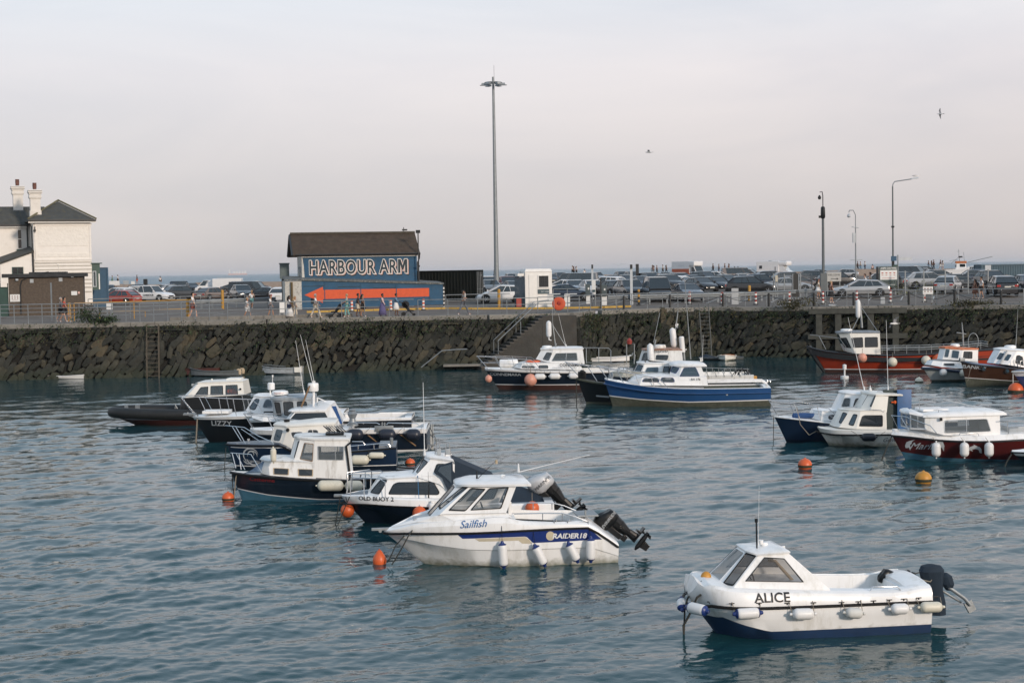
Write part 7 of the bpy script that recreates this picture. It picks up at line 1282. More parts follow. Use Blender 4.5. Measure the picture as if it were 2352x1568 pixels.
for i,(zf,a,y1,Y)in enumerate(((zF,1910,600,120),(zF,2322,592,119),(zG,165,690,119),(zG,665,672,118),(zG,1165,662,117.5),(zG,1665,650,117.5),(zG,2168,640,117.5),(zH,485,598,117.5),(zH,957,588,118))):striped(zf,a,y1,Y,'red and white banded marker post, '+['leftmost, in front of the dark saloon','second from the left','third, left of the grey cabinet','fourth, right of the grey cabinet','fifth, at the black totem','sixth, at the woman with the bag','seventh, behind the red boat mast','eighth, at the tail of the silver estate','under the small white notice, rightmost'][i])
striped(zF,1262,603,119.5,'yellow and black banded marker post beside the paired camera post',1.2,yel,blk,None)
for a,lab in((1026,'orange and white lane post under the arrow, leftmost'),(1375,'orange and white lane post under the arrow, middle'),(1665,'orange and white lane post under the arrow, rightmost')):striped(zB,a,838,118,lab,.8,orangep,whp,'lane posts under the arrow')
prev=None
for i,(zf,a)in enumerate(((zF,1130),(zF,1708),(zF,2300),(zG,828),(zG,1545),(zG,2140),(zH,725),(zH,1380),(zH,2030))):
 x=zf(a,600)[0];e=edge(edge_at_px(x));p=e[0]-e[2]*.7;p.z=QZ+.02;o=MB().lathe([(.09,0),(.09,1.0),(.06,1.05)],n=8).build('chain_post',blk,None,loc=p);tag(o,'black post with sagging chain on the right quay, '+['1st','2nd','3rd','4th','5th','6th','7th','8th','9th'][i]+' from the steps','post','black chain posts')
 if prev:ch=MB().tube([V((0,0,.95)).lerp(prev-p+V((0,0,.95)),t/8)-V((0,0,.5*4*(t/8)*(1-t/8)))for t in range(9)],.018,4).build('chain',blk,o)
 prev=p.copy()
kb=MB();pk_=g3([(zB,600,117.5),(zB,1200,118.5),(zB,1850,119.2),(zC,200,118),(zC,700,117),(zC,1000,116.6),(zC,1380,116.8),(zF,1150,117.5)])
for a,b_ in zip(pk_,pk_[1:]):
 n=max(2,int((b_-a).length/1.5))
 for i in range(n):p=a.lerp(b_,(i+.5)/n);kb.box(p+V((0,0,.02)),((b_-a).length/n-.03,.3,.26),rz=math.atan2(b_.y-a.y,b_.x-a.x))
tag(kb.build('kerb',mat('yellow kerb paint',(.48,.30,.06),.8,var=.15,vs=2,dirt=(.2,.18,.13),da=.8),bevel=.02),kind='structure')
mk=MB()
def mark(a,b_,w_=.12):a=V(a);b_=V(b_);d=(b_-a).normalized();n=V((-d.y,d.x,0))*w_/2;mk.add([(p.x,p.y,gz(p.x,p.y)+.012)for p in(a-n,b_-n,b_+n,a+n)],[(0,1,2,3)])
for i in range(9):X=-42+i*2.7;mark((X,117,0),(X+1.2,121,0))
for i in range(14):X=-3+i*2.6;mark((X+3,121,0),(X+4.6,126.5,0),.1)
mark((-14,115.0,0),(6,113.8,0));mark((8,118.6,0),(42,119.5,0));mark((18,121.3,0),(34,121.8,0));mark((-36,113,0),(-20,114.5,0))
tag(mk.build('road_markings',mat('road paint',(.42,.42,.40),.8,var=.25,vs=6,dirt=(.12,.12,.11),da=.9),fix=False),kind='structure')
pv=MB();
for i in range(30):a,b_=edge(edge_at_px(lerp(1240,2700,i/30))),edge(edge_at_px(lerp(1240,2700,(i+1)/30)));q=[a[0]-a[2]*.5,b_[0]-b_[2]*.5,b_[0]-b_[2]*3.0,a[0]-a[2]*3.0];pv.add([(p.x,p.y,QZ+.03+(0 if k<2 else.02))for k,p in enumerate(q)],[(0,1,2,3)])
tag(pv.build('pavement',mat('dark pavement',(.06,.06,.058),.9,var=.2,vs=1,dirt=(.10,.10,.095),da=.5),fix=False),kind='structure')
pl_=MB()
for i in range(24):a,b_=edge(edge_at_px(lerp(380,820,i/24))),edge(edge_at_px(lerp(380,820,(i+1)/24)));m_=(a[0]+b_[0])/2-a[2]*2.2;pl_.box(m_+V((0,0,.12)),((b_[0]-a[0]).length*.99,.35,.3),rz=math.atan2(a[1].y,a[1].x))
tag(pl_.build('low_wall',conc,bevel=.02),'low concrete upstand behind the walkers on the quay','wall')
sC=edge_at_px(1309);stp=empty('harbour_steps',edge(sC)[0],math.atan2(edge(edge_at_px(1200))[1].y,edge(edge_at_px(1200))[1].x),'concrete steps running down the harbour wall beside a tall concrete block','steps')
sconc=mat('dark stained concrete',(.045,.043,.038),.9,var=.25,vs=1.2,bump=.4,bs=6,dirt=(.055,.04,.025),da=.6);Lb=ECUM and(edge(sC)[0]-edge(edge_at_px(1228))[0]).length;nst=17;run=(edge(edge_at_px(1228))[0]-edge(edge_at_px(1085))[0]).length
mb=MB();mb.box((-Lb/2,-.4,(-1+3.62)/2-QZ+0),(Lb,2.0,4.62));mb.build('block',sconc,stp)
mb=MB()
for k in range(nst):z1_=3.45-k*.2;x0=-Lb-run*k/nst;mb.box((x0-run/nst/2,-.75,(z1_-1)/2-QZ),(run/nst,1.26,z1_+1));mb.box((x0-run/nst/2-.02,-.75,z1_-QZ-.01),(run/nst+.06,1.32,.05),1)
mb.build('flight',[sconc,mat('worn step',(.11,.10,.088),.9,var=.2)],stp);hr_=MB()
for yy in(-1.3,-.2):hr_.tube([(-Lb+.9,yy,1.0),(-Lb-.2,yy,.9),(-Lb-run*.72,yy,.9-2.6),(-Lb-run*.72,yy,-2.6-.2)],.03);hr_.tube([(-Lb-run*.35,yy,.9-1.3),(-Lb-run*.35,yy,-1.6)],.025)
hr_.tube([(-Lb+.9,-1.3,1.0),(-Lb+.9,-1.3,0)],.03);hr_.build('handrail',galv,stp)
e=edge(edge_at_px(1095));tag(MB().box((0,0,0),(4.8,.9,.14)).build('landing_slab',conc,None,loc=e[0]+e[2]*1.3+V((0,0,.32-QZ)),rz=math.atan2(e[1].y,e[1].x),bevel=.02),'pale concrete landing slab at the foot of the steps','slab')
p=[Q(*zB(*q),104.2)for q in((1645,1350),(1745,1270),(1830,1202),(1950,1192),(2055,1188))];tag(MB().tube([q-p[0]for q in p],.04).build('hand_rail',galv,None,smooth=True,loc=p[0]),'bent galvanised handrail low on the wall left of the steps','handrail')
for x,lab in((352.5,'rusty steel ladder fixed to the harbour wall at the left'),(1606,'grey steel ladder fixed to the harbour wall at the right')):
 e=edge(edge_at_px(x));o=empty('ladder',e[0]+e[2]*.1,math.atan2(e[1].y,e[1].x),lab,'ladder');m_=mat('dull ladder steel',(.09,.10,.10),.7)if x>1000 else mat('rusty steel',(.09,.075,.055),.8,var=.3);hh=.0
 for sx in(-1,1):MB().tube([(sx*.4,-.66,.35 if x>1000 else-.1),(sx*.4,-1.2,-QZ-.4)],.045,6).build('stile',m_,o)
 rg=MB()
 for k in range(13):z_=-.1-k*.29;y_=-.70-.5*(-z_/QZ);rg.tube([(-.4,y_,z_),(.4,y_,z_)],.018,5)
 rg.build('rungs',m_,o)
e=edge(edge_at_px(1966));o=empty('timber_fender',e[0]+e[2]*.98,math.atan2(e[1].y,e[1].x),'dark timber fendering frame on the wall behind the red boat','timber frame');tm_=mat('wet dark timber',(.050,.052,.044),.9,var=.3,vs=3)
boxpart(o,'top_beam',tm_,((0,0,-.28),(7.1,.4,.38)));boxpart(o,'lower_beam',tm_,((0,.02,-2.15),(7.2,.35,.36)))
for x in(-2.8,-1.4,.95,2.75):boxpart(o,'pile',tm_,((x,.1,-2.8),(.45,.4,4.6)))
e=edge(edge_at_px(1284));o=empty('lifebuoy_housing',e[0]-e[2]*.05+V((0,0,.72)),0,'orange lifebuoy housing hung on the railing above the steps','lifebuoy');MB().lathe([(.25,-.12),(.45,-.11),(.48,0),(.45,.1),(.30,.13),(.12,.10),(.10,-.02)],n=20,ax=(0,-1,0)).build('case',mat('lifebuoy orange',(.50,.07,.02),.55,dirt=(.3,.04,.02)),o,smooth=True);MB().lathe([(.05,0),(.12,.03),(.10,.06)],(0,-.12,.05),10,0,(0,-1,0)).build('knob',redp,o)
def shrub(x,w_,h_,lab,m1=leafm,dz=0,n=260):
 e=edge(edge_at_px(x));o=empty('shrub',e[0]+e[2]*.1,0,lab,'shrub');mb=MB();st_=MB()
 for _ in range(7):a=random.uniform(-1,1);st_.tube([(0,0,0),(a*w_*.25,random.uniform(-.1,.1),h_*.5),(a*w_*.45,random.uniform(-.2,.2),h_*.85)],[.02,.012,.005],4)
 for _ in range(9):leaves(mb,(random.uniform(-.4,.4)*w_,random.uniform(-.3,-.05),h_*random.uniform(.05,.7)+dz),(w_*.35,.35,h_*.4),n//3,.085)
 mb.build('foliage',m1,o,fix=False);st_.build('stem',tm_,o)
shrub(207,1.9,1.25,'dark bushy shrub growing through the left railing');shrub(1830,2.6,.7,'straggly brown green bush on the edge above the red boat',leafm2);shrub(2240,3.4,.55,'low scrubby bush on the quay edge at the right',leafm2);shrub(240,1.6,.5,'small tuft right of the left railing shrub')
p=Q(*zD(2060,760),175);container(V((p.x,175,4.7)),R(3),14,2.4,Q(*zD(2200,700),175).z-4.7,mat('grey blue container',(.055,.10,.13),.7,dirt=(.1,.1,.1),da=.6),'long grey blue shipping container behind the cars at the right edge',False)
mf=empty('mesh_fence',gp(zG,930,400,128),0,'tall see-through mesh fence left of the thick camera pole','fence');c0=mf.location.copy();mb=MB()
for k,a in enumerate((930,1090,1330,1500)):p=gp(zG,a,400,128)-c0;boxpart(mf,'post',zinc,((p.x,0,1.0),(.08,.08,2.0)))
p=gp(zG,1500,400,128)-c0
for k in range(14):mb.tube([(0,0,.1+k*.145),(p.x,0,.1+k*.145)],.007,3)
for k in range(60):mb.tube([(p.x*k/60,0,0),(p.x*k/60,0,2.0)],.005,3)
mb.build('mesh',zinc,mf)
mf=empty('mesh_fence',gp(zH,690,400,127),0,'tall wire fence running behind the small white notice to the right','fence');c0=mf.location.copy();mb=MB()
for a in(690,950,1250,1570,1850):p=gp(zH,a,400,127+a*.001)-c0;boxpart(mf,'post',zinc,((p.x,p.y,1.05),(.09,.09,2.1)))
for k in range(8):mb.tube([(0,0,.2+k*.26),(p.x,p.y,.2+k*.26)],.008,3)
mb.build('mesh',zinc,mf)
gr=MB();g0=gp(zH,640,420,129)
for k in range(26):leaves(gr,(g0.x+random.uniform(-2,3.2),129+random.uniform(-.5,.8),gz(g0.x,129)+.35),(.9,.4,.75),26,.09)
tag(gr.build('dune_grass',mat('dune grass',(.14,.15,.06),.9,var=.3,rnd=.4),fix=False),kind='stuff')
p=Q(1020,627.6,9000)if False else Q(546,628.2,9000);cs=empty('cargo_ship',(p.x,9000,-1),0,'faint pink white cargo ship on the horizon at the left','ship');boxpart(cs,'hull',pinkp,((0,0,6),(110,20,9)))
for x,hh in((-48,26),(-20,14),(-5,13),(12,14),(30,12),(45,16)):boxpart(cs,'crane' if hh<20 else 'bridge',whp,((x,0,10+hh/2),(6 if hh>20 else 9,12,hh)))

# ------------------------------------------------------------------ vehicles
cpaint=lambda n,c,mt=.2:mat(n,c,.22,mt,var=.04,vs=2,coat=.8)
PT=dict(k=cpaint('paint black',(.012,.013,.015)),g=cpaint('paint dark grey',(.045,.05,.055)),b=cpaint('paint dark blue',(.016,.030,.055)),s=cpaint('paint silver',(.38,.39,.40),.5),w=cpaint('paint white',(.68,.68,.68),0),r=cpaint('paint red',(.33,.04,.02),.1),m=cpaint('paint maroon',(.12,.03,.035)),l=cpaint('paint mid grey',(.16,.17,.175),.4),p=cpaint('paint bronze',(.20,.16,.14),.4))
cglass=mat('car glass',(.018,.027,.032),.04,0,var=.1,spec=.9);tyre=mat('tyre',(.012,.012,.012),.85);alloy=mat('alloy',(.42,.43,.44),.35,.7);lampw=mat('headlamp',(.55,.57,.58),.12,.2,coat=1);lampr=mat('tail lamp',(.35,.015,.01),.25,coat=.8);plt=mat('number plate',(.55,.55,.50),.5);chrome=mat('chrome trim',(.6,.6,.6),.2,1)
KD=dict(hatch=(4.15,1.78,1.48,.94,1.05,.12,-1.25,-1.88,.98),suv=(4.5,1.88,1.68,1.08,1.08,.28,-1.50,-2.05,1.12),estate=(4.85,1.84,1.47,.95,1.05,.15,-1.60,-2.28,.98),saloon=(4.6,1.84,1.42,.93,1.0,.05,-.85,-1.85,1.0),van=(5.1,1.95,1.98,1.12,1.85,1.15,-2.40,-2.50,1.12),pickup=(5.3,1.9,1.80,1.08,1.10,.45,-2.3,-2.5,1.08))
def carproto(kind,paint,panel=False):
 L_,W_,H_,belt,xw,xr,xb,xt,zt=KD[kind];h=W_/2;r_=empty('parked_car' if kind not in('van','pickup')else{'van':'parked_van','pickup':'parked_pickup'}[kind]);f=L_/2
 hood=belt-.02 if kind!='van' else 1.05
 st=[(-f,zt-.22,.86),(-f+.06,zt-.06,.93),(-f+.35,zt if kind=='saloon' else belt,.98),(xt,zt,1),(-.6,belt,1),(xw-.1,belt,1),(xw+.25,hood-.02,.98),(f-.55,hood-.12,.96),(f-.18,hood-.24,.91),(f-.03,hood-.36,.82),(f,.50,.76)]
 mb=MB();vs=[];n=12
 for x,zt_,k in st:
  hw=h*k;half=[(hw*.80,.24),(hw*.96,.30),(hw,.52),(hw*.995,min(.72,zt_-.14)),(hw*.95,zt_-.05),(hw*.82,zt_)]
  vs+=[(x,y,z)for y,z in half]+[(x,-y,z)for y,z in reversed(half)]
 mb.add(vs,[(i*n+k,i*n+(k+1)%n,(i+1)*n+(k+1)%n,(i+1)*n+k)for i in range(len(st)-1)for k in range(n)]+[tuple(range(n)),tuple((len(st)-1)*n+k for k in range(n))])
 body=mb.build('body',paint,r_,smooth=True,ang=32)
 wt_,wb_=h*.76,h*.93;zr=H_-.07;B=[V((xw,wb_,belt-.03)),V((xt,wb_,zt-.03))];T_=[V((xr,wt_,zr)),V((xb,wt_*.97,zr-(.0 if kind in('van','pickup')else.07)))];mir=lambda p:V((p.x,-p.y,p.z))
 rf=MB();o=[(xr+.04,wt_*.9),(xr-.1,wt_*1.03),(xb+.1,wt_*1.03),(xb-.03,wt_*.9)];ol=[(x,y)for x,y in o]+[(x,-y)for x,y in reversed(o)];m_=len(ol)
 sl_=lambda x:0 if kind in('van','pickup')else-.07*max(0,(xr-x)/(xr-xb))**1.5
 vs=[(x,y,zr-.02+sl_(x))for x,y in ol]+[(x,y,zr+.02+sl_(x))for x,y in ol]+[(lerp(x,(xr+xb)/2,.22),y*.80,H_+sl_(x)*.5)for x,y in ol]
 rf.add(vs,[(j*m_+i,j*m_+(i+1)%m_,(j+1)*m_+(i+1)%m_,(j+1)*m_+i)for j in range(2)for i in range(m_)]+[tuple(range(2*m_,3*m_))])
 for s_ in(1,-1):
  g_=lambda p:V((p.x,p.y*s_,p.z));rf.tube([g_(B[0]),g_(T_[0])],.035,5);rf.tube([g_(B[1]),g_(T_[1])],.04,5)
  for q in((.40,.62)if kind!='van' else(.22,.26)):rf.tube([g_(B[0].lerp(B[1],q)),g_(T_[0].lerp(T_[1],q*.95))],.025,5)
 rf.build('roof',paint,r_,smooth=True,ang=40)
 def q4(name,a,b_,c,d,m2):MB().add([a,b_,c,d],[(0,1,2,3)]).build(name,m2,r_,fix=False)
 q4('windscreen',B[0],mir(B[0]),mir(T_[0]),T_[0],cglass);q4('rear_window',B[1],mir(B[1]),mir(T_[1]),T_[1],cglass if not panel else paint)
 for s_ in(1,-1):
  g_=lambda p:V((p.x,p.y*s_,p.z))
  if panel:k1,k2=B[0].lerp(B[1],.24),T_[0].lerp(T_[1],.24);q4('side_window',g_(B[0]),g_(k1),g_(k2),g_(T_[0]),cglass);q4('side_panel',g_(k1),g_(B[1]),g_(T_[1]),g_(k2),paint)
  else:e1,e2=B[0].lerp(B[1],.86),T_[0].lerp(T_[1],.90);q4('side_window',g_(B[0]),g_(e1),g_(e2),g_(T_[0]),cglass);q4('rear_pillar',g_(e1),g_(B[1]),g_(T_[1]),g_(e2),paint)
  MB().box((xw-.05,s_*(h+.08),belt+.06),(.12,.2,.14)).build('mirror',paint,r_)
  MB().add([(f-.06,s_*h*.50,hood-.38),(f-.02,s_*h*.50,hood-.50),(f-.12,s_*h*.80,hood-.46),(f-.36,s_*h*.92,hood-.30),(f-.20,s_*h*.78,hood-.31)],[(0,1,2,3,4)]).build('headlight',lampw,r_,solid=-.02,fix=False)
  MB().box((-f+.03,s_*h*.74,zt-.27),(.10,.30,.16)).build('tail_light',lampr,r_,bevel=.02)
 boxpart(r_,'grille',plast,((f-.03,0,hood-.46),(.07,h*.9,.12)),((f+.005,0,.38),(.04,h*1.2,.14)));boxpart(r_,'number_plate',plt,((f+.03,0,.44),(.02,.5,.11)));boxpart(r_,'rear_plate',plt,((-f-.02,0,zt-.35),(.02,.5,.11)))
 boxpart(r_,'sill',plast,((0,0,.26),(L_*.93,W_*.95,.12)))
 wr=.33 if kind in('hatch','saloon','estate')else.36;wx=f*.64
 for x in(wx,-wx):
  for s_ in(1,-1):
   MB().lathe([(wr+.06,0),(wr+.06,.015)],(x,s_*(h-.01),wr+.02),16,0,(0,s_,0)).build('wheel_arch',plast,r_)
   t_=MB().lathe([(wr*.7,-.2),(wr,-.18),(wr,.02),(wr*.9,.035),(wr*.66,.04)],(x,s_*h,wr),18,0,(0,s_,0)).build('wheel',tyre,r_,smooth=True);rm_=MB().lathe([(wr*.66,.035),(wr*.62,.02),(wr*.58,.03)],(x,s_*h,wr),18,0,(0,s_,0))
   MB().lathe([(wr*.6,.02),(wr*.6,.024)],(x,s_*h,wr),14,0,(0,s_,0)).build('wheel_inner',plast,t_)
   for k in range(5):a=2*PI*k/5;rm_.tube([(x,s_*(h+.035),wr),(x+wr*.6*math.cos(a),s_*(h+.035),wr+wr*.6*math.sin(a))],.035,4)
   rm_.build('rim',alloy,t_)
 return r_
PR={}
CG='cars in the car park'
def car(zf,a,Y,kind,c,hd,label,panel=False,dz=0):
 Y*=1.18 if Y>188 else 1.0
 if-66<hd<-39:hd-=17
 key=kind+('p' if panel else '');x=Q(*zf(a,300),Y).x;z=gz(x,Y)+.01+dz;kn={'hatch':'car','suv':'car','estate':'car','saloon':'car','van':'van','pickup':'pickup truck'}[kind]
 if key not in PR:o=PR[key]=carproto(kind,PT[c],panel);o['_c']=c;o.location=(x,Y,z);o.rotation_euler=(0,0,R(hd))
 else:src=PR[key];o=copy_tree(src,(x,Y,z),R(hd),swap={PT[src['_c']].name:PT[c]})
 tag(o,label,kn,CG);return o
NM=dict(k='black',g='dark grey',b='dark blue',s='silver',w='white',r='red',m='maroon',l='mid grey',p='bronze')
cars=[(zF,140,200,'hatch','k',-80,'far black hatchback just left of the kiosk roof'),(zF,560,195,'saloon','g',178,'dark grey saloon behind the grey panel van'),(zF,1180,195,'suv','g',-75,'far dark grey crossover between the two camera posts'),(zF,1950,166,'hatch','b',-70,'dark blue hatchback peeping over the dark blue coupe'),(zG,480,178,'saloon','s',-60,'silver saloon roof behind the big black car'),(zG,900,178,'suv','k',10,'black crossover below the motorhome'),(zG,1420,176,'suv','g',175,'dark grey crossover behind the fence by the totem'),(zH,880,190,'hatch','s',170,'silver hatchback behind the long people carrier'),(zH,1180,178,'estate','g',3,'dark grey estate left of the fishing boat ashore'),(zH,1900,150,'suv','g',-80,'dark grey crossover at the long grey blue container'),(zE,175,158,'suv','w',150,'white crossover just right of the blue container'),(zE,190,152,'hatch','r',160,'orange red hatchback tucked behind the white pickup nose left'),(zE,600,167,'pickup','w',-22,'white pickup lettered HARBOUR, left car park'),(zE,150,185,'saloon','m',170,'low dark red car behind the white crossover'),(zE,1000,176,'suv','g',40,'dark grey crossover just right of the white pickup'),(zE,1420,168,'hatch','p',52,'bronze grey hatchback behind the man in maroon shorts'),(zE,1790,171,'suv','g',-50,'dark grey crossover left of the girl in white by the yellow rail'),(zE,2070,166,'saloon','k',172,'black saloon nearest the blue hut'),(zE,1035,235,'pickup','b',10,'far dark blue pickup against the sea'),(zE,1140,225,'hatch','k',-40,'small black hatchback left of the white panel van'),(zE,760,205,'saloon','s',165,'silver roofed saloon behind the white pickup'),(zE,900,195,'hatch','s',20,'silver hatchback roof behind the dark grey crossover'),(zE,2310,150,'estate','w',90,'white car with red tail lamps squeezed left of the hut'),(zE,1700,200,'saloon','g',12,'grey saloon in front of the black van'),(zE,2000,215,'saloon','k',8,'black saloon behind the black van'),(zE,60,215,'hatch','g',100,'far grey hatchback by the white promenade board'),(zE,480,215,'estate','k',5,'black estate with roof rack behind the white pickup cab'),(zC,350,172,'suv','w',-60,'white crossover between container and high mast'),(zC,372,158,'hatch','l',-60,'grey hatchback below the white crossover by the mast'),(zC,465,127,'hatch','w',186,'small white hatchback right of the black container'),(zC,528,168,'suv','m',-80,'maroon crossover behind the small white hatchback'),(zC,560,195,'suv','k',100,'black crossover behind the maroon one'),(zC,592,146,'hatch','b',-70,'blue hatchback half hidden by the kiosk'),(zF,265,212,'suv','b',-75,'dark blue crossover right above the kiosk roof edge'),(zF,715,205,'suv','s',-50,'silver crossover with roof rails right of three walkers'),(zF,1050,206,'suv','g',-62,'dark grey crossover under the flying gull'),(zF,650,182,'hatch','k',-48,'black hatchback right of the grey van'),(zF,440,163,'van','l',168,'mid grey panel van right of the kiosk'),(zF,930,176,'hatch','b',-65,'dark blue hatchback left of the paired camera post'),(zF,1115,178,'hatch','g',-60,'dark grey hatchback behind the paired camera post'),(zF,440,147,'estate','s',-88,'silver estate facing the camera, behind the ticket machines'),(zF,275,153,'saloon','w',172,'white car partly behind the kiosk'),(zF,350,128.5,'saloon','b',-6,'dark blue saloon leaving beside the barrier'),(zF,850,151,'suv','w',150,'white crossover behind the tariff sign'),(zF,820,160,'hatch','w',155,'second white hatchback just behind the white crossover'),(zF,665,143,'hatch','w',-60,'white hatchback facing out behind the tariff sign'),(zF,905,138,'hatch','k',118,'black hatchback with red tail lamps by the right ticket machine'),(zF,1145,129.5,'suv','k',-78,'black crossover facing out behind the crash barrier'),(zF,1300,165,'hatch','b',-70,'dark blue hatchback left of the dark van'),(zF,1490,126,'van','g',-88,'dark grey van facing the camera behind the crash barrier'),(zF,1650,160,'suv','k',-48,'black crossover right behind the dark grey van'),(zF,1400,184,'suv','l',-48,'mid grey crossover behind the dark grey van roof'),(zF,1655,196,'hatch','g',-45,'dark grey hatchback left of the box truck'),(zF,1790,174,'suv','l',-48,'mid grey crossover below the box truck'),(zF,1720,163,'hatch','w',140,'small white hatchback below the mid grey crossover'),(zF,1880,125.5,'saloon','b',-80,'dark blue coupe facing out, behind the left red and white post'),(zF,2060,150,'hatch','k',-50,'black hatchback right of the dark blue coupe'),(zF,2250,152,'hatch','k',-50,'second black hatchback right of the coupe, nearer the big black car'),(zF,2100,186,'suv','g',-40,'dark grey crossover below the box truck cab'),(zF,2270,190,'hatch','w',-30,'white hatchback right of the box truck'),(zF,1240,215,'saloon','k',0,'far black saloon by the dark post'),(zF,1560,178,'hatch','s',130,'silver hatchback seen between van and crossover'),(zG,240,166,'hatch','g',-45,'small dark grey hatchback left of the big black car'),(zG,590,134,'suv','k',-6,'big black car seen from its side, right of centre'),(zG,760,152,'suv','b',-4,'dark blue car with roof rack behind the big black car'),(zG,570,205,'suv','g',-30,'dark grey crossover left of the motorhome'),(zG,410,192,'van','p',0,'small brown van on the bank left of the motorhome'),(zG,1160,141,'saloon','s',-12,'silver saloon behind the mesh fence and totem'),(zG,1330,150,'estate','p',-8,'bronze estate right of the totem behind the fence'),(zG,1560,200,'hatch','k',170,'far black hatchback left of the thick camera pole'),(zG,1960,202,'estate','s',176,'far silver estate right of the thick camera pole'),(zG,1880,160,'suv','k',5,'black crossover behind the wooden sign'),(zG,1180,165,'suv','g',8,'dark grey crossover right behind the totem'),(zH,40,126,'estate','s',178,'silver estate driving on the quay road at the right'),(zH,300,141,'suv','k',176,'black off roader with white roof behind the silver estate'),(zH,740,176,'van','g',-35,'dark grey van right of the street lamp'),(zH,655,165,'hatch','k',-60,'black hatchback in front of the dark grey van'),(zH,970,212,'suv','g',10,'dark crossover left of the fishing boat ashore'),(zH,1020,145,'suv','s',-3,'long silver people carrier behind the low white notice'),(zH,1295,131,'hatch','s',62,'silver hatchback seen from behind left of the two walkers'),(zH,1440,141,'hatch','g',-8,'dark grey hatchback right behind the silver one'),(zH,1620,160,'suv','b',176,'dark blue crossover under the fishing boat ashore'),(zH,1660,232,'hatch','w',0,'far white hatchback right of the fishing boat ashore'),(zH,1790,228,'hatch','k',0,'far black hatchback near the pale cabinet'),(zH,2040,124.5,'suv','k',84,'black people carrier seen from behind at the right edge'),(zH,2350,131,'hatch','b',96,'dark blue hatchback cut by the right picture edge')]
for zf,a,Y,kd,c,hd,lb in cars:
 o=car(zf,a,Y,kd,c,hd,lb)
 if 'lettered HARBOUR' in lb:lettering('HARBOUR',.3,lambda u,v,w_=0:V((.3+u,-.965,.62+v)),plast,o,offset=.006,fine=False);boxpart(o,'canopy',PT['w'],((-1.7,0,1.40),(1.6,1.5,.5)))
for zf,a,Y,c,hd,lb in((zE,1390,207,'w',188,'white panel van, longest white vehicle at the left'),(zE,1900,186,'k',-8,'long black van left of the blue hut')):car(zf,a,Y,'van',c,hd,lb,True)
p=gp(zF,1920,300,255);o=empty('box_truck',p,R(-52),'white and orange box truck parked above the other cars','truck');boxpart(o,'box',PT['w'],((-1.3,0,2.1),(4.2,2.1,2.0)));boxpart(o,'orange_panel',mat('truck orange',(.45,.10,.04),.5),((-1.3,-1.056,1.45),(4.1,.01,.85)),((-1.3,0,.95),(4.15,2.06,.3)));boxpart(o,'luton',PT['w'],((1.35,0,2.75),(1.2,2.1,.75)),bevel=.12)
MB().prism([(1.0,.45),(2.9,.45),(2.9,1.1),(2.3,1.35),(1.7,2.35),(1.0,2.35)],1.9,0,lambda x,z,y:V((x,y-.95,z))).build('cab',PT['w'],o);MB().add([(2.32,-.85,1.36),(2.32,.85,1.36),(1.76,.8,2.3),(1.76,-.8,2.3)],[(0,1,2,3)]).build('windscreen',cglass,o,solid=-.03,fix=False);MB().add([(2.2,-.965,1.36),(1.2,-.965,1.36),(1.2,-.965,2.2),(1.7,-.965,2.2)],[(0,1,2,3)]).build('side_window',cglass,o,fix=False)
for x in(2.1,-2.2):
 for y in(.9,-.9):MB().lathe([(.36,-.12),(.38,0),(.36,.12)],(x,y,.4),16,0,(0,1,0)).build('wheel',tyre,o)
lettering('wissara',.5,lambda u,v,w_=0:V((-1.1+u,-1.06,2.3+v)),greyl,o,fine=False)
p=gp(zG,950,300,285);o=empty('motorhome',p,R(-36),'white motorhome with cab roof pod, parked by the sea','motorhome');MB().box((-1.0,0,1.75),(4.6,2.2,2.5)).build('body',PT['w'],o,bevel=.08);MB().box((2.0,0,2.55),(2.0,2.2,.8)).build('roof_pod',PT['w'],o,bevel=.25);MB().prism([(1.2,.45),(3.3,.45),(3.3,1.0),(2.7,1.3),(2.0,2.3),(1.2,2.3)],1.9,0,lambda x,z,y:V((x,y-.95,z))).build('cab',PT['w'],o)
boxpart(o,'side_window',cglass,((-2.4,-1.11,1.9),(.6,.02,.6)),((.6,-1.11,1.5),(.15,.02,.9)));boxpart(o,'skylight',cglass,((1.9,-.4,2.97),(1.1,.7,.03)));MB().add([(2.75,-.85,1.3),(2.75,.85,1.3),(2.08,.8,2.2),(2.08,-.8,2.2)],[(0,1,2,3)]).build('windscreen',lampw,o,solid=-.03,fix=False);boxpart(o,'roof_vent',greyp,((-.9,0,3.08),(.6,.5,.16)))
for x in(2.3,-2.0):
 for y in(.95,-.95):MB().lathe([(.36,-.12),(.38,0),(.36,.12)],(x,y,.4),16,0,(0,1,0)).build('wheel',tyre,o)
p=gp(zE,1610,300,243);o=empty('motorhome',p,0,'far low white camper roof behind the white panel van','motorhome');MB().box((0,0,1.3),(4.6,2.0,1.8)).build('body',PT['w'],o,bevel=.1);boxpart(o,'roof_rack',greyp,((.2,0,2.28),(3.4,1.5,.1)))
p=gp(zH,1400,300,200);o=empty('beached_boat',p,R(-8),'white fishing boat ashore with orange topped wheelhouse, right of centre behind the cars','boat');MB().prism([(-6,1.0),(2.0,.6),(3.3,2.6),(-1,2.2),(-6,2.0)],2.4,0,lambda x,z,y:V((x,y-1.2,z))).build('hull',PT['w'],o);MB().box((1.2,0,2.9),(2.6,1.8,1.4),taper=.85).build('wheelhouse',PT['w'],o,bevel=.04);boxpart(o,'window',cglass,((1.5,-.87,3.1),(1.3,.06,.65)),((-.1,0,3.0),(.1,1.2,.6)));boxpart(o,'orange_top',mat('orange top',(.40,.12,.03),.6),((1.2,0,3.85),(2.6,1.7,.5)))
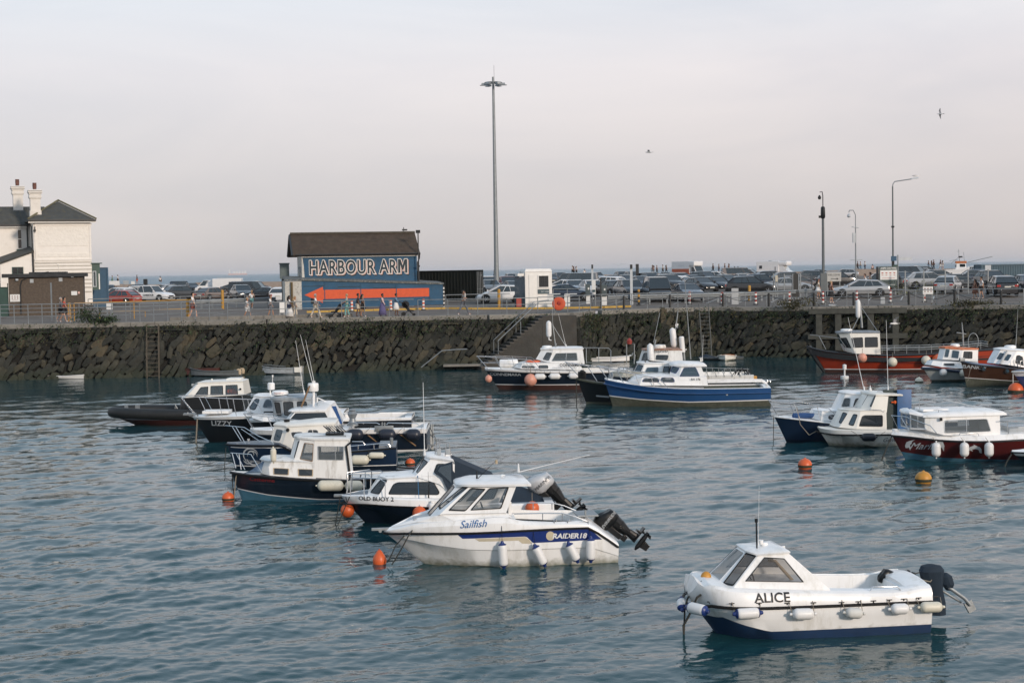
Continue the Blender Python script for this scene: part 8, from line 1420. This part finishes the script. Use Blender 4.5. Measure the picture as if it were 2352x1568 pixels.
MB().tube([(.9,0,4.1),(.6,0,6.9)],[.09,.04]).tube([(.3,0,6.3),(1.0,0,6.35)],.04).tube([(-1.2,0,3.6),(.6,0,4.9),(1.8,0,5.0)],.05).tube([(2.1,0,3.8),(1.9,0,6.1)],.05).tube([(-1.6,0,4.2),(.4,0,4.4)],.04).build('mast',zinc,o);o.scale=(.52,.52,.58);boxpart(o,'radar',plast,((1.1,0,5.1),(.9,.5,.25)));MB().tube([(2.4,0,3.7),(9,0,5.0)],.07).build('boom',zinc,o)

# ------------------------------------------------------------------ people and birds
SK={k:mat('skin '+k,c,.6,var=.05)for k,c in dict(light=(.48,.28,.20),tan=(.33,.18,.115),dark=(.11,.055,.035)).items()}
CL={k:mat('cloth '+k,c,.85,var=.1,vs=8,bump=.2,bs=20)for k,c in dict(white=(.66,.66,.65),black=(.016,.016,.018),grey=(.14,.15,.17),red=(.42,.05,.025),maroon=(.17,.045,.035),teal=(.16,.34,.33),denim=(.10,.19,.29),purple=(.10,.09,.20),pink=(.55,.40,.38),cream=(.55,.49,.40),brown=(.16,.07,.045),green=(.08,.25,.20),pattern=(.10,.12,.13),navy=(.02,.03,.06),orange=(.5,.1,.04)).items()}
HR={k:mat('hair '+k,c,.7)for k,c in dict(black=(.012,.010,.009),brown=(.07,.035,.02),blond=(.36,.24,.13),grey=(.35,.33,.31)).items()}
def skin(segs,name,m_,parent,sub=1):
 """segs: {joint: (pos, radius)} , bones [(a, b)] -> one continuous skinned surface"""
 J,Bn=segs;keys=list(J);me=bpy.data.meshes.new(name);me.from_pydata([J[k][0]for k in keys],[(keys.index(a),keys.index(b_))for a,b_ in Bn],[]);o=bpy.data.objects.new(name,me);COL.objects.link(o)
 md=o.modifiers.new('skin','SKIN');md.use_smooth_shade=True;sv=me.skin_vertices[0].data
 for i,k in enumerate(keys):r_=J[k][1];sv[i].radius=r_ if isinstance(r_,tuple)else(r_,r_);sv[i].use_root=(i==0)
 o.modifiers.new('sub','SUBSURF').levels=sub;o.modifiers['sub'].render_levels=sub;dg=bpy.context.evaluated_depsgraph_get();m2=bpy.data.meshes.new_from_object(o.evaluated_get(dg));o.modifiers.clear();o.data=m2;bpy.data.meshes.remove(me);m2.materials.clear();m2.materials.append(m_);m2.name=name;o.parent=parent;return o
PG='people on the quay and the bank'
def person(p,h,hd,label,top='white',bot='grey',style='shorts',hair='brown',sk='light',stride=.35,arms='walk',bag=None,long_=False,hat=None,sit=False,group=PG):
 k=h/1.75;o=empty('person',p,R(hd),label,'person',group);v=lambda x,y,z:(x*k,y*k,z*k);s=stride;dz=-.5 if sit else 0
 fl=(s*.95,.09);bl=(-s*.95,-.09)
 J={'pelvis':(v(0,0,.96+dz),(.13*k,.15*k)),'waist':(v(.01,0,1.10+dz),(.10*k,.13*k)),'chest':(v(.02,0,1.30+dz),(.12*k,.17*k)),'neck':(v(.02,0,1.48+dz),.052*k),'chin':(v(.045,0,1.555+dz),.066*k),'head':(v(.035,0,1.645+dz),(.105*k,.085*k)),'crown':(v(.02,0,1.72+dz),.055*k)};Bn=[('pelvis','waist'),('waist','chest'),('chest','neck'),('neck','chin'),('chin','head'),('head','crown')]
 for n_,sy,(fx,fy),sa in(('l',1,fl,-1),('r',-1,bl,1)):
  if sit:hp,kn,an,to=v(.05,sy*.1,.46),v(.45,sy*.12,.48),v(.5,sy*.12,.10),v(.66,sy*.12,.05)
  else:hp,kn,an,to=v(0,sy*.09,.90),v(fx*.55+.05,sy*.10,.50),v(fx,sy*.09,.09 if sy>0 else.13),v(fx+.17,sy*.10,.035 if sy>0 else.05)
  J.update({n_+'hip':(hp,.088*k),n_+'knee':(kn,.058*k),n_+'calf':(tuple(lerp(a,b_,.35)for a,b_ in zip(kn,an)),.055*k),n_+'ank':(an,.036*k),n_+'toe':(to,.036*k)});Bn+=[('pelvis',n_+'hip'),(n_+'hip',n_+'knee'),(n_+'knee',n_+'calf'),(n_+'calf',n_+'ank'),(n_+'ank',n_+'toe')]
  if arms=='push':el,ha=v(.10,sy*.22,1.16),v(.38,sy*.18,1.08)
  elif arms=='fold':el,ha=v(.06,sy*.23,1.14+dz),v(.24,sy*.04,1.20+dz)
  else:el,ha=v(sa*s*.35,sy*.24,1.14+dz),v(sa*s*.7+.08,sy*.25,.90+dz)
  J.update({n_+'sho':(v(.01,sy*.185,1.40+dz),.055*k),n_+'el':(el,.040*k),n_+'wr':(ha,.026*k),n_+'hand':(tuple(b_+(b_-a)*.28 for a,b_ in zip(el,ha)),(.022*k,.04*k))});Bn+=[('chest',n_+'sho'),(n_+'sho',n_+'el'),(n_+'el',n_+'wr'),(n_+'wr',n_+'hand')]
 skin((J,Bn),'body',SK[sk],o)
 g=lambda ks,e:{q:(J[q][0],tuple(r_+e*k for r_ in J[q][1])if isinstance(J[q][1],tuple)else J[q][1]+e*k)for q in ks}
 T_=g(['chest','waist','pelvis','lsho','rsho'],.02)
 for n_ in 'lr':a=J[n_+'sho'][0];b_=J[n_+'el'][0];T_[n_+'slv']=(tuple(lerp(x,y,.75 if not long_ else 1.0)for x,y in zip(a,b_)),.052*k)
 TB=[('chest','waist'),('waist','pelvis'),('chest','lsho'),('chest','rsho'),('lsho','lslv'),('rsho','rslv')]
 if long_:
  for n_ in 'lr':T_[n_+'wr']=(J[n_+'wr'][0],.036*k);TB.append((n_+'slv',n_+'wr'))
 skin((T_,TB),'top',CL[top],o)
 if style in('shorts','trousers'):
  B_=g(['pelvis','lhip','rhip','lknee','rknee'],.022);BB=[('pelvis','lhip'),('pelvis','rhip'),('lhip','lknee'),('rhip','rknee')]
  for n_ in 'lr':
   if style=='shorts':B_[n_+'knee']=(tuple(lerp(a,b_,.8)for a,b_ in zip(J[n_+'hip'][0],J[n_+'knee'][0])),.09*k)
   else:B_[n_+'ank']=(J[n_+'ank'][0],.062*k);BB.append((n_+'knee',n_+'ank'))
  skin((B_,BB),style,CL[bot],o)
 else:
  ln={'skirt':.50,'dress':.40,'long_skirt':.12,'short_dress':.62}[style];n=16;vs=[]
  for z,rx,ry in((1.06,.13,.15),(.92,.17,.18),((.92+ln)/2,.20+s*.25,.20),(ln,.22+s*.45,.21)):
   for i in range(n):a=2*PI*i/n;w_=1+.05*math.sin(a*5)*(1 if z<.9 else 0);vs.append(v(rx*math.cos(a)*w_,ry*math.sin(a)*w_,z))
  MB().add(vs,[(r_*n+i,r_*n+(i+1)%n,(r_+1)*n+(i+1)%n,(r_+1)*n+i)for r_ in range(3)for i in range(n)]).build('skirt',CL[bot],o,smooth=True,solid=.008)
 hm_=MB().ball(v(.012,0,1.668+dz),.112*k,0,12,8,1.0)
 if hair in('long','longblond'):hm_.tube([v(-.05,0,1.68+dz),v(-.10,0,1.52+dz),v(-.11,0,1.34+dz)],[.08*k,.095*k,.04*k],8)
 hm_.v=[(x,y,z)if x<.04*k or z>1.70*k+dz*k else(x-.09*k,y*.9,z)for x,y,z in hm_.v]
 hm_.build('hair',HR[{'long':'black','longblond':'blond'}.get(hair,hair)],o,smooth=True)
 for sy in(1,-1):MB().ball(v(fl[0]+.07 if sy>0 else bl[0]+.07,sy*.095,.045 if sy>0 else.07),.05*k,0,8,6).build('shoe',CL['white' if sk!='dark' else 'black'],o,smooth=True)if not sit else None
 if bag:bq=MB().box(v(-.22,0,1.25),(.18*k,.3*k,.42*k))if bag=='pack' else MB().box(v(-.02,-.26,.95),(.34*k,.12*k,.30*k));ob=bq.build('handbag' if bag!='pack' else 'backpack',CL['black' if bag=='pack' else 'navy'],None,bevel=.04,loc=p,rz=R(hd));tag(ob,('black backpack worn by ' if bag=='pack' else 'dark blue bag carried by ')+label.split(',')[0],'bag')
 return o
def walk(zf,a,y0,y1,Y,hd,label,**kw):
 p=Q(*zf(a,y1),Y);p.z=(QZ+.03 if Y<111 else gz(p.x,Y)+.01)if Y<250 else kw.pop('z',5.55);hh=Q(*zf(a,y0),Y).z-Q(*zf(a,y1),Y).z;return person(p,min(1.92,max(1.0 if kw.get('kid')else 1.5,hh)),hd,label,**{k_:x for k_,x in kw.items()if k_!='kid'})
walk(zA,578,1175,1400,105.5,5,'person in a red top and black shorts by the thick yellow post',top='red',bot='black',hair='black',sk='tan');walk(zA,545,1180,1398,106.2,5,'person in a pale grey top half hidden by the person in red',top='grey',bot='black',sk='light',hair='grey')
walk(zE,1152,290,640,108,0,'man in a white tee and maroon shorts walking right',top='white',bot='maroon',hair='black',stride=.25);walk(zE,1922,210,350,128,90,'person in white with one hand raised by the parked cars',top='white',bot='teal',hair='blond',sk='tan')
walk(zB,92,740,915,106.3,0,'girl in a white top and tiny pale shorts with folded arms',top='white',bot='white',hair='blond',sk='tan',arms='fold',stride=.3);walk(zB,300,705,915,106.5,180-180,'bald man in a white tee and dark grey shorts',top='white',bot='grey',hair='brown',sk='tan',stride=.22)
walk(zB,468,715,915,106.4,10,'woman in a flowing white dress with a dark blue bag',top='white',bot='white',style='long_skirt',hair='long',sk='dark',bag='bag',stride=.3);walk(zB,518,718,910,106.9,5,'woman in cream top and wide cream trousers',top='cream',bot='cream',style='trousers',hair='longblond',sk='tan',stride=.15)
walk(zB,702,697,908,106.4,0,'bald man in white polo and cream trousers',top='white',bot='cream',style='trousers',hair='grey',sk='tan',bag='pack',stride=.38);walk(zB,985,697,903,106.6,180,'woman in pale green leggings and top pushing a pushchair left',top='teal',bot='teal',style='trousers',hair='blond',arms='push',stride=.15)
walk(zB,1082,683,892,106.5,0,'man in black tee walking close to the woman in a black short dress',top='black',bot='cream',hair='black',sk='dark',stride=.15);walk(zB,1122,695,895,106.9,5,'woman in a black short dress and long hair',top='brown',bot='black',style='short_dress',hair='long',sk='tan',stride=.15)
walk(zB,1300,690,893,106.6,0,'woman in pale pink top and long purple skirt',top='pink',bot='purple',style='long_skirt',hair='black',sk='dark',stride=.22,long_=True);walk(zB,1422,690,893,106.7,0,'woman in denim blue top and white skirt pushing a pushchair right',top='denim',bot='white',style='skirt',hair='black',sk='dark',arms='push',long_=True,stride=.1)
walk(zC,138,655,873,107.3,0,'man in a patterned shirt and grey trousers carrying a baby',top='pattern',bot='grey',style='trousers',hair='black',sk='tan',arms='fold',stride=.42);q=Q(*zC(155,700),107.1);person(V((q.x,107.1,q.z-.42)),.62,180,'baby in white held against the chest of the man in the patterned shirt',top='white',bot='white',hair='brown',stride=.1,arms='fold')
walk(zG,1592,235,530,124.5,0,'woman in white skirt with long hair beside the thick camera pole',top='cream',bot='white',style='short_dress',hair='long',sk='tan',stride=.15);walk(zG,1785,330,655,118.5,10,'woman in black skirt with a large pale bag before the silver estate',top='brown',bot='black',style='skirt',hair='blond',sk='light',stride=.15)
walk(zH,128,205,500,129.5,180,'person in a white shirt behind the silver estate, left of two',top='white',bot='grey',hair='brown',stride=.1);walk(zH,203,178,490,129.8,180,'person in a buff shirt behind the silver estate, right of two',top='cream',bot='grey',hair='brown',stride=.1)
walk(zH,1668,205,480,121,180,'woman with long dark hair and dark backpack at the right',top='brown',bot='brown',style='skirt',hair='long',sk='tan',bag='pack',stride=.2);walk(zH,1758,180,495,120.5,180,'man in a white tee and long dark shorts at the right',top='white',bot='black',hair='black',sk='tan',stride=.2)
far_=[(zF,415,0,'white','black'),(zF,434,0,'black','black'),(zF,465,0,'white','black'),(zF,1436,180,'grey','grey'),(zF,1452,180,'pink','grey'),(zF,1492,0,'brown','black'),(zF,1567,0,'white','black'),(zF,1612,0,'black','black'),(zG,30,180,'black','black'),(zG,117,180,'grey','navy'),(zG,205,180,'black','grey'),(zG,263,180,'brown','grey'),(zG,2180,0,'black','black'),(zG,2222,0,'cream','denim'),(zG,2288,0,'white','navy'),(zH,1015,0,'navy','denim'),(zH,1060,0,'black','grey'),(zH,1087,0,'black','black'),(zH,1183,0,'navy','white'),(zH,1215,0,'white','white'),(zE,92,0,'green','green'),(zE,165,0,'white','black'),(zE,418,180,'black','orange'),(zC,412,0,'navy','navy')]
wh_=['leftmost of three strollers right of the kiosk','middle of three strollers right of the kiosk','rightmost of three strollers right of the kiosk','leftmost in the group left of the box truck','second in the group left of the box truck','third in the group left of the box truck','fourth, nearly at the box truck','last before the box truck','first right of the box truck','second right of the box truck','third right of the box truck','fourth right of the box truck','at the hooked camera pole, leftmost','at the hooked camera pole, middle','at the hooked camera pole, rightmost','first of five left of the beached boat','second of five left of the beached boat','third of five left of the beached boat','fourth of five left of the beached boat','fifth, next to the beached boat','above the white promenade board','just right of the white promenade board','over the cream promenade board','left of the high mast']
for(zf,a,hd,t_,b_),lb in zip(far_,wh_):Y=272 if zf is zE else 284;p=Q(*zf(a,200),Y);p.z=5.35 if zf is zE else 5.55;person(p,random.uniform(1.62,1.85),hd,'far person in '+t_+', '+lb,top=t_,bot=b_,style='trousers' if b_ in('black','denim','grey','navy')else 'shorts',hair=random.choice(('black','brown','long')),sk='tan',stride=random.uniform(.1,.35))
for zf,a,lb,t_ in((zF,568,'far person sitting on the bank right of three strollers','white'),(zG,350,'far person in black sitting left of the motorhome','black'),(zG,400,'far person in white sitting left of the motorhome','white'),(zH,232,'far person in pink sitting left of the car park sign','pink'),(zE,722,'far person in white sitting above the white pickup','white')):p=Q(*zf(a,200),283);p.z=5.5;person(p,1.7,90,lb,top=t_,bot='black',hair='black',sk='tan',sit=True,stride=.1)
def pushchair(zf,a,y1,Y,sg,label):
 p=Q(*zf(a,y1),Y);p.z=QZ+.03;o=empty('pushchair',p,0 if sg>0 else PI,label,'pushchair');fr_=MB()
 for y in(.25,-.25):fr_.tube([(-.62,y,1.05),(-.5,y,.98),(-.1,y,.48),(.35,y,.12)],.018,6);fr_.tube([(-.35,y,.12),(0,y,.40),(-.2,y,.75)],.018,6)
 fr_.tube([(-.62,.25,1.05),(-.62,-.25,1.05)],.022,6);fr_.build('frame',plast,o);MB().prism([(-.42,.92),(-.22,.95),(.1,.45),(.38,.42),(.36,.32),(-.02,.34)],.4,0,lambda x,z,y:V((x,y-.2,z))).build('seat',CL['black'],o);MB().lathe([(.02,-.2),(.26,-.2),(.26,.2),(.02,.2)],(-.2,0,.82),12,0,(0,1,0)).build('hood',CL['black'],o)if sg>0 else None
 for x,r_ in((-.36,.15),(.38,.10)):
  for y in(.26,-.26):MB().lathe([(r_*.8,-.02),(r_,-.015),(r_,.015),(r_*.8,.02)],(x,y,r_),14,0,(0,1,0)).build('wheel',tyre,o)
pushchair(zB,888,898,106.6,-1,'black pushchair pushed left by the woman in pale green');pushchair(zB,1532,880,106.7,1,'black pushchair pushed right by the woman in the white skirt')
def gull(p,hd,bank,span,label,fold=False,m_=None):
 o=empty('gull',p,R(hd),label,'gull');o.rotation_euler=(R(bank),0,R(hd));m_=m_ or fendw
 MB().lathe([(.01,-.26),(.05,-.16),(.075,0),(.06,.12),(.045,.18),(.05,.24),(.03,.29),(.008,.34)],(0,0,0),10,0,(1,0,.05)).add([(-.22,.02,0),(-.40,.07,.01),(-.40,-.07,.01),(-.22,-.02,0)],[(0,1,2,3)]).build('body',m_,o,smooth=True,fix=False)
 for s_ in(1,-1):
  w_=[(.12,s_*.04,.03),(.16,s_*span*.22,.16),(.02,s_*span*.5,.10),(-.03,s_*span*.48,.09),(-.02,s_*span*.24,.13),(-.10,s_*.04,.03)]if not fold else[(.12,s_*.06,.04),(-.05,s_*.09,.04),(-.34,s_*.03,.02),(-.1,s_*.02,.08)]
  MB().add(w_,[tuple(range(len(w_)))]).build('wing',mat('gull grey',(.33,.34,.36),.7),o,solid=.012,fix=False)
 MB().lathe([(.012,0),(.004,.05)],(.34,0,.02),6,0,(1,0,-.1)).build('beak',yel,o)
gull(Q(2160,262,165),160,55,1.35,'gull banking high in the sky at the right',m_=greyl);gull(Q(1491,350,140),175,12,1.0,'dark looking gull gliding in the middle of the sky',m_=greyl);gull(Q(2055,743,98),200,35,1.3,'white gull flying in front of the harbour wall above the red boat');gull(Q(1420,609,190),90,0,1.9,'gull gliding low over the car park near the horizon');gull(lampP+V((.1,0,.13)),0,0,1,'gull perched on the head of the street lamp',True);gull(V((edge(edge_at_px(1912))[0].x,edge(edge_at_px(1912))[0].y-.1,QZ+.13)),150,0,1,'gull standing on the coping left of the red boat mast',True)

# ------------------------------------------------------------------ the evening sea air
hz=MB().box((0,22000,19.5),(60000,46000,43)).build('haze',bpy.data.materials.new('haze air'),fix=False);tag(hz,kind='stuff')
hm_t=hz.data.materials[0];hm_t.use_nodes=True;t=hm_t.node_tree;t.nodes.clear();o_=t.nodes.new('ShaderNodeOutputMaterial');pv_=t.nodes.new('ShaderNodeVolumePrincipled');pv_.inputs['Color'].default_value=(.9,.92,.96,1);pv_.inputs['Density'].default_value=6e-5;t.links.new(pv_.outputs[0],o_.inputs['Volume'])
